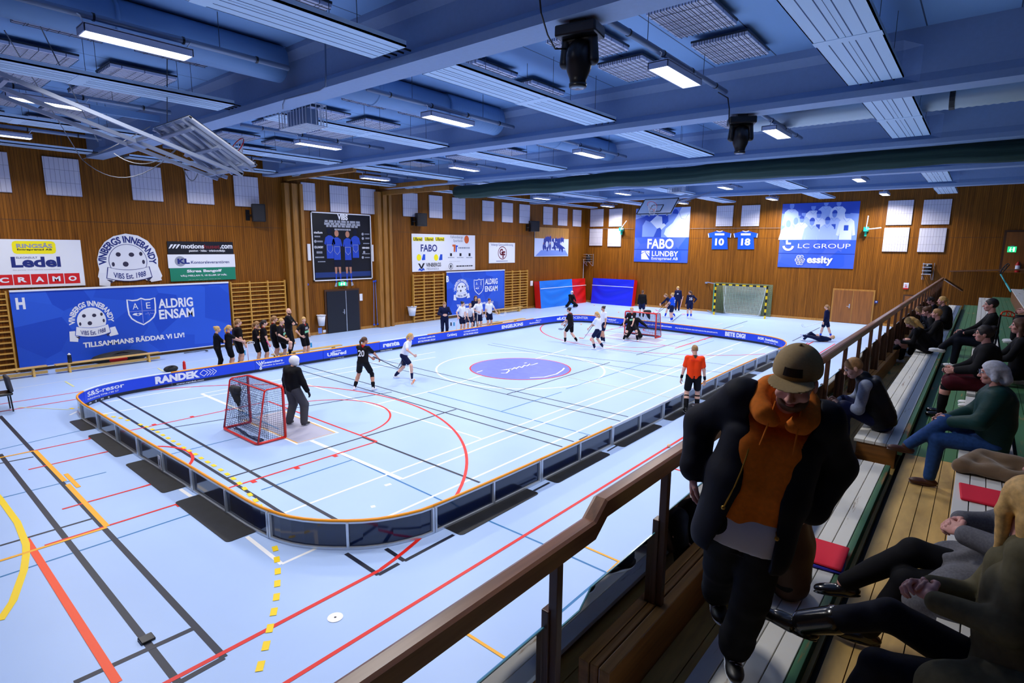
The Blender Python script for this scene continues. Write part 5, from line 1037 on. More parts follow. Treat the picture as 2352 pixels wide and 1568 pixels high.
def pouch(c, label, s_):
    k = S(.03); c = V3(*c); k.cap(c+V3(-.14, 0, 0)*s_, c+V3(.14, 0, .02)*s_, .11*s_).cap(c+V3(.05, 0, -.1)*s_, c+V3(.16, 0, -.42)*s_, .12*s_, .04*s_).cap(c+V3(-.02, 0, -.05)*s_, c+V3(.1, 0, -.3)*s_, .12*s_, .08*s_)
    tag(np_mesh('goal_bag', [k.mesh(.015, .006, 20)], [MATS['bag_black']]), label, 'bag', 'bags hung on the goals')
p = onx(567, 893, (g0.x+g1.x)/2-.35); pouch((p.x, (g0.y+g1.y)/2-.52, 1.02), 'black bag hanging on the net of the near goal', .8)
p = ony(1487, 715, gy+.45); pouch((p.x, p.y, p.z-.02), 'black bag hanging on the back of the far goal', .8)
# ------------------------------------------------------------------ handball goal at the end wall
a, b = onz(1640, 722), onz(1757, 733); hy = (a.y+b.y)/2; hy = min(hy, YE-1.2); xl, xr = ony(1641, 700, hy).x, ony(1759, 700, hy).x; hh = 2.04
o = thing('handball_goal', ((xl+xr)/2, hy, 0), 'yellow and black striped handball goal by the end wall', 'goal')
def striped(p, q, n_, nm):
    p, q = Vector(p), Vector(q); m = MB()
    for i in range(n_): m.beam(p+(q-p)*i/n_, p+(q-p)*(i+1)/n_, .09, .09, up=(0, 1, 0), mi=i % 2)
    m.build(nm, [MATS['goal_yellow'], MATS['goal_black']], o)
striped((xl, hy, 0), (xl, hy, hh), 10, 'post'); striped((xr, hy, 0), (xr, hy, hh), 10, 'post'); striped((xl, hy, hh-.04), (xr, hy, hh-.04), 15, 'crossbar')
m = MB(); net_sheet(m, (xl+.3, YE-.5, .05), (xr-.6, YE-.5, .05), (xr-.35, YE-.6, hh-.15), (xl+.15, YE-.6, hh-.15), 28, 22, (0, .25, 0), .009); m.build('goal_net', MATS['net_white'], o)
m = MB(); net_sheet(m, (xl-.5, YE-.2, .05), (xr-.05, YE-.2, .05), (xr-.05, YE-.2, hh), (xl-.5, YE-.2, hh), 60, 40, (0, 0, 0), .012); m.build('rear_net', MATS['net_green'], o)
m = MB(); net_sheet(m, (xl-.6, YE-.25, .05), (xl-.02, hy, .05), (xl-.02, hy, hh), (xl-.6, YE-.25, hh), 14, 30, (0, 0, 0), .012); net_sheet(m, (xl, hy, hh), (xr, hy, hh), (xr-.1, YE-.4, hh-.1), (xl, YE-.4, hh-.1), 26, 6, (0, 0, 0), .008); m.build('side_net', MATS['net_teal'], o)
MB().tube([(xl+.3, YE-.5, hh-.15), (xl+.25, YE-.5, .6), (xl+.4, YE-.5, .05)], .018, 6).tube([(xr-.35, YE-.5, hh-.15), (xr-.55, YE-.5, .6), (xr-.7, YE-.5, .05), (xl+.4, YE-.5, .05)], .018, 6).build('net_rope', MATS['strap_white'], o)
MB().beam((xl-1.15, YE-.05, hh-.02), (xl-.05, hy+.1, hh-.02), .05, .05).beam((xl-1.2, YE-.02, hh-.06), (xl-1.2, YE-.1, hh-.06), .16, .1).build('wall_arm', MATS['galv'], o)
MB().beam((xl-1.0, YE-.05, .08), (xl, hy+.1, .08), .05, .05).build('floor_arm', MATS['galv'], o)
# ------------------------------------------------------------------ ceiling: concrete beams
def beam_prof(): return [(-.25, 0), (.25, 0), (.25, .12), (.09, .26), (.09, .72), (.2, .86), (.2, 1.06), (-.2, 1.06), (-.2, .86), (-.09, .72), (-.09, .26), (-.25, .12)]
BZ = 7.03
def beam(n, y):
    m = MB(); x0, x1 = XW, XR; P_ = beam_prof(); xs = [x0, -23.0, -22.7, -1.5, -1.2, x1]; vs = []
    for i, x in enumerate(xs):
        blk = i in (0, 1, 4, 5)
        for a, b in P_:
            if blk and abs(a) < .2: a = math.copysign(.2, a)
            vs.append((x, y+a, BZ+b+max(0, (-10-x))*.012))
    k = len(P_); fs = [(i*k+j, i*k+(j+1) % k, (i+1)*k+(j+1) % k, (i+1)*k+j) for i in range(len(xs)-1) for j in range(k)]+[tuple(range(k)), tuple((len(xs)-1)*k+j for j in reversed(range(k)))]
    m.add(vs, fs); structure('trim_%d' % n, m, MATS['beam_paint'])
BY = [6.27, 12.53, 18.78, 25.03, 31.28]
for i, y in enumerate(BY): beam(i+1, y)
beam(6, 0.02)
bay = ['first bay overhead', 'second bay overhead', 'third bay overhead', 'fourth bay overhead', 'fifth bay overhead', 'end wall bay']
rowx = {-4.45: 'over the spectator side boards', -10.1: 'over the spectator half of the court', -15.7: 'over the bench half of the court', -21.3: 'along the wall bars'}
# luminaires on their tubes
def luminaire(x, y, lb):
    z = 7.2; L = 1.42; o = thing('ceiling_lamp', (x, y, z), lb, 'lamp', 'hall luminaires')
    m = MB(); w_ = .18
    for q in ((x-w_, y-L/2, z, x-w_+.02, y+L/2, z+.11), (x+w_-.02, y-L/2, z, x+w_, y+L/2, z+.11), (x-w_, y-L/2, z, x+w_, y-L/2+.02, z+.11), (x-w_, y+L/2-.02, z, x+w_, y+L/2, z+.11), (x-w_, y-L/2, z+.09, x+w_, y+L/2, z+.12)): m.box(q[:3], q[3:])
    m.build('housing', MATS['lamp_housing'], o, bevel=.004)
    MB().box((x-w_+.025, y-L/2+.025, z+.012), (x+w_-.025, y+L/2-.025, z+.03)).build('diffuser', MATS['lamp_glow'], o)
    for s_ in (-1, 1): MB().tube([(x, y+s_*L*.46, z+.12), (x+.06, y+s_*L*.5, z+.22), (x, y+s_*L*.55, z+.28)], .01, 5).build('cable', MATS['white_paint'], o)
    ld = bpy.data.lights.new('hall_light', 'AREA'); ld.shape = 'RECTANGLE'; ld.size = .3; ld.size_y = 1.35; ld.energy = LAMP_W; ld.color = (1.0, .96, .92); ld.spread = math.radians(150)
    ld.energy *= (1.9 if y > 35 else 1.0)
    lo = bpy.data.objects.new('hall_light', ld); COL.objects.link(lo); lo.parent = o; lo.location = (0, 0, -.004)
def carrier(x, y0, y1, lb):
    o = thing('lamp_track', (x, (y0+y1)/2, 7.48), lb, 'lamp track', 'lamp carrier tubes'); MB().tube([(x, y0, 7.46), (x, y1, 7.46)], .05, 8).build('tube', MATS['tube_steel'], o, True)
    n_ = 4
    for k in range(n_): yy = y0+(y1-y0)*(k+.5)/n_; MB().tube([(x, yy-.015, 7.46), (x, yy+.015, 7.46)], .058, 10).build('clamp', MATS['black_plastic'], o)
    for yy in (y0+1.2, y1-1.2): MB().tube([(x, yy, 7.5), (x, yy, ZC)], .006, 4).build('hanger', MATS['wire_dark'], o)
for x, rn in rowx.items():
    for i, y in enumerate((3.3, 9.7, 15.9, 22.1, 28.3, 36.2)):
        luminaire(x, y, 'lit rectangular ceiling lamp %s, %s' % (rn, bay[i])); c0 = .35 if i == 0 else BY[i-1]+.35; c1 = BY[i]-.3 if i < 5 else 37.6
        carrier(x, max(c0, y-2.3), min(c1, y+2.4), 'dark tube above the lamp %s, %s' % (rn, bay[i]))
# radiant heating strips
def strip(x, y0, y1, lb, w=.84):
    z = 7.22; o = thing('heating_panel', (x, (y0+y1)/2, z), lb, 'heating panel', 'radiant ceiling strips')
    m = MB(); m.box((x-w/2, y0, z), (x+w/2, y1, z+.03)); m.box((x-w/2, y0, z), (x-w/2+.015, y1, z+.09)); m.box((x+w/2-.015, y0, z), (x+w/2, y1, z+.09)); m.build('panel', MATS['strip_white'], o)
    m = MB(); ym = (y0+y1)/2
    for f in (-.3, -.1, .1, .3):
        for a, b in ((y0+.02, ym-.12), (ym+.12, y1-.02)): m.box((x+w*f-.007, a, z-.002), (x+w*f+.007, b, z+.001))
    m.box((x-.003, y0, z-.002), (x+.003, y1, z+.001)); m.build('grooves', MATS['strip_groove'], o)
    m = MB(); m.box((x-w/2-.004, ym-.1, z-.006), (x+w/2+.004, ym+.1, z)); m.build('joint_cover', MATS['strip_white'], o)
    m = MB()
    for f in (-.3, -.1, .1, .3): m.tube([(x+w*f, y1-.05, z+.04), (x+w*f, y1+.22, z+.04)], .016, 6).tube([(x+w*f, y0-.22, z+.04), (x+w*f, y0+.05, z+.04)], .016, 6)
    m.build('pipe_ends', MATS['goal_black'], o)
    for yy in (y0+.8, ym+.2, y1-.8):
        for s_ in (-1, 1): MB().tube([(x+s_*w*.4, yy, z+.03), (x+s_*w*.4, yy, ZC)], .005, 4).build('hanger', MATS['wire_dark'], o)
sx = {-1.83: 'over the edge of the seats', -7.4: 'over the spectator half of the court', -13.05: 'over the middle of the court', -18.6: 'over the bench side boards', -23.2: 'close along the long wood wall'}
for x, rn in sx.items():
    for i in range(6):
        y0 = (BY[i-1] if i else 0.02)+.62; y1 = (BY[i] if i < 5 else YE-.3)-.42
        if i == 0 and x == -1.83: continue
        strip(x, y0, y1, 'white grooved heating strip %s, %s' % (rn, bay[i]), .84 if x > -20 else .6)
# acoustic baffles with wire guards under the deck
bg = mat('baffle_grid', (.5, .52, .66), .85); N_, L_, b_ = nodes_of(bg); tc_ = N_.new('ShaderNodeTexCoord'); br_ = N_.new('ShaderNodeTexBrick'); br_.offset = 0; br_.inputs['Scale'].default_value = 1; br_.inputs['Mortar Size'].default_value = .008; br_.inputs['Brick Width'].default_value = .1; br_.inputs['Row Height'].default_value = .42
br_.inputs['Color1'].default_value = (.8, .8, .95, 1); br_.inputs['Color2'].default_value = (.76, .77, .93, 1); br_.inputs['Mortar'].default_value = (.12, .13, .2, 1); L_.new(tc_.outputs['Object'], br_.inputs[0]); L_.new(br_.outputs[0], b_.inputs['Base Color'])
def baffle0(x, y, lb, w=.98, l=1.24):
    z = ZC-.17; o = thing('ceiling_baffle', (x, y, z), lb, 'acoustic baffle', 'caged ceiling baffles')
    MB().box((x-w/2, y-l/2, z), (x+w/2, y+l/2, z+.06)).build('board', MATS['baffle_grid'], o)
    m = MB(); t = .03
    for q in ((x-w/2-.01, y-l/2-.01, x+w/2+.01, y-l/2+t), (x-w/2-.01, y+l/2-t, x+w/2+.01, y+l/2+.01), (x-w/2-.01, y-l/2, x-w/2+t, y+l/2), (x+w/2-t, y-l/2, x+w/2+.01, y+l/2)): m.box((q[0], q[1], z+.055), (q[2], q[3], z+.09))
    m.build('frame', MATS['baffle_frame'], o)
    m = MB()
    for k in range(10): xx = x-w/2+w*(k+.5)/10; m.box((xx-.004, y-l/2-.012, z-.014), (xx+.004, y+l/2+.012, z-.008)).box((xx-.004, y+l/2+.004, z-.014), (xx+.004, y+l/2+.012, z+.06)).box((xx-.004, y-l/2-.012, z-.014), (xx+.004, y-l/2-.004, z+.06))
    for k in range(4): yy = y-l/2+l*(k+.5)/4; m.box((x-w/2, yy-.003, z-.016), (x+w/2, yy+.003, z-.012))
    m.build('wire_guard', MATS['wire_dark'], o); return o
proto = None
bx = {-4.0: 'nearest the seats', -5.95: 'by the court heating strip', -8.6: 'beside the big duct', -12.3: 'by the middle strip', -14.7: 'before the bench side lamps', -17.0: 'past the bench side lamps', -20.0: 'by the wall lamps', -22.3: 'nearest the wood wall'}
for x, rn in bx.items():
    for i in range(5):
        for k, dy in enumerate((2.95, 4.72)):
            y = 6.26*i+dy; lb = 'caged pale ceiling baffle %s, %s one, %s' % (rn, ('nearer', 'farther')[k], bay[i])
            if proto is None: proto = baffle0(x, y, lb); pxy = (x, y)
            else: copy_tree(proto, (x-pxy[0], y-pxy[1], 0), lb)
# ducts
o = thing('ventilation_duct', (-10.9, 9, 7.6), 'large round grey duct running the hall through the beams', 'duct')
m = MB(); m.tube([(-10.85, .3, 7.72), (-10.85, 5.95, 7.72)], .33, 24); m.build('duct_run', MATS['duct_paint'], o, True)
m = MB(); m.tube([(-10.85, 6.55, 7.72), (-10.85, 10.2, 7.72)], .33, 24); m.build('duct_run', MATS['duct_paint'], o, True)
m = MB(); pts = []; rs = []
for k in range(61): pts.append((-10.85, 10.2+2.0*k/60, 7.72)); rs.append(.36+(.012 if k % 3 == 0 else 0))
m.tube(pts, rs, 24); m.build('spiral_sleeve', MATS['duct_paint'], o, True)
m = MB(); m.tube([(-10.85, 12.85, 7.72), (-10.85, 18.4, 7.72)], .33, 24); m.build('duct_run', MATS['duct_paint'], o, True)
for y in (3.2, 8.1, 15): m = MB(); m.tube([(-10.85, y-.03, 7.72), (-10.85, y+.03, 7.72)], .345, 24); m.build('duct_collar', MATS['duct_paint'], o, True)
o = thing('spiral_duct', (-1, 16.6, 7.68), 'ribbed bare metal duct over the seats', 'duct'); m = MB(); pts = []; rs = []
for k in range(141): pts.append((-5.3+10*k/140, 16.55, 7.7)); rs.append(.24+(.014 if k % 2 == 0 else 0))
m.tube(pts, rs, 20); m.build('spiral_pipe', MATS['spiral_steel'], o, True)
m = MB(); m.tube([(-1.0, 16.55, 7.7), (-.9, 16.55, 7.7)], .27, 20); m.build('duct_collar', MATS['black_plastic'], o)
structure('trim_80', MB().beam((-17.2, 2.0, 7.55), (-17.2, 5.95, 7.55), .09, .16), MATS['duct_paint'])
# moving head lights under the beams
def moving_head(p, lb, turn):
    p = Vector(p); o = thing('stage_light', p, lb, 'stage light', 'moving head lights'); c, s_ = math.cos(turn), math.sin(turn); R = Matrix.Rotation(turn, 3, 'Z')
    G = lambda x, y, z: p+R@Vector((x, y, z))
    m = MB(); m.box((p.x-.27, p.y-.18, p.z-.17), (p.x+.27, p.y+.18, p.z-.03), R=R); m.build('base', MATS['black_plastic'], o, bevel=.025)
    m = MB(); m.box((p.x-.1, p.y-.1, p.z-.05), (p.x+.1, p.y+.1, p.z+.02), R=R); m.build('clamp', MATS['black_plastic'], o)
    for q in (-1, 1): k = S(.02); k.cap(G(q*.18, 0, -.2), G(q*.19, 0, -.44), .055, .07).cap(G(q*.05, 0, -.18), G(q*.18, 0, -.19), .05); np_mesh('yoke_arm', [k.mesh(.012)], [MATS['black_plastic']], o)
    k = S(.04); k.cap(G(0, .01, -.32), G(0, -.01, -.5), .15, .15).cap(G(0, -.01, -.5), G(0, -.02, -.66), .145, .105).ell(G(0, -.05, -.4), (.14, .15, .17)); np_mesh('head', [k.mesh(.012)], [MATS['black_plastic']], o)
    MB().lathe(G(0, -.02, -.755), [(.098, 0), (.11, .012), (.112, .05), (.08, .05)], 20).build('lens_ring', MATS['black_plastic'], o, True); MB().lathe(G(0, -.02, -.762), [(.08, 0), (.092, .012)], 20).build('lens', MATS['lens'], o, True)
    MB().ball(G(.1, -.165, -.07), .007, 6).build('status_light', MATS['led_red'], o)
    return o
a = ony(1335, 70, 6.3); moving_head((a.x, 6.27, BZ), 'larger black moving head light hanging under the nearest beam', .2); a2 = ony(1705, 275, 12.53); moving_head((a2.x, 12.5, BZ), 'smaller black moving head light hanging under the second beam', .5)
o = thing('power_cable', (a.x-.5, 6.1, 7.2), 'thin black cable looping down to the nearer moving head light', 'cable'); MB().tube([tuple(ony(*q)) for q in ((1238, -20, 5.3), (1243, 30, 5.4), (1258, 80, 5.6), (1275, 112, 5.8), (1300, 112, 6.1))], .01, 5).build('cable', MATS['black_plastic'], o)
o = thing('power_cable', (a2.x-.5, 12.1, 7.2), 'thin black cable dropping from the tube to the farther moving head light', 'cable'); MB().tube([tuple(ony(*q)) for q in ((1650, 212, 11.6), (1672, 225, 12.0), (1675, 250, 12.05), (1674, 280, 12.1), (1680, 300, 12.2))], .012, 5).build('cable', MATS['black_plastic'], o)
# cages
def cage(px0, px1, Y, lb):
    a = ony(*px0, Y); b = ony(*px1, Y); x0, x1, z1, z0 = a.x, b.x, a.z, b.z; o = thing('projector_cage', ((x0+x1)/2, Y, z0), lb, 'cage', 'white wire cages'); d = .5; m = MB(); n_ = 9
    for k in range(n_+1):
        x = x0+(x1-x0)*k/n_
        for yy in (Y, Y+d): m.tube([(x, yy, z0), (x, yy, z1)], .01, 5)
        m.tube([(x, Y, z0), (x, Y+d, z0)], .014, 5)
    for z in (z0, z1): m.tube([(x0, Y, z), (x1, Y, z), (x1, Y+d, z), (x0, Y+d, z)], .014, 5, closed=True)
    for k in range(5): yy = Y+d*k/4; m.tube([(x0, yy, z0), (x0, yy, z1)], .01, 5).tube([(x1, yy, z0), (x1, yy, z1)], .01, 5)
    m.build('wire_basket', MATS['white_paint'], o); MB().box((x0+.15, Y+.1, z0+.04), (x1-.15, Y+d-.1, z1-.08)).build('projector', MATS['tube_steel'], o, bevel=.02)
    MB().tube([((x0+x1)/2, Y+d/2, z1-.1), ((x0+x1)/2, Y+d/2, ZC)], .02, 6).build('drop_pole', MATS['galv'], o)
cage((640, 250), (703, 283), 6.8, 'white wire cage with a projector under the nearest beam'); cage((1534, 428), (1564, 441), 25.5, 'small white wire cage above the far basketball board')
# thin conduit running down the first beam
tag(MB().tube([tuple(ony(*q)) for q in ((747, 100, 5.9), (748, 172, 5.9), (748, 198, 5.88), (735, 207, 5.95), (655, 228, 5.98), (650, 240, 5.98), (650, 250, 6.1))], .014, 6).build('wall_conduit', MATS['tube_steel'], smooth=True), 'thin bent conduit on the near face of the nearest beam', 'conduit')
# ------------------------------------------------------------------ green divider curtain drawn up under the third beam
k_ = []
def curtain():
    nx, prof = 90, []
    for i in range(29):
        t = i/28; prof.append(t)
    vs = []; random.seed(5); ph = [random.uniform(0, 6) for _ in range(6)]
    x0, x1 = -19.6, XR
    for i in range(nx+1):
        x = x0+(x1-x0)*i/nx; sag = .05*math.sin(x*1.3+ph[0])+.03*math.sin(x*3.1+ph[1])
        for j in range(28):
            a = 2*math.pi*j/28; r = .27+.02*math.sin(9*a+.3*math.sin(x*2))
            up = math.sin(a); yy = 19.35+r*math.cos(a)*1.15; zz = 6.83+r*up*(1.0 if up > 0 else 1.05)+sag*.4
            if up < .1: yy += .035*math.sin(a*26); zz += .02*math.sin(a*31+x*.6)
            vs.append((x, yy, zz))
    fs = [(i*28+j, i*28+(j+1) % 28, (i+1)*28+(j+1) % 28, (i+1)*28+j) for i in range(nx) for j in range(28)]+[tuple(range(27, -1, -1)), tuple(nx*28+j for j in range(28))]
    return MB().add(vs, fs)
o = curtain().build('divider_curtain', MATS['curtain_green'], smooth=True); tag(o, 'dark green divider curtain drawn up in a long roll under the third beam', 'curtain')
structure('trim_81', MB().box((-18.6, 19.62, 6.62), (XR, 19.72, 6.74)), MATS['beam_paint'])
# ------------------------------------------------------------------ basketball hoops folded under the roof
def hoop(lb, tl, tr, bl_, rear, arms, ring_side, ropes=()):
    """board by its top-left, top-right, bottom-left corners"""
    tl, tr, bl_ = Vector(tl), Vector(tr), Vector(bl_); U = (tr-tl); W_ = U.length; U.normalize(); D = (bl_-tl); Hh = D.length; D.normalize(); N = U.cross(D).normalized()*ring_side
    o = thing('basketball_hoop', (tl+tr+D*Hh*2)/2, lb, 'basketball hoop', 'folded basketball hoops')
    MB().obox(tl, U*W_, D*Hh, -N*.03).build('backboard', MATS['white_paint'], o)
    m = MB()
    def st(a, b, w_): a = tl+U*a[0]*W_+D*a[1]*Hh+N*.004; b = tl+U*b[0]*W_+D*b[1]*Hh+N*.004; m.beam(a, b, w_, .004, up=N)
    for a, b in (((0.01, .015), (.99, .015)), ((.99, .015), (.99, .985)), ((.99, .985), (.01, .985)), ((.01, .985), (.01, .015))): st(a, b, .06)
    for a, b in (((.34, .42), (.66, .42)), ((.66, .42), (.66, .84)), ((.66, .84), (.34, .84)), ((.34, .84), (.34, .42))): st(a, b, .05)
    m.build('board_lines', MATS['goal_black'], o)
    c = tl+U*W_*.5+D*Hh*.86; rc = c+N*.38
    MB().tube([rc+(U*math.cos(t)+N*math.sin(t))*.23 for t in np.linspace(0, 6.283, 29)[:-1]], .011, 6, closed=True).tube([c, c+N*.15], .03, 6).build('ring', MATS['goal_red'], o, True)
    m = MB()
    for t in np.linspace(0, 6.283, 13)[:-1]:
        a = rc+(U*math.cos(t)+N*math.sin(t))*.225; b = rc+(U*math.cos(t+.3)+N*math.sin(t+.3))*.13+Vector((0, 0, -.38)); b2 = rc+(U*math.cos(t-.3)+N*math.sin(t-.3))*.13+Vector((0, 0, -.38)); m.tube([a, b], .006, 4).tube([a, b2], .006, 4)
    m.build('hoop_net', MATS['strap_white'], o)
    m = MB(); B_ = lambda u, d, n_: tl+U*W_*u+D*Hh*d-N*(.03+n_)
    for u in (.12, .38, .62, .88): m.beam(B_(u, -.02, .04), B_(u, 1.04, .04), .06, .06, up=N)
    for d in (.12, .5, .88): m.beam(B_(.05, d, .1), B_(.95, d, .1), .06, .06, up=N)
    for d in (0.02, .98): m.beam(B_(0, d, 0), B_(1, d, 0), .05, .05, up=N)
    m.build('board_frame', MATS['galv'], o)
    m = MB(); u = (.2, .5, .8)
    for a, b in arms: m.beam(a, b, .065, .065)
    m.build('swing_arms', MATS['galv'], o)
    for pts in ropes: MB().tube(pts, .01, 5).build('rope', MATS['rope'], o)
    return o
A, B_, C = ony(437, 265, 4.44), ony(354, 292, 4.44), ony(558, 384, 5.64)
tl, tr, bo = Vector((B_.x, 4.44, 6.6)), Vector((A.x, 4.44, 6.6)), Vector((B_.x-.1, 5.64, 5.87)); tl = Vector((-13.2, 4.44, 6.6)); tr = Vector((-11.38, 4.44, 6.6)); bo = Vector((-13.2, 5.64, 5.87))
lo_ = [Vector((x, 5.55, 5.72)) for x in (-13.0, -12.6, -12.0, -11.6)]
arms = [((-13.1, .4, 7.25), (-12.9, 5.5, 5.68)), ((-12.45, .4, 7.25), (-12.45, 5.5, 5.68)), ((-11.75, .4, 7.3), (-11.75, 5.5, 5.68)), ((-13.1, 3.9, 6.2), (-11.75, 3.9, 6.2)), ((-13.1, 5.3, 5.75), (-11.75, 5.3, 5.75)), ((-13.1, 2.0, 6.76), (-11.75, 2.0, 6.76)), ((-12.9, 4.5, 6.5), (-12.9, 5.5, 5.7)), ((-11.75, 4.5, 6.5), (-11.75, 5.5, 5.7))]
def hang(a, b, s_, n_=12): a, b = Vector(a), Vector(b); return [a+(b-a)*t+Vector((0, 0, -s_*4*t*(1-t))) for t in [i/n_ for i in range(n_+1)]]
p1, p2, p3, p4, p5 = ony(85, 45, 2.6), ony(188, 366, 4.6), ony(300, 385, 4.8), ony(415, 333, 4.7), ony(335, 385, 4.8)
ropes = [hang(ony(10, 70, 2.3), p2, .02), hang(ony(85, 45, 2.6), ony(225, 325, 4.2), .02), hang(p2, p4, .55), hang(p2, ony(345, 290, 4.6), .05), hang(ony(262, 352, 4.6), p4, .3), hang(ony(415, 370, 5.0), ony(455, 395, 5.2), .28), hang(ony(484, 380, 5.3), ony(515, 393, 5.4), .18), [ony(384, 300, 4.7), ony(384, 130, 4.7)]]
hoop('grey steel basketball hoop folded up under the roof, seen from behind its board', tl, tr, bo, True, arms, 1, ropes)
t2, t1, b2 = Vector((-13.25, 26.07, 6.66)), Vector((-11.45, 26.07, 6.66)), Vector((-13.25, 25.25, 5.9))
hoop('far basketball hoop with white black-lined board folded up before the blue banner', t2, t1, b2, False, [((-12.9, 26.1, 6.4), (-12.9, 30.8, 7.3)), ((-11.8, 26.1, 6.4), (-11.8, 30.8, 7.3)), ((-12.9, 26.0, 6.1), (-11.8, 29.5, 7.0))], -1)
# ------------------------------------------------------------------ end wall
EW = Plane((0, YE-.02, 0), (1, 0, 0), (0, 0, 1), 'y', YE-.04)
for tl, br, lb in [((1357, 481), (1385.5, 520), 'pale acoustic panel nearest the hall corner on the end wall, upper row'), ((1400, 480), (1428.5, 520), 'brightly lit acoustic panel of the upper row beside the green bracket'), ((1355, 526), (1383, 564), 'pale acoustic panel nearest the hall corner on the end wall, lower row'), ((1397, 525), (1426, 566), 'brightly lit acoustic panel of the lower row beside the green bracket'),
                   ((1647, 473), (1682, 519), 'pale acoustic panel above the blue shirt numbered 10'), ((1705, 472), (1743, 519), 'pale acoustic panel above the blue shirt numbered 18'),
                   ((2041, 461), (2093, 516), 'brightly lit acoustic panel directly under the end wall lamp, upper row'), ((2123, 459), (2180, 515), 'dim acoustic panel over the seats, upper row and nearest the exit sign'), ((2032, 523), (2083, 578), 'brightly lit acoustic panel beside the green bracket, lower row of four'), ((2113, 524), (2168, 579), 'dim acoustic panel over the seats, lower row and nearest the exit sign')]:
    acoustic(EW, tl, br, lb, group='end wall acoustic panels')
mat('duo_soft', rgb(164, 186, 238), .5)
def blob(m, pl, pts, n): uv_poly(m, pl, pts, n)
def mono_person(mb_l, mb_d, mb_m, PQ, x, y, s, n, hair=True, num=False, arms=True):
    """a seated player drawn in the banner's two tones: shirt, head, hair"""
    Q = lambda a, b: PQ(x+a*s*.92, min(.995, max(.435, y-.02+b*s*1.12)))
    uv_poly(mb_l, EW, [Q(*p) for p in ((-.05, .1), (.05, .1), (.1, .06), (.13, -.12), (.09, -.13), (.08, -.02), (.085, -.22), (-.085, -.22), (-.08, -.02), (-.09, -.13), (-.13, -.12), (-.1, .06))], n)
    uv_poly(mb_m, EW, [Q(.034*math.cos(t), .15+.05*math.sin(t)) for t in np.linspace(0, 6.28, 13)[:-1]], n+.002)
    if hair: uv_poly(mb_d, EW, [Q(.038*math.cos(t), .165+.045*math.sin(t)) for t in np.linspace(-.1, 3.24, 9)], n+.003)
    if num: uv_poly(mb_d, EW, [Q(*p) for p in ((-.03, -.06), (.03, -.06), (.03, .01), (-.03, .01))], n+.003)
    uv_stroke(mb_m, EW, [Q(-.045, .1), Q(0, .05), Q(.045, .1)], .02, n+.002)
def end_banner(label, q4, split, seam):
    r = px_rect(EW, *q4); o = sign('sponsor_banner', EW, r, label, 'banner', 'banner_blue_end', .02, 'end wall team banners'); PQ = lambda x, y: (r[0]+(r[2]-r[0])*x, r[1]+(r[3]-r[1])*y)
    m = MB(); uv_rect(m, EW, *PQ(0, split), *PQ(1, 1), .023); m.build('photo_field', MATS['duo_mid'], o)
    m = MB(); uv_rect(m, EW, *PQ(0, seam-.005), *PQ(1, seam+.005), .024); m.build('seam', MATS['duo_deep'], o); return o, r, PQ
o, r, PQ = end_banner('blue end wall banner lettered FABO with two seated figures', ((1462, 478), (1588, 476), (1577, 604), (1455, 600)), .46, .235)
a, b, c, d = MB(), MB(), MB(), MB()
uv_poly(d, EW, [PQ(0, .46), PQ(.5, .46), PQ(.5, .62), PQ(.62, .75), PQ(.6, 1), PQ(.3, 1), PQ(.18, .85), PQ(0, .8)], .0245)
uv_poly(a, EW, [PQ(.62, .46), PQ(1, .46), PQ(1, 1), PQ(.85, 1), PQ(.78, .86), PQ(.7, .72), PQ(.58, .62), PQ(.55, .52)], .0255); uv_poly(a, EW, [PQ(*p) for p in ((.25, .72), (.4, .86), (.5, .84), (.52, .66), (.42, .62), (.3, .66))], .026)
uv_poly(c, EW, [PQ(*p) for p in ((.14, .47), (.36, .47), (.42, .62), (.3, .74), (.2, .78), (.14, .68))], .0265); uv_poly(a, EW, [PQ(*p) for p in ((.46, .66), (.54, .72), (.58, .68), (.5, .6))], .027)
uv_poly(b, EW, [PQ(.36+.05*math.cos(t), .92+.06*math.sin(t)) for t in np.linspace(0, 3.3, 9)], .027); uv_poly(b, EW, [PQ(.74+.05*math.cos(t), .9+.07*math.sin(t)) for t in np.linspace(-.3, 3.3, 9)], .027)
uv_stroke(b, EW, [PQ(.8, .92), PQ(.85, .8), (PQ(.92, .78)), PQ(.97, .88)], .02, .027)
for nm, mb, mm in (('light_figure', a, 'duo_light'), ('dark_hair', b, 'duo_dark'), ('seated_figure', c, 'duo_mid'), ('dark_ground', d, 'duo_dark')): put(o, nm, mb, mm)
T(o, EW, [('FABO', 1486.5, 571, 1548, 548, 'sign_white', .03), ('LUNDBY', 1497, 588, 1558, 577, 'sign_white', .02), ('Entreprenad AB', 1496, 598, 1557, 591, 'sign_white', .015)], .028)
m = MB(); K = lambda x, y: EW.pix(1440+x/4.2, 440+y/4.2); uv_poly(m, EW, [K(*p) for p in ((138, 652), (138, 602), (172, 580), (215, 655))], .028); uv_poly(m, EW, [K(*p) for p in ((140, 592), (142, 570), (220, 570), (218, 600), (182, 572))], .028); uv_poly(m, EW, [K(*p) for p in ((178, 582), (186, 577), (218, 608), (217, 626))], .028); put(o, 'house_mark', m, 'sign_white')
o, r, PQ = end_banner('blue end wall banner with a monochrome photo of a seated team', ((1799, 467), (1978, 463), (1958, 617), (1785, 613)), .43, .22)
a, b, c, d, a2 = MB(), MB(), MB(), MB(), MB(); uv_poly(d, EW, [PQ(0, .85), PQ(.3, .8), PQ(.6, .86), PQ(1, .82), PQ(1, 1), PQ(0, 1)], .024)
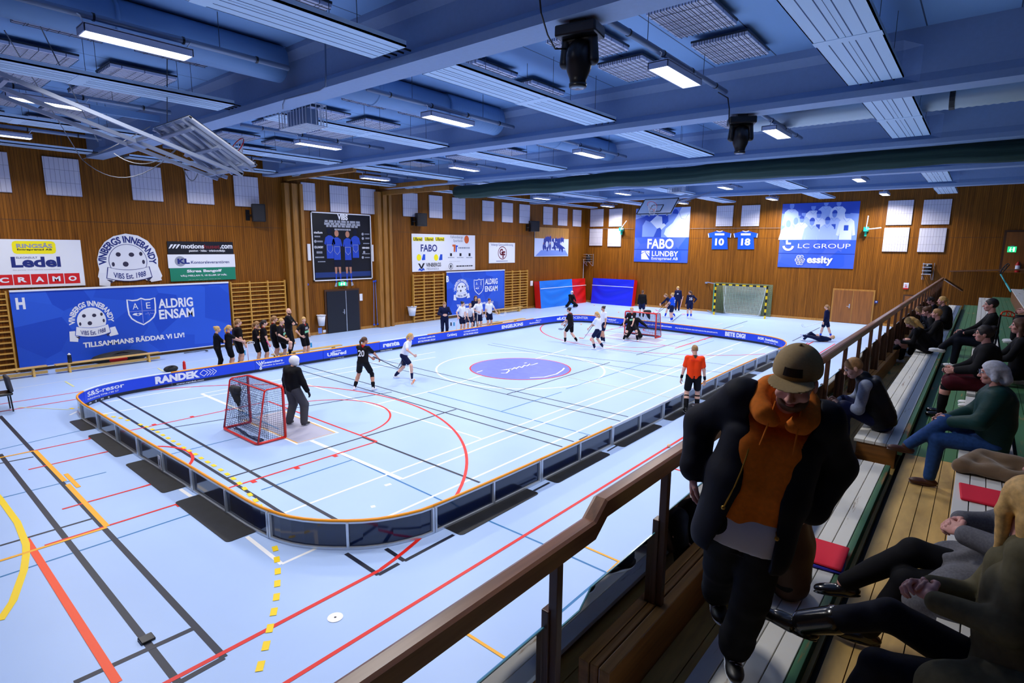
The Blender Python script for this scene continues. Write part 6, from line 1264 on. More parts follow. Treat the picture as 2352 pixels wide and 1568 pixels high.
for i, (x, y, s_, h_, n_) in enumerate([(.13, .82, 1, 0, 0), (.42, .79, 1, 1, 0), (.58, .85, 1, 0, 0), (.74, .84, 1, 0, 0), (.3, .7, .95, 1, 0), (.5, .68, .95, 1, 1), (.7, .68, .95, 1, 1), (.86, .66, 1, 1, 1), (.2, .58, 1, 0, 0), (.28, .62, .9, 1, 0), (.42, .56, 1, 1, 0), (.1, .54, 1, 0, 0), (.62, .58, .95, 1, 0)]): mono_person(a if i % 2 else a2, b, c, PQ, x, y, s_, .026+.0009*i, h_, n_)
for nm, mb, mm in (('pale_print', a, 'duo_light'), ('shade_print', a2, 'duo_soft'), ('dark_hair', b, 'duo_dark'), ('face_print', c, 'duo_mid'), ('dark_wall', d, 'duo_dark')): put(o, nm, mb, mm)
J_ = lambda x, y: (1760+x/3.4467, 440+y/3.4467)
T(o, EW, [('LC GROUP', *J_(250, 447), *J_(670, 413), 'sign_white', .0), ('essity', *J_(318, 582), *J_(530, 512), 'sign_white', .04)], .04)
m = MB(); K = lambda x, y: EW.pix(*J_(x, y)); uv_stroke(m, EW, [K(138+(172-138)*0+36*(1-math.cos(t)), 430+30*math.sin(t)) for t in np.linspace(0, 3.14, 13)], .13, .04); uv_poly(m, EW, [K(*p) for p in ((156, 386), (172, 384), (172, 403), (196, 403), (196, 418), (156, 418))], .04)
for x, y in ((256, 518), (280, 518), (244, 540), (266, 541), (290, 542), (254, 563), (277, 564)):
    c_ = EW.pix(*J_(x, y)); uv_stroke(m, EW, [(c_[0]+.11*math.cos(t), c_[1]+.11*math.sin(t)) for t in np.linspace(.1, 5.6, 14)], .035, .04); uv_stroke(m, EW, [(c_[0]-.1, c_[1]), (c_[0]+.1, c_[1])], .03, .04)
put(o, 'logo_print', m, 'sign_white')
# shirts hung on the wall
def wall_shirt(x0, x1, num, lb):
    K = lambda x, y: EW.pix(x0+(x1-x0)*x, 530+43*y); o = thing('wall_jersey', EW.at(*K(.5, 1)), lb, 'shirt', 'blue shirts on the end wall')
    pts = [K(*p) for p in ((.36, .01), (.64, .01), (.74, .06), (1, .14), (.97, .36), (.82, .35), (.84, .98), (.16, .98), (.18, .35), (.03, .36), (0, .14), (.26, .06))]; q = len(pts)
    vs = [EW.at(u, v, t) for t in (.0, .03) for u, v in pts]; m = MB().add(vs, [tuple(range(q)), tuple(range(2*q-1, q-1, -1))]+[(i, q+i, q+(i+1) % q, (i+1) % q) for i in range(q)]); put(o, 'shirt_body', m, 'blue_kit')
    m = MB(); uv_poly(m, EW, [K(*p) for p in ((.3, .24), (.7, .24), (.7, .13), (.3, .13))], .034); a = K(.3, .78); b = K(.7, .4); uv_text(m, EW, num, a[0], a[1], b[0], b[1], .036, bold=.04); uv_stroke(m, EW, [K(.37, .0), K(.5, .05), K(.63, .0)], .05, .034)
    uv_poly(m, EW, [K(*p) for p in ((0, .14), (.03, .36), (.06, .35), (.03, .14))], .034); uv_poly(m, EW, [K(*p) for p in ((1, .14), (.97, .36), (.94, .35), (.97, .14))], .034); put(o, 'shirt_number', m, 'print_white')
wall_shirt(1626, 1680, '10', 'blue team shirt numbered 10 hung flat on the end wall'); wall_shirt(1685, 1741, '18', 'blue team shirt numbered 18 hung flat on the end wall')
# rope line, brackets, shelves, notices
tag(MB().tube([tuple(EW.at(*EW.pix(*p), .06)) for p in ((1350, 525), (1455, 525))], .012, 5).tube([tuple(EW.at(*EW.pix(*p), .06)) for p in ((1586, 524.5), (1792, 523.5))], .012, 5).build('wall_cable', MATS['rope']), 'pale cable stretched across the end wall behind the blue shirts', 'cable')
def bracket(c, arms, lb):
    u, v = EW.pix(*c); o = thing('pulley_bracket', EW.at(u, v, .3), lb, 'bracket', 'green wall brackets'); m = MB(); uvbox(m, EW, u-.12, v-.12, u+.12, v+.14, .02, .4); m.build('green_casing', MATS['teal_bracket'], o, bevel=.03)
    m = MB()
    for q in arms: uu, vv = EW.pix(*q); m.tube([EW.at(u, v, .35), EW.at(uu, vv, .75)], .03, 6)
    m.build('arm', MATS['white_paint'], o)
    m = MB(); uvbox(m, EW, u-.07, v-.38, u+.03, v-.1, .05, .2); m.build('cleat', MATS['teal_bracket'], o)
bracket((1430, 527), ((1450, 508), (1443, 526)), 'green pulley bracket with white arm beside the FABO banner'); bracket((1991, 527), ((1999, 497), (2028, 524)), 'green pulley bracket with white arms beside the team photo banner')
def shelf(x0, y0, x1, y1, lb):
    a = EW.pix(x0, y1); b = EW.pix(x1, y0); o = thing('net_winder', EW.at(a[0], a[1], .2), lb, 'wall rack', 'steel wall racks'); w_ = b[0]-a[0]; h_ = b[1]-a[1]
    m = MB()
    for f in (0, 1): m.tube([EW.at(a[0]+w_*f, a[1], .04), EW.at(a[0]+w_*f, b[1], .04)], .02, 6)
    for k in range(4): v = a[1]+h_*(.35+.6*k/3); m.tube([EW.at(a[0], v, .04), EW.at(a[0], v, .5), EW.at(b[0]-.1, v, .5), EW.at(b[0]-.1, v, .04)], .018, 6)
    m.tube([EW.at(a[0], a[1]+h_*.35, .5), EW.at(a[0]+.1, a[1], .06)], .02, 6).tube([EW.at(b[0]-.1, a[1]+h_*.35, .5), EW.at(b[0]-.05, a[1], .06)], .02, 6)
    m.build('rack_frame', MATS['steel'], o)
    MB().lathe(EW.at(a[0]+w_*.5, a[1]+h_*.36, .27), [(.18, 0), (.2, h_*.1), (.17, h_*.2), (.19, h_*.4), (.16, h_*.55), (.1, h_*.58)], 16).build('black_roll', MATS['black_plastic'], o, True)
shelf(1347, 583, 1363, 610, 'steel wall rack with a black roll high in the hall corner'); shelf(2117, 604, 2147, 642, 'steel wall rack with a black roll high over the end of the seats')
for p0, p1, nm, lb, ct, mm in [((2076, 649), (2086, 664), 'fire_notice', 'white and red fire notice on the end wall beside the rail', 'notice', 'sign_white'), ((2009, 690), (2016, 696.5), 'room_sign', 'small dark sign beside the wooden double door', 'sign', 'sign_navy'), ((2086, 712), (2096, 712.5), 'door_mark', '', '', '')]:
    if not lb: continue
    a = EW.pix(*p0); b = EW.pix(*p1); m = MB(); uvbox(m, EW, a[0], b[1], b[0], a[1], 0, .03); q = tag(m.build(nm, MATS[mm], bevel=.003), lb, ct)
    if nm == 'fire_notice':
        m = MB(); uv_rect(m, EW, a[0], b[1], b[0], b[1]+(a[1]-b[1])*.2, .034); bars(m, EW, [(2078, 655, 2084, 653.5), (2078, 659, 2084, 657)], .034); m.build('red_print', MATS['sign_red'], q)
    else: m = MB(); uv_rect(m, EW, a[0]+.05, b[1]+.06, b[0]-.05, a[1]-.03, .034); m.build('pictogram', MATS['duo_light'], q)
u0, v0, u1, v1 = px_rect(EW, (1917, 666), (2005, 669), (1998, 760), (1909, 748)); double_door(2, EW, u0, 0, u1, v1, 'door_wood', 'trim_wood')
s_ = EW.pix(2075, 676); e_ = EW.pix(2130, 676); ds = tag(MB().obox(EW.at(s_[0], 1.1, 0), EW.U*1.5, EW.V*(s_[1]-1.1), EW.N*.04).build('door_3', MATS['dark_wood']), kind='structure'); m = MB(); uvbox(m, EW, s_[0]+.08, 1.1, s_[0]+1.42, s_[1]-.08, .03, .07); m.build('door_leaf', MATS['door_wood'], ds)
exit_sign(EW, (2313, 579), (2335.5, 566), 'green lit exit sign high over the dark end of the seats')
# dark door and extinguisher under the exit sign
s_ = EW.pix(2296, 606); ds = tag(MB().obox(EW.at(s_[0], 3.2, 0), EW.U*1.3, EW.V*2.15, EW.N*.04).build('door_4', MATS['dark_wood']), kind='structure'); m = MB(); uvbox(m, EW, s_[0]+.1, 3.2, s_[0]+1.2, 5.25, .03, .06); m.build('door_leaf', MATS['door_wood'], ds)
p = EW.at(*EW.pix(2335, 625), .15); o = thing('fire_extinguisher', p, 'fire extinguisher hung on the dark wall under the exit sign', 'fire extinguisher'); MB().lathe(p, [(.085, 0), (.09, .05), (.09, .4), (.05, .48), (.03, .52)], 16).build('cylinder', MATS['fire_red'], o, True); MB().lathe(p+Vector((0, 0, .1)), [(.092, 0), (.092, .24)], 16).build('label_band', MATS['sign_white'], o); MB().tube([p+Vector((.03, -.02, .55)), p+Vector((.12, -.05, .4)), p+Vector((.1, -.06, .1))], .014, 6).build('hose', MATS['black_plastic'], o)
# crash mats leaning on the walls
def crash(pts, th, lb, mf, ms, strap):
    """pts: bottom-left, bottom-right, top-right, top-left of the face"""
    pts = [Vector(p) for p in pts]; n = (pts[1]-pts[0]).cross(pts[3]-pts[0]).normalized(); o = thing('crash_mat', (pts[0]+pts[1])/2, lb, 'crash mat', 'crash mats stood along the walls'); nx, nz = 36, 18; vs = []; random.seed(len(lb))
    for j in range(nz+1):
        for i in range(nx+1):
            x, z = i/nx, j/nz; q = (pts[0]*(1-x)+pts[1]*x)*(1-z)+(pts[3]*(1-x)+pts[2]*x)*z; e = min(1, 6*min(x, 1-x, z, 1-z))
            vs.append(q+n*(.045*e*math.sin(5*z*math.pi-3*(x-.5)**2*7+math.sin(7*x))*(1-.4*z)))
    fs = [(j*(nx+1)+i, j*(nx+1)+i+1, (j+1)*(nx+1)+i+1, (j+1)*(nx+1)+i) for j in range(nz) for i in range(nx)]
    MB().add(vs, fs).build('front_cover', MATS[mf], o, True)
    m = MB(); b = [p-n*th for p in pts]; e = [p-n*.002 for p in pts]
    for i in range(4): j = (i+1) % 4; m.quad(e[i], b[i], b[j], e[j])
    m.quad(b[3], b[2], b[1], b[0]); m.build('side_cover', MATS[ms], o)
    z = .72; a = pts[0]*(1-z)+pts[3]*z+n*.06; c = pts[1]*(1-z)+pts[2]*z+n*.06; MB().beam(a, c, .012, .04).build('strap', MATS['strap_white'], o)
xm = XW+.75
f0 = onz(1243, 706).y; A0 = onx(1243, 705, xm).y; A1 = onx(1317, 700, xm).y; crash([(xm, A0, 0), (xm, A1, 0), (xm-.2, A1, 1.92), (xm-.2, A0, 1.92)], .5, 'light blue crash mat with red sides leaning on the long wall', 'mat_lightblue', 'mat_red', 1)
A2 = onx(1346, 694, xm-.15).y; crash([(xm-.15, A1+.12, 0), (xm-.15, max(A2, A1+2.0), 0), (xm-.3, max(A2, A1+2.0), 1.9), (xm-.3, A1+.12, 1.9)], .4, 'red crash mat standing in the hall corner', 'mat_red', 'mat_red', 1)
ym = YE-.75; B0 = ony(1357, 700, ym).x; B1 = ony(1450, 705, ym).x; crash([(B0, ym, 0), (B1, ym, 0), (B1+.05, ym+.2, 1.95), (B0, ym+.2, 1.95)], .5, 'dark blue crash mat with red sides leaning on the end wall', 'mat_blue', 'mat_red', 1)
p = ony(1568, 690, YE-.1); o = thing('floorball_stick', (p.x, p.y, 0), 'pale floorball stick leaning alone against the end wall', 'floorball stick', 'floorball sticks'); MB().tube([(p.x-.05, YE-.45, .02), (p.x, YE-.06, .95)], .014, 6).build('shaft', MATS['pale_pink'], o); MB().tube([(p.x-.05, YE-.45, .03), (p.x-.12, YE-.48, .03), (p.x-.25, YE-.48, .06)], .02, 6).build('blade', MATS['white_shoe'], o)
# ------------------------------------------------------------------ spectator stand
def paint_wood(name, paint, wood, amount, axis_scale=(7, .7, 7), rough=.55):
    m = mat(name, paint, rough); N, L, b = nodes_of(m); tc = N.new('ShaderNodeTexCoord'); mp = N.new('ShaderNodeMapping'); mp.inputs['Scale'].default_value = axis_scale; L.new(tc.outputs['Object'], mp.inputs[0])
    n1 = N.new('ShaderNodeTexNoise'); n1.inputs['Scale'].default_value = 1.3; n1.inputs['Detail'].default_value = 8; n1.inputs['Roughness'].default_value = .65; L.new(mp.outputs[0], n1.inputs[0])
    rp = N.new('ShaderNodeValToRGB'); rp.color_ramp.elements[0].position = amount-.03; rp.color_ramp.elements[1].position = amount+.03; L.new(n1.outputs[0], rp.inputs[0])
    n2 = N.new('ShaderNodeTexNoise'); n2.inputs['Scale'].default_value = 3; n2.inputs['Detail'].default_value = 5; L.new(mp.outputs[0], n2.inputs[0])
    wr_ = N.new('ShaderNodeValToRGB'); wr_.color_ramp.elements[0].position = .3; wr_.color_ramp.elements[1].position = .7; wr_.color_ramp.elements[0].color = (*[c*.55 for c in wood], 1); wr_.color_ramp.elements[1].color = (*wood, 1); L.new(n2.outputs[0], wr_.inputs[0])
    mx = N.new('ShaderNodeMix'); mx.data_type = 'RGBA'; L.new(rp.outputs[0], mx.inputs[0]); L.new(wr_.outputs[0], mx.inputs[6]); mx.inputs[7].default_value = (*paint, 1); L.new(mx.outputs[2], b.inputs['Base Color']); return m
paint_wood('bench_paint', (.74, .72, .66), (.36, .22, .09), .36); paint_wood('floor_worn', (.05, .17, .06), (.78, .5, .13), .62, (3.5, .5, 3.5)); paint_wood('floor_green', (.055, .18, .07), (.4, .26, .08), .37); paint_wood('green_trim', (.06, .17, .08), (.42, .2, .05), .42)
paint_wood('floor_bare', (.05, .16, .06), (.7, .45, .14), .68, (2.5, .6, 2.5)); mat('rail_wood', (.26, .11, .045), .35, noise=.3, nscale=3, stretch=(9, .5, 9), coat=.2); mat('rail_post', (.085, .032, .014), .35, noise=.2, nscale=4); mat('base_wood', (.42, .19, .045), .4, noise=.25, nscale=3, stretch=(9, .5, 9)); mat('stand_dark', (.02, .022, .02), .8); mat('box_wood', (.2, .075, .012), .5, noise=.3, nscale=3, stretch=(.6, 8, 8))
gl = mat('rail_glass', (.9, .95, 1), .02); N_, L_, b_ = nodes_of(gl); tr_ = N_.new('ShaderNodeBsdfTransparent'); tr_.inputs[0].default_value = (.86, .93, .98, 1); gs_ = N_.new('ShaderNodeBsdfGlossy'); gs_.inputs['Roughness'].default_value = .02; lw_ = N_.new('ShaderNodeFresnel'); lw_.inputs[0].default_value = 1.25; ms_ = N_.new('ShaderNodeMixShader'); L_.new(lw_.outputs[0], ms_.inputs[0]); L_.new(tr_.outputs[0], ms_.inputs[1]); L_.new(gs_.outputs[0], ms_.inputs[2]); L_.new(ms_.outputs[0], N_['Material Output'].inputs[0])
mat('glass_edge', (.1, .3, .38), .2)
Y0, Y1 = .6, 31.0
# boarded floors of the stand, each level a row of planks
def planks(x0, x1, z, y0, y1, m, n, th=.04, name='floor', lb=None, gap=.006, parent=None):
    mb = MB(); w_ = (x1-x0)/n
    for i in range(n): mb.box((x0+i*w_+gap/2, y0, z-th), (x0+(i+1)*w_-gap/2, y1, z))
    return mb
structure('floor_stand_lower', planks(-1.23, -.5, 1.86, 2.28, Y1, None, 5), MATS['floor_worn'])
structure('floor_stand_middle', planks(-.44, .36, 2.0, Y0, 7.6, None, 7), MATS['floor_bare'])
structure('floor_stand_middle', planks(-.44, .36, 2.0, 7.605, Y1, None, 7), MATS['floor_green'])
structure('floor_stand_upper', planks(.45, 1.3, 2.4, 2.2, Y1, None, 7), MATS['floor_green'])
structure('floor_stand_top', planks(1.35, 2.2, 2.8, 2.2, Y1, None, 7), MATS['floor_green'])
structure('floor_stand_back', planks(2.25, XR, 3.2, 2.2, Y1+3, None, 12), MATS['floor_green'])
structure('wall_stand', MB().box((-1.36, 2.28, 0), (-1.3, Y1, 1.95)).box((-1.25, 2.3, 1.2), (-.44, Y1, 1.8)).box((-.45, Y0, 1.2), (.4, Y1, 1.94)).box((.4, Y0, 1.2), (.47, Y1, 2.36)).box((1.3, 2.2, 1.2), (1.36, Y1, 2.76)).box((2.2, 2.2, 1.2), (2.26, Y1, 3.16)), MATS['stand_dark'])
def seat_bench(x0, x1, z, y0, y1, lb, n=4, trim=True, h=.2, endcap=True):
    o = thing('spectator_bench', ((x0+x1)/2, (y0+y1)/2, z), lb, 'bench', 'white painted spectator benches')
    w_ = (x1-x0)/n
    for i in range(n): MB().box((x0+i*w_+.003, y0, z-.035), (x0+(i+1)*w_-.003, y1, z)).build('seat_plank', MATS['bench_paint'], o, bevel=.003)
    if trim: MB().box((x1+.004, y0, z-.1), (x1+.05, y1, z+.002)).build('green_edge', MATS['green_trim'], o, bevel=.003)
    MB().box((x0+.03, y0+.02, z-h), (x1-.01, y1-.02, z-.036)).build('box_base', MATS['box_wood'], o)
    return o
seat_bench(-1.0, -.58, 1.955, .9, 7.18, 'low worn white bench that the man in the cap is walking on', h=.09)
seat_bench(-.93, -.505, 2.14, 7.36, 19.2, 'white bench with a brown end box under the man in the black vest', h=.275)
seat_bench(-.93, -.505, 2.14, 19.3, 28.6, 'far white bench of the front row past the seated youths', h=.275)
seat_bench(.02, .42, 2.44, .9, 9.2, 'second row white bench under the woman in the green jacket', 4, False, .44)
seat_bench(.02, .42, 2.44, 9.4, 29.5, 'second row white bench further along behind the dark dressed spectators', 4, False, .44)
seat_bench(.95, 1.3, 2.84, 4.6, 29.5, 'third row white bench in the dark of the stand', 3, False, .44)
seat_bench(1.8, 2.2, 3.24, 6.6, 29.5, 'highest white bench in the dark of the stand', 3, False, .44)
# guard rail with glass
o = thing('guard_rail', (-1.29, 12, 1.86), 'brown wooden guard rail with glass panes along the stand', 'railing')
zb = 2.15; zl, zh = 3.035, 3.11
rp = [(-1.29, .35, zl), (-1.29, 2.13, zl), (-1.29, 2.23, zh), (-1.29, 31.4, zh+.02)]
m = MB(); prof = [(-.032, -.055), (.032, -.055), (.032, .045), (.02, .055), (-.02, .055), (-.032, .045)]; prof = [(a*1.25, b*.8) for a, b in prof]; vs = []
for x, y, z in rp: vs += [(x+a, y, z-.044+b) for a, b in prof]
k = len(prof); m.add(vs, [(i*k+j, (i+1)*k+j, (i+1)*k+(j+1) % k, i*k+(j+1) % k) for i in range(3) for j in range(k)]+[tuple(reversed(range(k))), tuple(3*k+j for j in range(k))]); m.build('handrail', MATS['rail_wood'], o)
MB().box((-1.35, 2.28, 1.8), (-1.3, Y1, zb)).box((-1.295, 2.28, 1.8), (-1.23, Y1, zb-.004)).build('base_beam', MATS['base_wood'], o, bevel=.006)
py = [1.87, 2.98]+[4.1+1.12*i for i in range(25)]
for y in py:
    zt = (zl if y < 2.2 else zh)-.07
    zb = 2.15 if y > 2 else 1.2
    MB().box((-1.315, y-.022, zb-.02), (-1.268, y+.022, zt)).build('rail_post', MATS['rail_post'], o, bevel=.004)
    MB().box((-1.345, y-.034, zb-.02), (-1.305, y+.034, 2.7)).build('glass_clamp', MATS['rail_post'], o, bevel=.004)
gy = [1.3]+py
for a, b in zip(gy[:-1], gy[1:]):
    zb = 2.15; m = MB(); z0, z1 = (zb-.01 if a > 1.9 else 1.3), (zl if a < 1.9 else zh)-.42
    if a < 2.2 < b: q = [(-1.33, a+.002, z0), (-1.33, b-.002, z0), (-1.33, b-.002, z1), (-1.33, 2.23, z1), (-1.33, 2.13, z1-.075), (-1.33, a+.002, z1-.075)]
    else: q = [(-1.33, a+.002, z0), (-1.33, b-.002, z0), (-1.33, b-.002, z1), (-1.33, a+.002, z1)]
    n_ = len(q); m.add([(x+d, y, z) for d in (0, .006) for x, y, z in q], [tuple(range(n_)), tuple(range(2*n_-1, n_-1, -1))]+[(i, n_+i, n_+(i+1) % n_, (i+1) % n_) for i in range(n_)]); g_ = m.build('glass_pane', MATS['rail_glass'], o)
    m = MB(); t = q[2:] if n_ == 4 else q[2:]; m.tube([(x+.003, y, z+.002) for x, y, z in t], .005, 4); m.build('glass_edge', MATS['glass_edge'], o)
# lower return rail and parapet at the far end of the stand
pa = ony(2172, 636, 31.4); o = thing('stair_parapet', (0, 32, 2), 'brown boarded parapet closing off the far end of the seats', 'parapet')
MB().box((-1.1, 33.9, 0), (XR, 34.0, 3.35)).build('boarding', MATS['wall_wood_x'], o); MB().beam((-1.2, 33.95, 3.33), (XR, 33.95, 3.75), .16, .06).build('capping', MATS['rail_wood'], o); MB().beam((-1.25, 31.45, zh-.05), (-.6, 33.0, 2.5), .06, .08).build('stair_handrail', MATS['rail_wood'], o)
# seat pads, blanket
def pad(c, u, v, th, m, lb):
    c, u, v = Vector(c), Vector(u), Vector(v); o = MB().obox(c-u/2-v/2, u, v, (0, 0, th)).build('seat_pad', MATS[m], bevel=.012); tag(o, lb, 'seat pad', 'foam seat pads')
mat('pad_red', rgb(226, 14, 52), .7, bump=.2, nscale=60); mat('pad_blue', rgb(40, 40, 170), .7)
q = onz(1885, 1290, 1.97); pad((q.x-.02, q.y+.1, 1.96), (.33, .03, 0), (-.03, .4, 0), .022, 'pad_blue', 'blue foam pad under the red one on the low worn bench'); pad((q.x-.02, q.y+.11, 1.984), (.33, .01, 0), (-.01, .4, 0), .02, 'pad_red', 'red foam pad with a brown coat on it on the low worn bench')
q = onz(2265, 1140, 2.45); pad((q.x, q.y, 2.442), (.32, .0, 0), (-.02, .36, 0), .02, 'pad_red', 'bright red foam pad on the second row bench beside the brown blanket')
mat('blanket', (.17, .105, .055), .9, bump=.3, nscale=30, sheen=.3)
c = onz(2262, 1085, 2.45); k = S(.05); random.seed(11); c = V3(c.x+.06, c.y, 2.45)
for i in range(7):
    a = V3(-.2+.06*i, random.uniform(-.12, .12), .04+.03*math.sin(i)); b = V3(-.12+.07*i, random.uniform(-.18, .18), .05+.04*math.sin(i*2.1)); k.cap(c+a, c+b, .055, .045)
k.cap(c+V3(-.22, -.1, .05), c+V3(-.1, .12, .11), .05, .05).cap(c+V3(-.1, .12, .11), c+V3(.25, .05, .12), .05, .06).cap(c+V3(-.22, -.1, .05), c+V3(.25, -.14, .05), .05, .06).half((c[0], c[1], c[2]+.004), (0, 0, -1), 2)
tag(np_mesh('blanket', [k.mesh(.012, .008, 30)], [MATS['blanket']]), 'brown wool blanket heaped on the second row bench by the red pad', 'blanket')
# jug-like orange-lidded things beyond the rail are players' bottles; phone beside the red line
q = onz(337, 1469); tag(MB().box((q.x-.07, q.y-.07, .001), (q.x+.07, q.y+.07, .03)).build('floor_box', MATS['black_plastic'], bevel=.01), 'small black box lying on the black floor line near the camera side', 'box')
q = onz(1602, 975); tag(MB().lathe((q.x, q.y, .45), [(.16, 0), (.18, .02), (.16, .05)], 14).lathe((q.x, q.y, 0), [(.16, 0), (.03, .05), (.03, .45)], 10).build('round_stool', MATS['black_plastic'], smooth=True), 'dark round topped stool on the floor behind the walking man', 'stool')
# ------------------------------------------------------------------ people
for n_ in ('black_kit', 'black_kit_collar', 'black_cloth', 'white_kit', 'white_kit_collar', 'navy_cloth', 'blue_kit', 'ref_orange', 'grey_cloth', 'blue_sock'): MATS[n_].node_tree.nodes['Principled BSDF'].inputs['Specular IOR Level'].default_value = .15
def away(px): d = ray(px, 700); return math.atan2(-d.x, d.y)        # yaw that faces straight away from the photographer
def spot(px, py, z=0.0): q = onz(px, py, z); return (q.x, q.y, z)
def spotx(px, X, z=0.0): q = onx(px, 740, X); return (X, q.y, z)
rad = math.radians
def Pn(label, at, px, a, H=1.68, **k): return person(label, at, away(px)-rad(a), H, **k)
CH = dict(handL=(-.16, .2, 1.16), handR=(.16, .2, 1.12), elbL=(-1, -.3, -.6), elbR=(1, -.3, -.6), curl=1.0)
CROSS = dict(handL=(.09, .25, 1.17), handR=(-.1, .27, 1.12), elbL=(-1, .1, -.5), elbR=(1, .1, -.5), hdirL=(1, -.1, .1), hdirR=(-1, -.1, .1), palmL=(0, -1, 0), palmR=(0, -1, 0), curl=.35)
HIPS = dict(handL=(-.24, .05, 1.0), handR=(.24, .05, 1.0), elbL=(-1, -.7, 0), elbR=(1, -.7, 0), hdirL=(.5, .6, -.4), hdirR=(-.5, .6, -.4))
KIT = dict(shirt='black_kit', bcol='black_cloth', socks='black_cloth', sock_h=.35)
def kit_print(J, num, front=True, w=.12, h=.1, green=False):
    c = J['P']+J['sp']*(.36 if front else .3)*J['s']+(J['bf'] if front else -J['bf'])*(.128 if front else .13)*J['s']
    U = -J['br'] if front else J['br']
    on_body(J, c, U, w, num, h, 'print_white')
    if green:
        pl = Plane(Vector(J['P']+J['sp']*.22*J['s']+J['bf']*.132*J['s']), Vector(U), Vector(J['sp']), 'z', 0); mb = MB(); uv_poly(mb, pl, [(-.11, -.05), (.11, -.03), (.11, .05), (-.11, .04)]); mb.build('green_print', MATS['print_green'], J['root'])
# --- black shirted team behind the boards
X0 = -19.35
J = Pn('person in black hooded sweatshirt and black trousers with folded arms, beside the big blue banner', spotx(494, X0), 494, 85, 1.62, **CROSS, shirt='black_cloth', sleeve='long', bottom='pants', shoes='black_shoe', hair='bun', hcol='hair_blonde', group='players on the near bench')
mb = MB(); pl = Plane(Vector(J['hipR']+J['bf']*.11+V3(0, 0, -.1)), Vector(-J['br']), Vector((0, 0, 1)), 'z', 0); uv_disc(mb, pl, 0, .0, .05); uv_poly(mb, pl, [(-.09, -.14), (.09, -.14), (.09, -.1), (-.09, -.1)]); mb.build('trouser_print', MATS['print_white'], J['root'])
J = Pn('blonde player in black kit reaching her hands forward over a white stick blade', spotx(521, X0+.15), 521, 80, 1.64, handL=(-.05, .42, 1.1), handR=(.05, .46, 1.12), hair='pony', hcol='hair_blonde', group='players on the near bench', **KIT); kit_print(J, '7', w=.06)
q = J['wR']; stick('white floorball stick standing blade up before the reaching blonde player', (q[0]+.1, q[1]+.12, .02), (q[0]+.1, q[1]+.1, 1.0), (.6, .8, 0), 'pale_pink', 'white_shoe', grip='white_shoe')
J = Pn('tall broad player in black kit looking along the bench, behind the reaching blonde player', spotx(543, X0-.1), 543, 75, 1.78, handL=(-.2, .12, .9), handR=(.2, .15, .9), hair='pony', hcol='hair_sand', bulk=1.25, group='players on the near bench', **KIT); kit_print(J, '21', green=True)
J = Pn('player in black kit with one hand raised to her shoulder', spotx(585, X0-.1), 585, 95, 1.65, handL=(-.1, .1, 1.42), handR=(.02, .24, 1.14), elbL=(-1, .4, -.2), elbR=(1, -.2, -.6), hair='pony', hcol='hair_sand', head=(0, -12), group='players on the near bench', **KIT); kit_print(J, '5', w=.06, green=True)
J = Pn('dark haired player in black kit holding a pink gripped stick', spotx(603, X0+.12), 603, 85, 1.7, handL=(-.22, .1, .82), handR=(.24, .16, .82), curl=1.2, hair='pony', hcol='hair_dark', group='players on the near bench', **KIT); kit_print(J, '14', green=True)
q = J['wR']; stick('floorball stick with pink grip held by the dark haired player in black kit', (q[0]-.03, q[1]-.06, q[2]+.1), (q[0]+.22, q[1]+.3, .05), (.8, .6, 0), 'white_shoe', 'white_shoe', grip='pink')
J = Pn('player in black kit with long brown pony tail half hidden behind the number 23', spotx(627, X0-.25), 627, 80, 1.76, handL=(-.22, .1, .82), handR=(.2, .15, .85), hair='pony', hcol='hair_sand', group='players on the near bench', **KIT)
q = J['wL']; stick('floorball stick hanging beside the player behind number 23', (q[0], q[1]+.05, q[2]+.05), (q[0]+.1, q[1]+.2, .05), (.8, .6, 0), 'white_shoe', 'white_shoe', grip='black_plastic')
J = Pn('player numbered 23 in black kit with one foot up on the low bench', spotx(643, X0+.1), 643, 110, 1.7, handL=(-.2, .1, .8), handR=(.22, .24, 1.0), footR=(.12, .34, .42), kneeR=(.3, 1, .4), hair='crop', hcol='hair_blonde', group='players on the near bench', **KIT); kit_print(J, '23', green=True)
J = Pn('bald bearded coach in black standing with folded arms behind the bench', spotx(662, -20.6), 662, 105, 1.88, **CROSS, female=False, shirt='black_cloth', sleeve='long', bottom='pants', shoes='black_shoe', hair='none', hcol='hair_brown', beard=True, head=(-40, 0), group='players on the near bench'); kit_print(J, 'o', w=.04, h=.04)
J = Pn('player numbered 10 in black kit with hands on hips at the end of the bench', spotx(697, X0+.05), 697, 130, 1.66, **HIPS, hair='bun', hcol='hair_blonde', head=(-40, 3), group='players on the near bench', **KIT); kit_print(J, '10', green=True)
q = J['at'] if 'at' in J else J['P']
p_ = onz(480, 806); o = stick('black floorball stick lying on the floor behind the staff member in black', (p_.x-.1, p_.y-.9, .03), (p_.x, p_.y-.1, .05), (1, .2, 0), 'black_cloth', 'bag_black', grip='black_plastic')
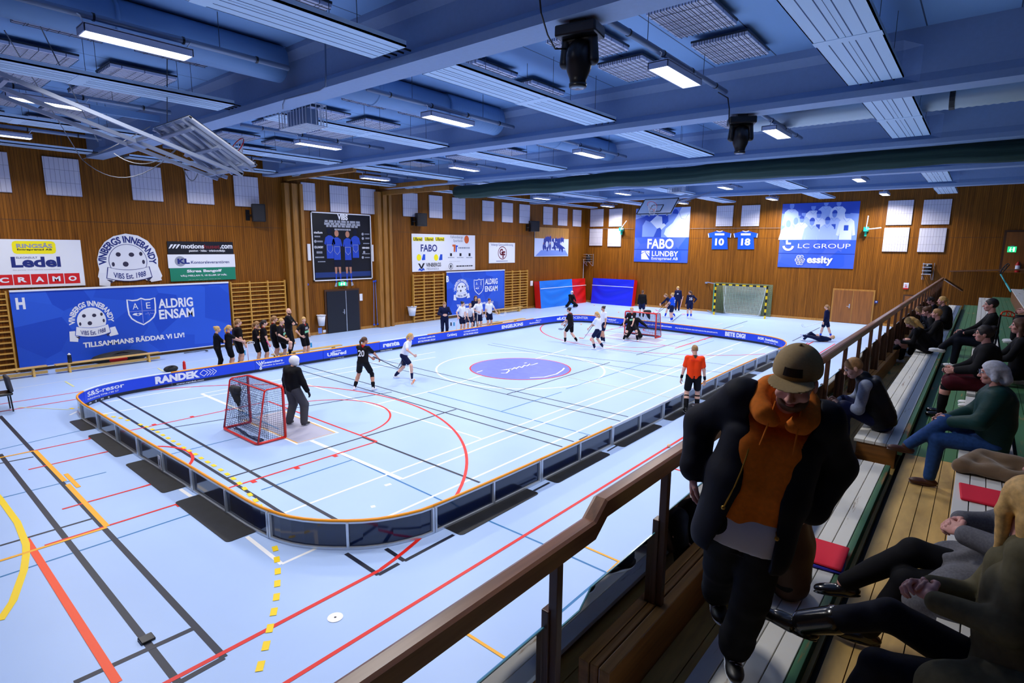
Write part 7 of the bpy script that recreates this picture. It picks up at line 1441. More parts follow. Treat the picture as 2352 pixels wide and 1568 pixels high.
# --- white shirted team
WK = dict(shirt='white_kit', bcol='navy_cloth', socks='navy_cloth', sock_h=.35)
J = Pn('coach in navy tracksuit looking down at something in his hands, beside the lettered B banner', spotx(1021, -19.15), 1021, 175, 1.78, handL=(-.1, .28, 1.12), handR=(.1, .28, 1.12), elbL=(-1, -.3, -.8), elbR=(1, -.3, -.8), female=False, shirt='navy_cloth', sleeve='long', bottom='pants', bcol='navy_cloth', hair='crop', hcol='hair_sand', head=(0, -32), curl=1.0, group='people at the far bench')
J = Pn('white shirted player leaning on a pink and white stick, beside the navy coach', spotx(1061, X0), 1061, 140, 1.66, handL=(-.02, .24, .92), handR=(.36, .12, .98), elbL=(-1, -.3, -.3), curl=1.1, hair='bun', hcol='hair_dark', head=(20, 0), group='people at the far bench', **WK)
q = J['wR']; stick('pink and white floorball stick stood upright by the white shirted player next to the coach', (q[0], q[1], q[2]+.08), (q[0]-.05, q[1]-.12, .05), (.6, -.8, 0), 'pale_pink', 'bottle_cyan', grip='pale_pink')
J = Pn('white shirted player bending forward with her hands low, between two standing team mates', spotx(1079, X0-.1), 1079, 165, 1.66, pelvis=(0, -.18, .84), lean=(0, .42), handL=(-.16, .34, .72), handR=(.16, .34, .72), curl=1.0, hair='crop', hcol='hair_sand', head=(0, 5), group='people at the far bench', **WK)
q = J['wL']; stick('white floorball stick held low by the bending white shirted player', (q[0], q[1], q[2]+.1), (q[0]+.45, q[1]-.05, .05), (.9, -.4, 0), 'black_cloth', 'white_shoe', grip='black_plastic')
J = Pn('tall blond white shirted player with a taped forearm leaning on a white stick', spotx(1099, X0+.05), 1099, 145, 1.74, handL=(-.26, .05, .8), handR=(.2, .2, 1.08), elbR=(1, -.5, -.2), curl=1.0, hair='crop', hcol='hair_blonde', head=(0, -5), group='people at the far bench', **WK)
q = J['wR']; stick('white floorball stick stood upright by the tall blond white shirted player', (q[0], q[1], q[2]+.06), (q[0], q[1]-.05, .05), (.6, -.8, 0), 'white_shoe', 'white_shoe', grip='white_shoe')
J = Pn('last white shirted player of the far bench, reaching a stick out to one side', spotx(1123, X0), 1123, 150, 1.68, handL=(-.42, .1, .98), handR=(.24, .05, .84), elbL=(-.6, -1, 0), hair='bun', hcol='hair_brown', group='people at the far bench', **WK)
q = J['wL']; stick('floorball stick held out sideways by the last white shirted player', (q[0]-.25, q[1]-.1, .9), (q[0]+.35, q[1]+.25, .72), (.4, .3, .8), 'white_shoe', 'white_shoe', grip='white_shoe')
J = Pn('woman in navy jacket with brown shoulder length hair standing behind the white shirted team', spotx(1092, -20.5), 1092, 165, 1.74, shirt='navy_cloth', sleeve='long', bottom='pants', bcol='navy_cloth', hair='long', hcol='hair_brown', group='people at the far bench')
# --- on the rink
J = Pn('player in black shirt numbered 20 holding her stick out, seen from behind', spot(837, 895), 837, 25, 1.69, footL=(-.3, -.05, .085), footR=(.3, 0, .085), pelvis=(0, -.04, .87), lean=(0, .12), handL=(.2, .4, .86), handR=(.36, .32, .95), elbR=(1, -.4, -.2), curl=1.1, hair='pony', hcol='hair_brown', head=(-50, 0), knee_pad='R', skin='skin_mid', **KIT); kit_print(J, '20', False, .2, .19)
q = J['wR']; d_ = onz(882, 830, .7); stick('dark blue floorball stick held out by the player numbered 20', (q[0]-.12, q[1]-.1, q[2]+.06), (q[0]+.55, q[1]+.35, .62), (.5, .5, .5), 'bottle_navy', 'bottle_navy', grip='bottle_navy')
s_ = spot(929, 871); J = Pn('blond player in white shirt and navy shorts striding with an orange bladed stick', s_, 929, 110, 1.68, pelvis=(0, .0, .84), lean=(0, .38), footL=(-.08, -.36, .1), footR=(.12, .3, .085), kneeL=(-.1, 1, .2), handL=(-.34, -.02, .72), handR=(.26, .42, .92), elbR=(1, -.6, .2), curl=1.1, hair='pony', hcol='hair_blonde', head=(0, 4), **WK)
q = J['wL']; t_ = onz(945, 884, .04); stick('white floorball stick with orange blade reaching the floor before the striding player', (q[0], q[1], q[2]+.12), tuple(t_), (.8, -.3, 0), 'white_shoe', 'orange_blade', grip='white_shoe')
J = Pn('goalkeeper in black sweater numbered 96 and white helmet standing before the near goal', spot(678, 977), 678, 45, 1.74, footL=(-.19, .0, .085), footR=(.19, .1, .085), pelvis=(0, 0, .9), handL=(-.38, .1, .8), handR=(.38, .12, .8), shirt='black_cloth', sleeve='long', bottom='pads', bcol='grey_cloth', socks=None, shoes='black_shoe', hair='helmet', hcol='hair_brown', gloves='black_cloth', bulk=1.5, head=(-25, -5)); kit_print(J, '96', False, .26, .24)
J = Pn('referee in orange shirt and black shorts seen from behind at the rink side', spot(1588, 947), 1588, -4, 1.83, footL=(-.15, -.16, .12), footR=(.13, .02, .085), handL=(-.3, .04, .84), handR=(.28, .03, .82), female=False, shirt='ref_orange', bcol='black_cloth', socks='black_cloth', sock_h=.8, shoes='black_shoe', hair='crop', hcol='hair_sand', head=(15, -6)); 
for w_, e_ in ((J['wL'], J['eL']), (J['wR'], J['eR'])): np_mesh('wristband', [S(.01).cap(w_*.95+e_*.05, w_*.7+e_*.3, .036).mesh(.01)], [MATS['black_cloth']], J['root'])
on_body(J, J['P']+J['sp']*.44*J['s']-J['bf']*.128*J['s'], J['br'], .2, 'Scandic', .035, 'sign_red', 'shirt_print', 0)
J = Pn('player in black kit with dark hair walking, stick held low, by the rink far side', spot(1310, 788), 1310, -70, 1.7, pelvis=(0, 0, .88), lean=(0, .12), footL=(-.1, .22, .085), footR=(.1, -.3, .12), kneeR=(.1, 1, 0), handL=(-.1, .36, .92), handR=(.12, .32, .85), curl=1.1, hair='bun', hcol='hair_dark', **KIT)
q = J['wL']; stick('dark floorball stick held low by the walking player in black', (q[0]+.2, q[1]+.2, 1.0), tuple(onz(1293, 757, .55)), (-.6, -.5, -.2), 'black_cloth', 'bag_black', grip='black_plastic')
J = Pn('fair haired player in white shirt and navy shorts stepping with a coral bladed stick', spot(1374, 803), 1374, -62, 1.72, pelvis=(0, .02, .86), lean=(0, .12), footL=(-.1, .12, .085), footR=(.14, -.16, .13), kneeL=(-.1, 1, 0), handL=(-.12, .44, .9), handR=(.16, .3, 1.02), curl=1.1, hair='pony', hcol='hair_blonde', **WK); kit_print(J, '23', False, .2, .16)
q = J['wL']; t_ = onz(1341, 777, .06); stick('floorball stick with coral blade held by the fair haired player in white', (q[0]+.15, q[1]+.1, 1.05), tuple(t_), (-.8, -.4, 0), 'bottle_navy', 'coral_blade', grip='black_plastic')
J = Pn('dark haired player in white shirt standing behind the fair haired player', spot(1385, 786), 1385, -120, 1.7, hair='bun', hcol='hair_dark', skin='skin_mid', **WK)
J = Pn('goalkeeper in black kneeling with arms spread in front of the far goal', spot(1455, 778), 1455, 178, 1.74, pelvis=(0, -.1, .5), lean=(0, .25), footL=(-.3, -.32, .09), footR=(.3, -.32, .09), kneeL=(-.5, 1, -.6), kneeR=(.5, 1, -.6), toeL=(-.1, -1, 0), toeR=(.1, -1, 0), handL=(-.58, .3, .66), handR=(.58, .3, .72), shirt='black_cloth', sleeve='long', bottom='pads', bcol='black_cloth', socks=None, shoes='black_shoe', hair='none', gloves='black_cloth', bulk=1.4)
J = Pn('blond player in black kit stepping sideways in front of the kneeling goalkeeper', spot(1449, 783), 1449, 170, 1.7, pelvis=(0, -.05, .84), lean=(.05, .1), footL=(-.3, .05, .085), footR=(.34, -.05, .085), handL=(.02, .3, .78), handR=(.4, .12, .86), curl=1.1, hair='bun', hcol='hair_blonde', shirt='black_kit', bcol='black_cloth', socks='black_cloth', sock_h=.85); kit_print(J, '8', w=.07, green=True)
q = J['wL']; stick('floorball stick held across by the blond player before the far goal', (q[0]-.25, q[1]-.05, 1.0), tuple(onz(1468, 763, .25)), (.7, -.5, -.2), 'black_cloth', 'white_shoe', grip='black_plastic')
# --- warming up beyond the far boards
J = Pn('person in black jacket with brown pony tail standing behind the far goal', spot(1473, 731), 1473, 5, 1.76, shirt='black_cloth', sleeve='long', bottom='shorts', bcol='navy_cloth', socks='black_cloth', hair='pony', hcol='hair_brown', bulk=1.25)
NV = dict(shirt='navy_cloth', sleeve='long', bottom='shorts', bcol='navy_cloth', socks='blue_sock', sock_h=.35, group='players warming up by the end wall')
J = Pn('player in navy bending low over her stick near the end wall', spot(1537, 728), 1537, -85, 1.68, pelvis=(0, -.1, .86), lean=(0, .75), footL=(-.12, .25, .085), footR=(.12, -.35, .085), handL=(-.14, .62, .72), handR=(.12, .6, .82), curl=1.1, hair='pony', hcol='hair_sand', head=(0, 0), **NV)
q = J['wL']; stick('pink bladed floorball stick of the bending navy player', (q[0]+.25, q[1]+.15, .95), tuple(onz(1512, 715, .06)), (-.8, .4, 0), 'black_cloth', 'pink', grip='black_plastic')
J = Pn('player in bright blue shirt and navy shorts standing with a stick near the end wall', spot(1543, 738), 1543, -70, 1.72, handL=(-.12, .36, .95), handR=(.1, .36, .88), curl=1.1, shirt='blue_kit', bcol='navy_cloth', socks='blue_sock', sock_h=.3, hair='bun', hcol='hair_blonde', group='players warming up by the end wall'); kit_print(J, '27', False, .2, .16)
q = J['wL']; stick('dark floorball stick of the player in bright blue', (q[0]+.12, q[1]+.1, 1.02), tuple(onz(1506, 722, .12)), (-.8, .4, 0), 'black_cloth', 'pink', grip='black_plastic')
J = Pn('person in navy tracksuit standing nearest the end wall', spot(1555, 716), 1555, 10, 1.76, bottom='pants', shirt='navy_cloth', sleeve='long', bcol='navy_cloth', socks='black_cloth', hair='crop', hcol='hair_blonde', head=(60, 0), group='players warming up by the end wall'); kit_print(J, '8', False, .1, .09)
J = Pn('player in navy with one hand on her hip, nearest the handball goal', spot(1583, 730), 1583, -10, 1.72, handL=(-.25, .06, .86), handR=(.24, -.02, 1.0), elbR=(1, -.6, 0), hdirR=(-.5, .5, -.4), hair='pony', hcol='hair_brown', head=(50, 0), **NV); kit_print(J, '25', False, .2, .16)
stick('floorball stick with pink blade lying by the player with a hand on her hip', tuple(onz(1545, 737, .05)), tuple(onz(1566, 721, .06)), (.9, .3, 0), 'black_cloth', 'pink', grip='black_plastic')
J = Pn('goalkeeper in black with white helmet kneeling before the crash mats', spot(1313, 706), 1313, 160, 1.7, pelvis=(0, -.15, .42), lean=(0, .1), footL=(-.3, -.35, .09), footR=(.3, -.35, .09), kneeL=(-.6, 1, -.4), kneeR=(.6, 1, -.4), toeL=(-.1, -1, 0), toeR=(.1, -1, 0), handL=(-.2, .3, .5), handR=(.2, .3, .5), shirt='black_cloth', sleeve='long', bottom='pads', bcol='black_cloth', socks=None, shoes='white_shoe', hair='helmet', hcol='hair_brown', gloves='black_cloth', bulk=1.3); kit_print(J, '30', w=.2, h=.14)
a_ = spot(1884, 784); J = person('player in navy lying on her back on the floor beyond the rink', a_, rad(130), 1.7, pelvis=(0, .1, .13), neck=(0, -.42, .14), fdir=(0, 0, 1), head=V3(-.3, -.3, .9), footL=(-.12, .95, .3), footR=(.12, .75, .09), kneeL=(0, .2, 1), kneeR=(0, .2, 1), toeL=(0, .6, .8), toeR=(0, 1, 0), handL=(-.12, .5, .42), handR=(.2, .3, .3), elbL=(-1, 0, 0), elbR=(1, 0, 0), shirt='navy_cloth', sleeve='long', bottom='pants', bcol='navy_cloth', socks='blue_sock', sock_h=.3, hair='crop', hcol='hair_blonde')
J = Pn('girl in navy jacket and shorts walking beside the lying player', spot(1894, 776), 1894, -75, 1.66, footL=(-.08, .2, .085), footR=(.08, -.28, .1), shirt='navy_cloth', sleeve='long', bcol='navy_cloth', socks='blue_sock', sock_h=.3, hair='pony', hcol='hair_sand')
stick('white floorball stick held over the player lying on the floor', tuple(J['wL']), tuple(onz(1845, 752, .45)), (-.3, -.4, .6), 'white_shoe', 'white_shoe', grip='white_shoe')
# --- spectators on the stand
def seat_pose(hz, d=.46, cross=None, lap=True, fz=0.0):
    p = dict(pelvis=(0, 0, hz+.1), footL=(-.11, d, .085), footR=(.11, d, .085), kneeL=(-.1, .6, 1), kneeR=(.1, .6, 1), handL=(-.12, .34, hz+.26), handR=(.12, .36, hz+.24), elbL=(-1, -.6, -.5), elbR=(1, -.6, -.5), hdirL=(.3, 1, -.3), hdirR=(-.3, 1, -.3))
    if cross == 'R': p.update(footR=(-.16, d+.22, hz-.06), kneeR=(-.1, .3, 1), toeR=(-.3, 1, .1))
    if cross == 'L': p.update(footL=(.16, d+.22, hz-.06), kneeL=(.1, .3, 1), toeL=(.3, 1, .1))
    return p
def seated(label, x, y, fz, sz, H, yaw=90, pose=None, **k):
    p = seat_pose((sz-fz)*1.75/H, **(pose or {})); p.update(k); return person(label, (x, y, fz), rad(yaw), H, group='spectators on the stand', **p)
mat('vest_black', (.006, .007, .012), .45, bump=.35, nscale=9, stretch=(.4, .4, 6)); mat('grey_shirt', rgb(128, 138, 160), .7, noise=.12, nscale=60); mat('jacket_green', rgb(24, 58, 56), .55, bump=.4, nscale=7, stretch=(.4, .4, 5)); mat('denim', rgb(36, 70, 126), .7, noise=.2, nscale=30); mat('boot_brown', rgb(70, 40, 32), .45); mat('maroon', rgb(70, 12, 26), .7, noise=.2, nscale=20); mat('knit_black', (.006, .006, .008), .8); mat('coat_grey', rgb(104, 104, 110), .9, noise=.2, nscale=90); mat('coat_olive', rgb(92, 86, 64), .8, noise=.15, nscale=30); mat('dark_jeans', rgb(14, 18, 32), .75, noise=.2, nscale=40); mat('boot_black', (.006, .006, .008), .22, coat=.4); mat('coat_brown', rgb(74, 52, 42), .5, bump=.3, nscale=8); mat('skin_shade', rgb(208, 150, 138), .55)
V = dict(vox=.011)
J = seated('man in black padded vest and grey shirt sitting hunched on the front bench', -.72, 7.95, 1.86, 2.14, 1.84, 98, handL=(-.05, .42, .5), handR=(.1, .46, .52), lean=(0, .5), female=False, shirt='grey_shirt', sleeve='long', bottom='pants', bcol='navy_cloth', shoes='black_shoe', sole='black_shoe', hair='crop', hcol='hair_sand', head=(12, -28), curl=.9, footL=(-.16, .36, .085), footR=(.16, .5, .085), **V)
s = J['s']; T_ = S(.05)
for q in (-1, 1): T_.cap(J['P']+J['prt']*q*.075*s+J['sp']*.02*s, J['P']+J['sp']*.2*s+J['br']*q*.075*s, .145*s, .14*s).cap(J['P']+J['sp']*.2*s+J['br']*q*.07*s, J['P']+J['sp']*.42*s+J['br']*q*.1*s, .142*s, .125*s)
T_.cap(J['NK']-J['sp']*.1*s, J['NK']+J['sp']*.015*s, .1*s, .085*s).half(J['P']-J['sp']*.05*s, -J['sp'], .8)
for k_ in range(9): T_.cap(J['P']+J['sp']*(.05+.05*k_)*s-J['bf']*.1-J['br']*.12, J['P']+J['sp']*(.05+.05*k_)*s-J['bf']*.1+J['br']*.12, .062*s, k=.012)
np_mesh('padded_vest', [T_.mesh(.01, .003, 18)], [MATS['vest_black']], J['root'])
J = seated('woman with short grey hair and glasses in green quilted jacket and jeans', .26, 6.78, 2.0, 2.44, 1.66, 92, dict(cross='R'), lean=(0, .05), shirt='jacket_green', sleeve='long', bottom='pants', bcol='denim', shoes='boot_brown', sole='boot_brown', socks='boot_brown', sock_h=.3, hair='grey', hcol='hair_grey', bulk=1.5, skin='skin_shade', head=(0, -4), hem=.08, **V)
def glasses(J, m='black_plastic'):
    g = lambda x, y, z: Vector(J['HC']+(J['hr']*x+J['hf']*y+J['hu']*z)*J['s']); mb = MB()
    for q in (-1, 1): mb.tube([g(q*.034+.024*math.cos(t), .103-.01*abs(math.cos(t)), .01+.019*math.sin(t)) for t in np.linspace(0, 6.28, 15)[:-1]], .0022, 5, closed=True).tube([g(q*.058, .095, .015), g(q*.08, 0, .012)], .002, 5)
    mb.tube([g(-.01, .108, .014), g(.01, .108, .014)], .002, 5); mb.build('glasses', MATS[m], J['root'])
glasses(J, 'tube_steel')
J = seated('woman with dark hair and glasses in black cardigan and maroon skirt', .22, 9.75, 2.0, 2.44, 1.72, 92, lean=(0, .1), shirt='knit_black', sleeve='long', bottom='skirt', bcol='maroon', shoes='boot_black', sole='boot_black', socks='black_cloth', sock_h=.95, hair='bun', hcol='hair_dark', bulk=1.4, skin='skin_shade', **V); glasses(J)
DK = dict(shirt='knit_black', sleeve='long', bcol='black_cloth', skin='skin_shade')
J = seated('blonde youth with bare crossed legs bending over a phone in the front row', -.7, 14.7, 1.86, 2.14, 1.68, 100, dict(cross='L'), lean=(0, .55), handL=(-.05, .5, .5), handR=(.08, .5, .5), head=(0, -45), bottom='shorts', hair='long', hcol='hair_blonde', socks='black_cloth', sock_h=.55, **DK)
q = J['wR']; tag(MB().box((q[0]-.2, q[1]-.05, q[2]+.02), (q[0]-.13, q[1]+.03, q[2]+.035)).build('phone', MATS['black_plastic'], bevel=.004), 'phone held by the blonde youth with bare legs', 'phone')
seated('youth with fair hair pulled back watching, right behind the bending blonde', -.62, 15.75, 1.86, 2.14, 1.7, 95, bottom='pants', hair='crop', hcol='hair_sand', **DK)
seated('youth with brown hair tied back, second from the bending blonde', -.68, 16.7, 1.86, 2.14, 1.7, 100, bottom='pants', hair='bun', hcol='hair_brown', lean=(0, .3), head=(0, -20), **DK)
seated('youth in grey trousers bent over beside the rail in the front row', -.75, 17.9, 1.86, 2.14, 1.66, 100, bottom='pants', hair='long', hcol='hair_sand', lean=(0, .6), head=(0, -40), shirt='black_cloth', sleeve='long', bcol='grey_cloth', skin='skin_shade')
seated('youth with blond pony tail in black jacket leaning towards the rail', -.6, 19.6, 1.86, 2.14, 1.8, 110, bottom='pants', hair='pony', hcol='hair_blonde', lean=(0, .2), bulk=1.3, **DK)
seated('youth with dark hair and cap-like fringe beyond the fair haired one in the front row', -.8, 20.8, 1.86, 2.14, 1.66, 95, bottom='pants', hair='crop', hcol='hair_dark', lean=(0, .4), head=(0, -15), **DK)
J = seated('man with dark hair and white three striped trainers, legs crossed, second row', .24, 14.2, 2.0, 2.44, 1.86, 95, dict(cross='R'), lean=(0, -.02), female=False, bottom='pants', hair='short', hcol='hair_dark', shirt='knit_black', sleeve='long', bcol='dark_jeans', skin='skin_shade')
for a_, k_ in ((J['aL'], J['kL']), (J['aR'], J['kR'])):
    mb = MB(); 
    for i in range(3):
        for sd in (-1, 1): mb.beam(Vector(a_)+Vector((-.03-.028*i, sd*.043, -.06)), Vector(a_)+Vector((-.01-.028*i, sd*.04, -.012)), .012, .004, up=(0, sd, 0))
    mb.build('shoe_stripes', MATS['black_plastic'], J['root'])
seated('person with brown hair beside the woman in glasses, dark clothes', .55, 10.6, 2.0, 2.5, 1.7, 92, bottom='pants', hair='long', hcol='hair_brown', **DK)
seated('person with hair in a bun and grey jacket, third row', 1.12, 15.6, 2.4, 2.84, 1.75, 92, bottom='pants', hair='bun', hcol='hair_dark', shirt='grey_cloth', sleeve='long', bcol='black_cloth', skin='skin_shade')
J = seated('dark haired person in black at the frame edge holding an orange bladed stick', 1.12, 10.9, 2.4, 2.84, 1.78, 92, bottom='pants', hair='short', hcol='hair_dark', handL=(-.12, .4, .75), handR=(.12, .42, .8), curl=1.1, **DK)
seated('person in dark clothes with brown hair seated behind the woman in glasses', 1.12, 12.6, 2.4, 2.84, 1.7, 92, bottom='pants', hair='long', hcol='hair_brown', **DK)
q = J['wR']; mat('vivid_orange', rgb(255, 70, 12), .4); mat('teal_shaft', rgb(60, 190, 190), .4)
t0 = dep(2300, 715, 8.6); t1 = dep(2322, 684, 8.6); stick('floorball stick with vivid orange blade held up among the seated spectators', tuple(dep(2292, 735, 8.55)-Vector((0, 0, .55))), tuple(t0), tuple(t1-t0), 'black_cloth', 'vivid_orange', grip='black_plastic')
stick('floorball stick with teal shaft slanting up among the seated spectators', tuple(dep(2322, 670, 10.5)), tuple(dep(2296, 626, 10.9)), (0, .3, .8), 'teal_shaft', 'bag_black', grip='teal_shaft')
J = seated('person in brown padded coat on the low bench, mostly hidden by the walking man', -.78, 3.95, 1.5, 2.0, 1.7, 97, lean=(0, .25), handL=(-.12, .34, .6), handR=(.12, .34, .6), footL=(-.1, .42, .42), footR=(.12, .42, .42), bottom='pants', shirt='coat_brown', sleeve='long', bcol='black_cloth', hair='crop', hcol='hair_brown', bulk=1.7, hem=.06, shoes='black_shoe', sole='black_shoe')
for n_ in ('grey_shirt', 'jacket_green', 'denim', 'maroon', 'knit_black', 'coat_grey', 'coat_olive', 'dark_jeans', 'coat_brown', 'vest_black'): MATS[n_].node_tree.nodes['Principled BSDF'].inputs['Specular IOR Level'].default_value = .15
# --- the two women close by, cut by the frame
FV = dict(vox=.008)
J = person('woman in long grey wool coat and black trousers seated near the frame edge, knees crossed', (.3, 3.72, 2.0), rad(92), 1.72, pelvis=V3(.3, 3.72, 2.55), neck=V3(.42, 3.78, 3.07), head=V3(-1, .1, -.1), footL=V3(-.28, 3.6, 2.1), footR=V3(-.42, 3.62, 2.34), kneeL=(-.1, .6, 1), kneeR=(.0, .5, 1), toeR=V3(-1, -.2, -.2), handL=V3(.08, 3.55, 2.86), handR=V3(.06, 3.74, 2.86), elbL=V3(.6, -1, -.5), elbR=V3(.6, 1, -.5), hdirL=V3(-.6, .7, 0), hdirR=V3(-.5, -.8, 0), palmL=V3(1, 0, -.6), palmR=V3(1, 0, -.6), curl=.8, shirt='coat_grey', sleeve='long', bottom='pants', bcol='knit_black', shoes='boot_black', sole='boot_black', socks=None, hair='long', hcol='hair_brown', bulk=1.35, skin='skin_shade', group='spectators on the stand', **FV)
s = J['s']; T_ = S(.05); kL, kR = J['kL'], J['kR']
T_.cap(J['P']+V3(.02, -.1, .04), J['P']+V3(.02, .12, .04), .15, .15).chain([J['P']+V3(-.05, .1, .03), kR*.55+J['hipR']*.45+V3(0, .02, .02)], [.13, .12]).chain([J['P']+V3(-.05, -.1, .03), kL*.5+J['hipL']*.5+V3(0, -.05, .01), kL*.85+J['hipL']*.15+V3(.02, -.09, -.06)], [.13, .12, .1]).cap(J['P']+V3(-.1, -.16, -.02), kL*.7+J['hipL']*.3+V3(0, -.16, -.16), .08, .07)
T_.ell(kR*.75+J['hipR']*.25+V3(-.02, .02, .17), V3(.16, .14, .12), None, .03, 0, '-')
np_mesh('coat_skirt', [T_.mesh(.009, .006, 17)], [MATS['coat_grey']], J['root'])
J = person('blonde woman in olive green coat with clasped hands and a shiny black boot crossed over', (.26, 2.86, 2.0), rad(90), 1.72, pelvis=V3(.27, 2.82, 2.55), neck=V3(.27, 3.02, 3.1), head=V3(-.35, 1, -.1), footL=V3(-.28, 2.72, 2.1), footR=V3(-.50, 2.98, 2.40), kneeL=(-.1, .5, 1), kneeR=(.0, .35, 1), toeR=V3(-1, .05, .12), handL=V3(.0, 2.8, 2.84), handR=V3(-.02, 2.95, 2.83), elbL=V3(.7, -1, -1.2), elbR=V3(.6, .8, -.8), hdirL=V3(-.55, .75, .1), hdirR=V3(-.7, -.6, .1), palmL=V3(.6, .4, -.6), palmR=V3(.6, -.4, -.6), curl=.95, shirt='coat_olive', sleeve='long', bottom='pants', bcol='dark_jeans', shoes='boot_black', sole='boot_black', socks=None, hair='long', hcol='hair_blonde', bulk=1.2, skin='skin_shade', group='spectators on the stand', **FV)
s = J['s']; T_ = S(.05)
T_.cap(J['P']+V3(.02, -.1, .02), J['P']+V3(.02, .14, .04), .16, .16).chain([J['P']+V3(-.04, -.12, .02), J['kL']*.4+J['hipL']*.6+V3(0, -.08, .0), J['kL']*.55+J['hipL']*.45+V3(.02, -.14, -.14)], [.14, .12, .09]).cap(J['P']+V3(-.02, -.16, 0), J['P']+V3(-.05, -.22, -.34), .12, .1).cap(J['P']+V3(.04, .06, .12), J['NK']+V3(0, 0, -.12), .15, .12)
np_mesh('coat_skirt', [T_.mesh(.009, .006, 15)], [MATS['coat_olive']], J['root'])
# pointed boot shafts
for a_, k_ in ((J['aR'], J['kR']), (J['aL'], J['kL'])): np_mesh('boot_shaft', [S(.02).cap(a_, a_*.62+k_*.38, .06, .068).mesh(.008)], [MATS['boot_black']], J['root'])
np_mesh('boot_toe', [S(.03).cap(J['aR']+V3(-.06, 0, -.04), J['aR']+V3(-.2, .005, -.035), .042, .028).cap(J['aR']+V3(-.2, .005, -.035), J['aR']+V3(-.235, .006, -.034), .028, .016).mesh(.007)], [MATS['boot_black']], J['root'])
# --- the man walking along the low bench
mat('bomber', (.0045, .006, .014), .7, bump=.25, nscale=14, spec=.2); mat('hoodie_orange', rgb(222, 116, 12), .9, noise=.12, nscale=50); mat('trouser_black', (.009, .01, .014), .85, spec=.15, noise=.25, nscale=12); mat('cap_beige', rgb(160, 134, 88), .8, noise=.08, nscale=120); mat('zip_gold', rgb(176, 140, 60), .35, .7); mat('tee_white', rgb(200, 202, 212), .8)
PV, NKM = np.array(dep(1712, 1205, 2.76)), np.array(dep(1802, 918, 2.66))
fc = unit(V3(.52, -.82, 0)); rt_im = V3(math.cos(YAW), math.sin(YAW), 0)
aF, aR_ = np.array(onz(1684, 1500, 2.055)), np.array(onz(1640, 1412, 1.96))
J = person('man in tan cap, black bomber jacket and orange hoodie walking along the bench', (aF[0]*.5+aR_[0]*.5, aF[1]*.5+aR_[1]*.5, 1.86), math.atan2(-fc[0], fc[1]), 1.82, pelvis=PV, neck=NKM, fdir=fc-rt_im*.25, head=unit(fc*.7-rt_im*.45+V3(0, 0, -.26)), hc=np.array(dep(1828, 880, 2.52)),
           footR=aR_, footL=aF, kneeL=(-.05, 1, 0), kneeR=(.1, 1, 0), toeL=unit(fc-rt_im*.15), toeR=unit(fc-rt_im*.1), handR=np.array(dep(1592, 1082, 2.9)), handL=np.array(dep(1862, 1180, 2.72)), elbR=-rt_im*.3-fc*.8, elbL=rt_im*.9-fc*.4, hdirL=V3(-.5, .3, -.6), hdirR=V3(.05, -.05, -1), palmR=fc*.3+rt_im*.8, curl=.5,
           female=False, shirt='hoodie_orange', sleeve='none', bottom=None, socks=None, shoes='black_shoe', sole='cap_white', hair='crop', hcol='hair_dark', beard=True, skin='skin_shade', bulk=1.12, vox=.008, hem=.0)
s = J['s']; P_, sp, br, bf = J['P'], J['sp'], J['br'], J['bf']; root = J['root']
at_ = lambda h, x, y: P_+(sp*h+br*x+bf*y)*s
# baggy trousers
T_ = S(.02); T_.cap(at_(.02, -.06, 0), at_(.02, .06, 0), .122*s, .122*s).cap(J['hipL'], J['hipR'], .112*s)
for hp, k_, a_ in ((J['hipL'], J['kL'], J['aL']), (J['hipR'], J['kR'], J['aR'])): T_.chain([hp, k_, a_*.75+k_*.25, a_*.9+k_*.1], [.112*s, .09*s, .088*s, .086*s])
np_mesh('trousers', [T_.mesh(.009, .0055, 15)], [MATS['trouser_black']], root)
# white tee showing under the hoodie
np_mesh('undershirt', [S(.03).cap(at_(-.03, -.06, 0), at_(-.03, .06, 0), .128*s, .128*s).cap(at_(.03, -.06, 0), at_(.03, .06, 0), .124*s).half(at_(-.089, 0, 0), -sp, .6).mesh(.009, .002, 20)], [MATS['tee_white']], root)
# hood lying on the shoulders, drawstrings
NK_ = J['NK']; g = lambda h, x, y: NK_+(sp*h+br*x+bf*y)*s; T_ = S(.03); ringp = [g(-.015+.075*math.cos(t), .108*math.sin(t), .02-.1*math.cos(t)+.02) for t in np.linspace(-2.75, 2.75, 15)]
T_.chain(ringp, [.03*s]+[.042*s]*13+[.03*s]); T_.cap(g(.0, 0, -.1), g(-.1, 0, -.13), .08*s, .06*s); np_mesh('hood', [T_.mesh(.008, .003, 24)], [MATS['hoodie_orange']], root)
for x0 in (-.055, .05):
    mb = MB(); mb.tube([Vector(g(.0, x0, .12)), Vector(g(-.08, x0*1.1, .155)), Vector(g(-.17, x0*1.25, .165)), Vector(g(-.2, x0*1.3, .165))], .0045, 6); mb.build('drawstring', MATS['hoodie_orange'], root)
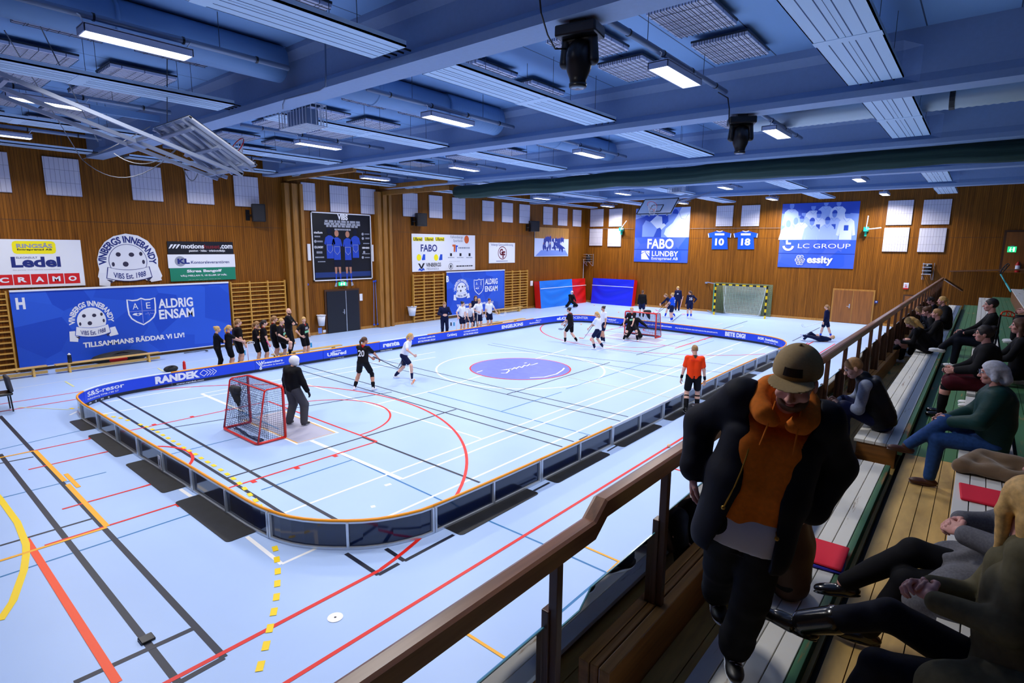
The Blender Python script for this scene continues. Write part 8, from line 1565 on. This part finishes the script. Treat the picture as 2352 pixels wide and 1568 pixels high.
# open bomber jacket
T_ = S(.045); gb = 1.0
for q in (-1, 1): T_.cap(at_(-.08, q*.09, 0), at_(.2, q*.085, 0), .142*s, .136*s).cap(at_(.2, q*.09, 0), at_(.42, q*.1, 0), .138*s, .118*s)
T_.cap(J['shL'], J['shR'], .085*s, .085*s).cap(g(-.05, 0, -.03), g(.02, 0, -.03), .1*s, .085*s)
for sh, e, w_ in ((J['shL'], J['eL'], J['wL']), (J['shR'], J['eR'], J['wR'])): T_.chain([sh, e, e*.12+w_*.88], [.088*s, .08*s, .066*s]).cap(e*.12+w_*.88, e*.02+w_*.98, .052*s, .047*s)
def _open(X, Y, Z):
    x, y, z = X-P_[0], Y-P_[1], Z-P_[2]; a = (x*br[0]+y*br[1]+z*br[2])/s; b = (x*bf[0]+y*bf[1]+z*bf[2])/s; h_ = (x*sp[0]+y*sp[1]+z*sp[2])/s
    return np.maximum(np.abs(a)-(.085+.05*np.clip((.2-h_)/.3, 0, 1)+.05*np.clip((h_-.42)/.1, 0, 1)), .02-b)*s
T_.fn(_open, at_(.2, 0, .1), .7).half(at_(-.15, 0, 0), -sp, .9).ell(g(.1, 0, .02), V3(.095, .095, .12)*s, None, .01, 0, '-')
jk = T_.mesh(.009, .006, 13); np_mesh('jacket', [jk], [MATS['bomber'], MATS['bomber']], root)
# zip edges found on the jacket's own front opening
def zip_edge(pix, nm):
    V_ = jk[0]; pts = []; cam_ = np.array(CAM)
    rel = V_-cam_; zz = rel@np.array(_fw); X_ = CX+FPX*(rel@np.array(_rt))/zz; Y_ = CY-FPX*(rel@np.array(_up))/zz
    for px, py in pix:
        d2 = (X_-px)**2+(Y_-py)**2; near_ = np.where(d2 < max(64, d2.min()*1.5))[0]; k_ = near_[np.argmin(zz[near_])]; v = V_[k_]+unit(cam_-V_[k_])*.006; pts.append(v)
    for _ in range(2): pts = [pts[0]]+[(pts[i-1]+pts[i]*2+pts[i+1])/4 for i in range(1, len(pts)-1)]+[pts[-1]]
    MB().tube([Vector(p) for p in pts], .0042, 6).build('zip', MATS['zip_gold'], root); MB().ball(Vector(pts[-1]), .011, 8).build('zip_pull', MATS['zip_gold'], root)
zip_edge([(1722, 1015), (1712, 1050), (1698, 1085), (1684, 1115), (1668, 1145), (1655, 1168)], 'a'); zip_edge([(1778, 1090), (1775, 1120), (1772, 1150), (1773, 1185), (1776, 1215), (1779, 1240)], 'b')
# tan flat-brimmed cap with a dark patch
hc, hr, hf, hu = J['HC'], J['hr'], J['hf'], J['hu']; R = np.stack([hr, hf, hu]); cg = lambda x, y, z: hc+(hr*x+hf*y+hu*z)*s
T_ = S(.012); T_.ell(cg(0, -.008, .068), V3(.098, .112, .112)*s, R).half(cg(0, 0, .052), -hu, .5).ell(cg(0, -.008, .06), V3(.088, .1, .1)*s, R, .004, 0, '-'); np_mesh('cap_crown', [T_.mesh(.006)], [MATS['cap_beige']], root)
T_ = S(.004); T_.ell(cg(0, .105, .058), V3(.092, .088, .006)*s, R).ell(cg(0, .0, .052), V3(.084, .094, .05)*s, R, .002, 0, '-'); np_mesh('cap_brim', [T_.mesh(.004)], [MATS['cap_beige']], root)
MB().ball(Vector(cg(0, -.008, .18)), .009, 8).build('cap_button', MATS['cap_beige'], root)
mb = MB()
for i in range(6):
    a0, a1 = -.2+.13*i-.2, -.2+.13*(i+1)-.2
    ps = []
    for an, z in ((a0, .083), (a1, .083), (a1, .118), (a0, .118)): rr = 1.012*math.sqrt(max(0, 1-((z-.068)/.112)**2)); ps.append(Vector(cg(.098*rr*math.sin(an)*1.02, -.008+.112*rr*math.cos(an)*1.02, z)))
    mb.quad(*ps)
mb.build('cap_patch', MATS['black_plastic'], root)
# skate shoe laces and pale toe rims
for a_, t_ in ((J['aL'], unit(fc-rt_im*.15)), (J['aR'], unit(fc-rt_im*.1))):
    r_, f_, u_ = frame(t_); mb = MB()
    for i in range(5): mb.tube([Vector(a_+(r_*-.03+f_*(.045+.017*i)+u_*(.002-.0085*i))*s), Vector(a_+(f_*(.05+.017*i)+u_*(.014-.0085*i))*s), Vector(a_+(r_*.03+f_*(.045+.017*i)+u_*(.002-.0085*i))*s)], .0045, 5)
    mb.build('laces', MATS['tee_white'], root)
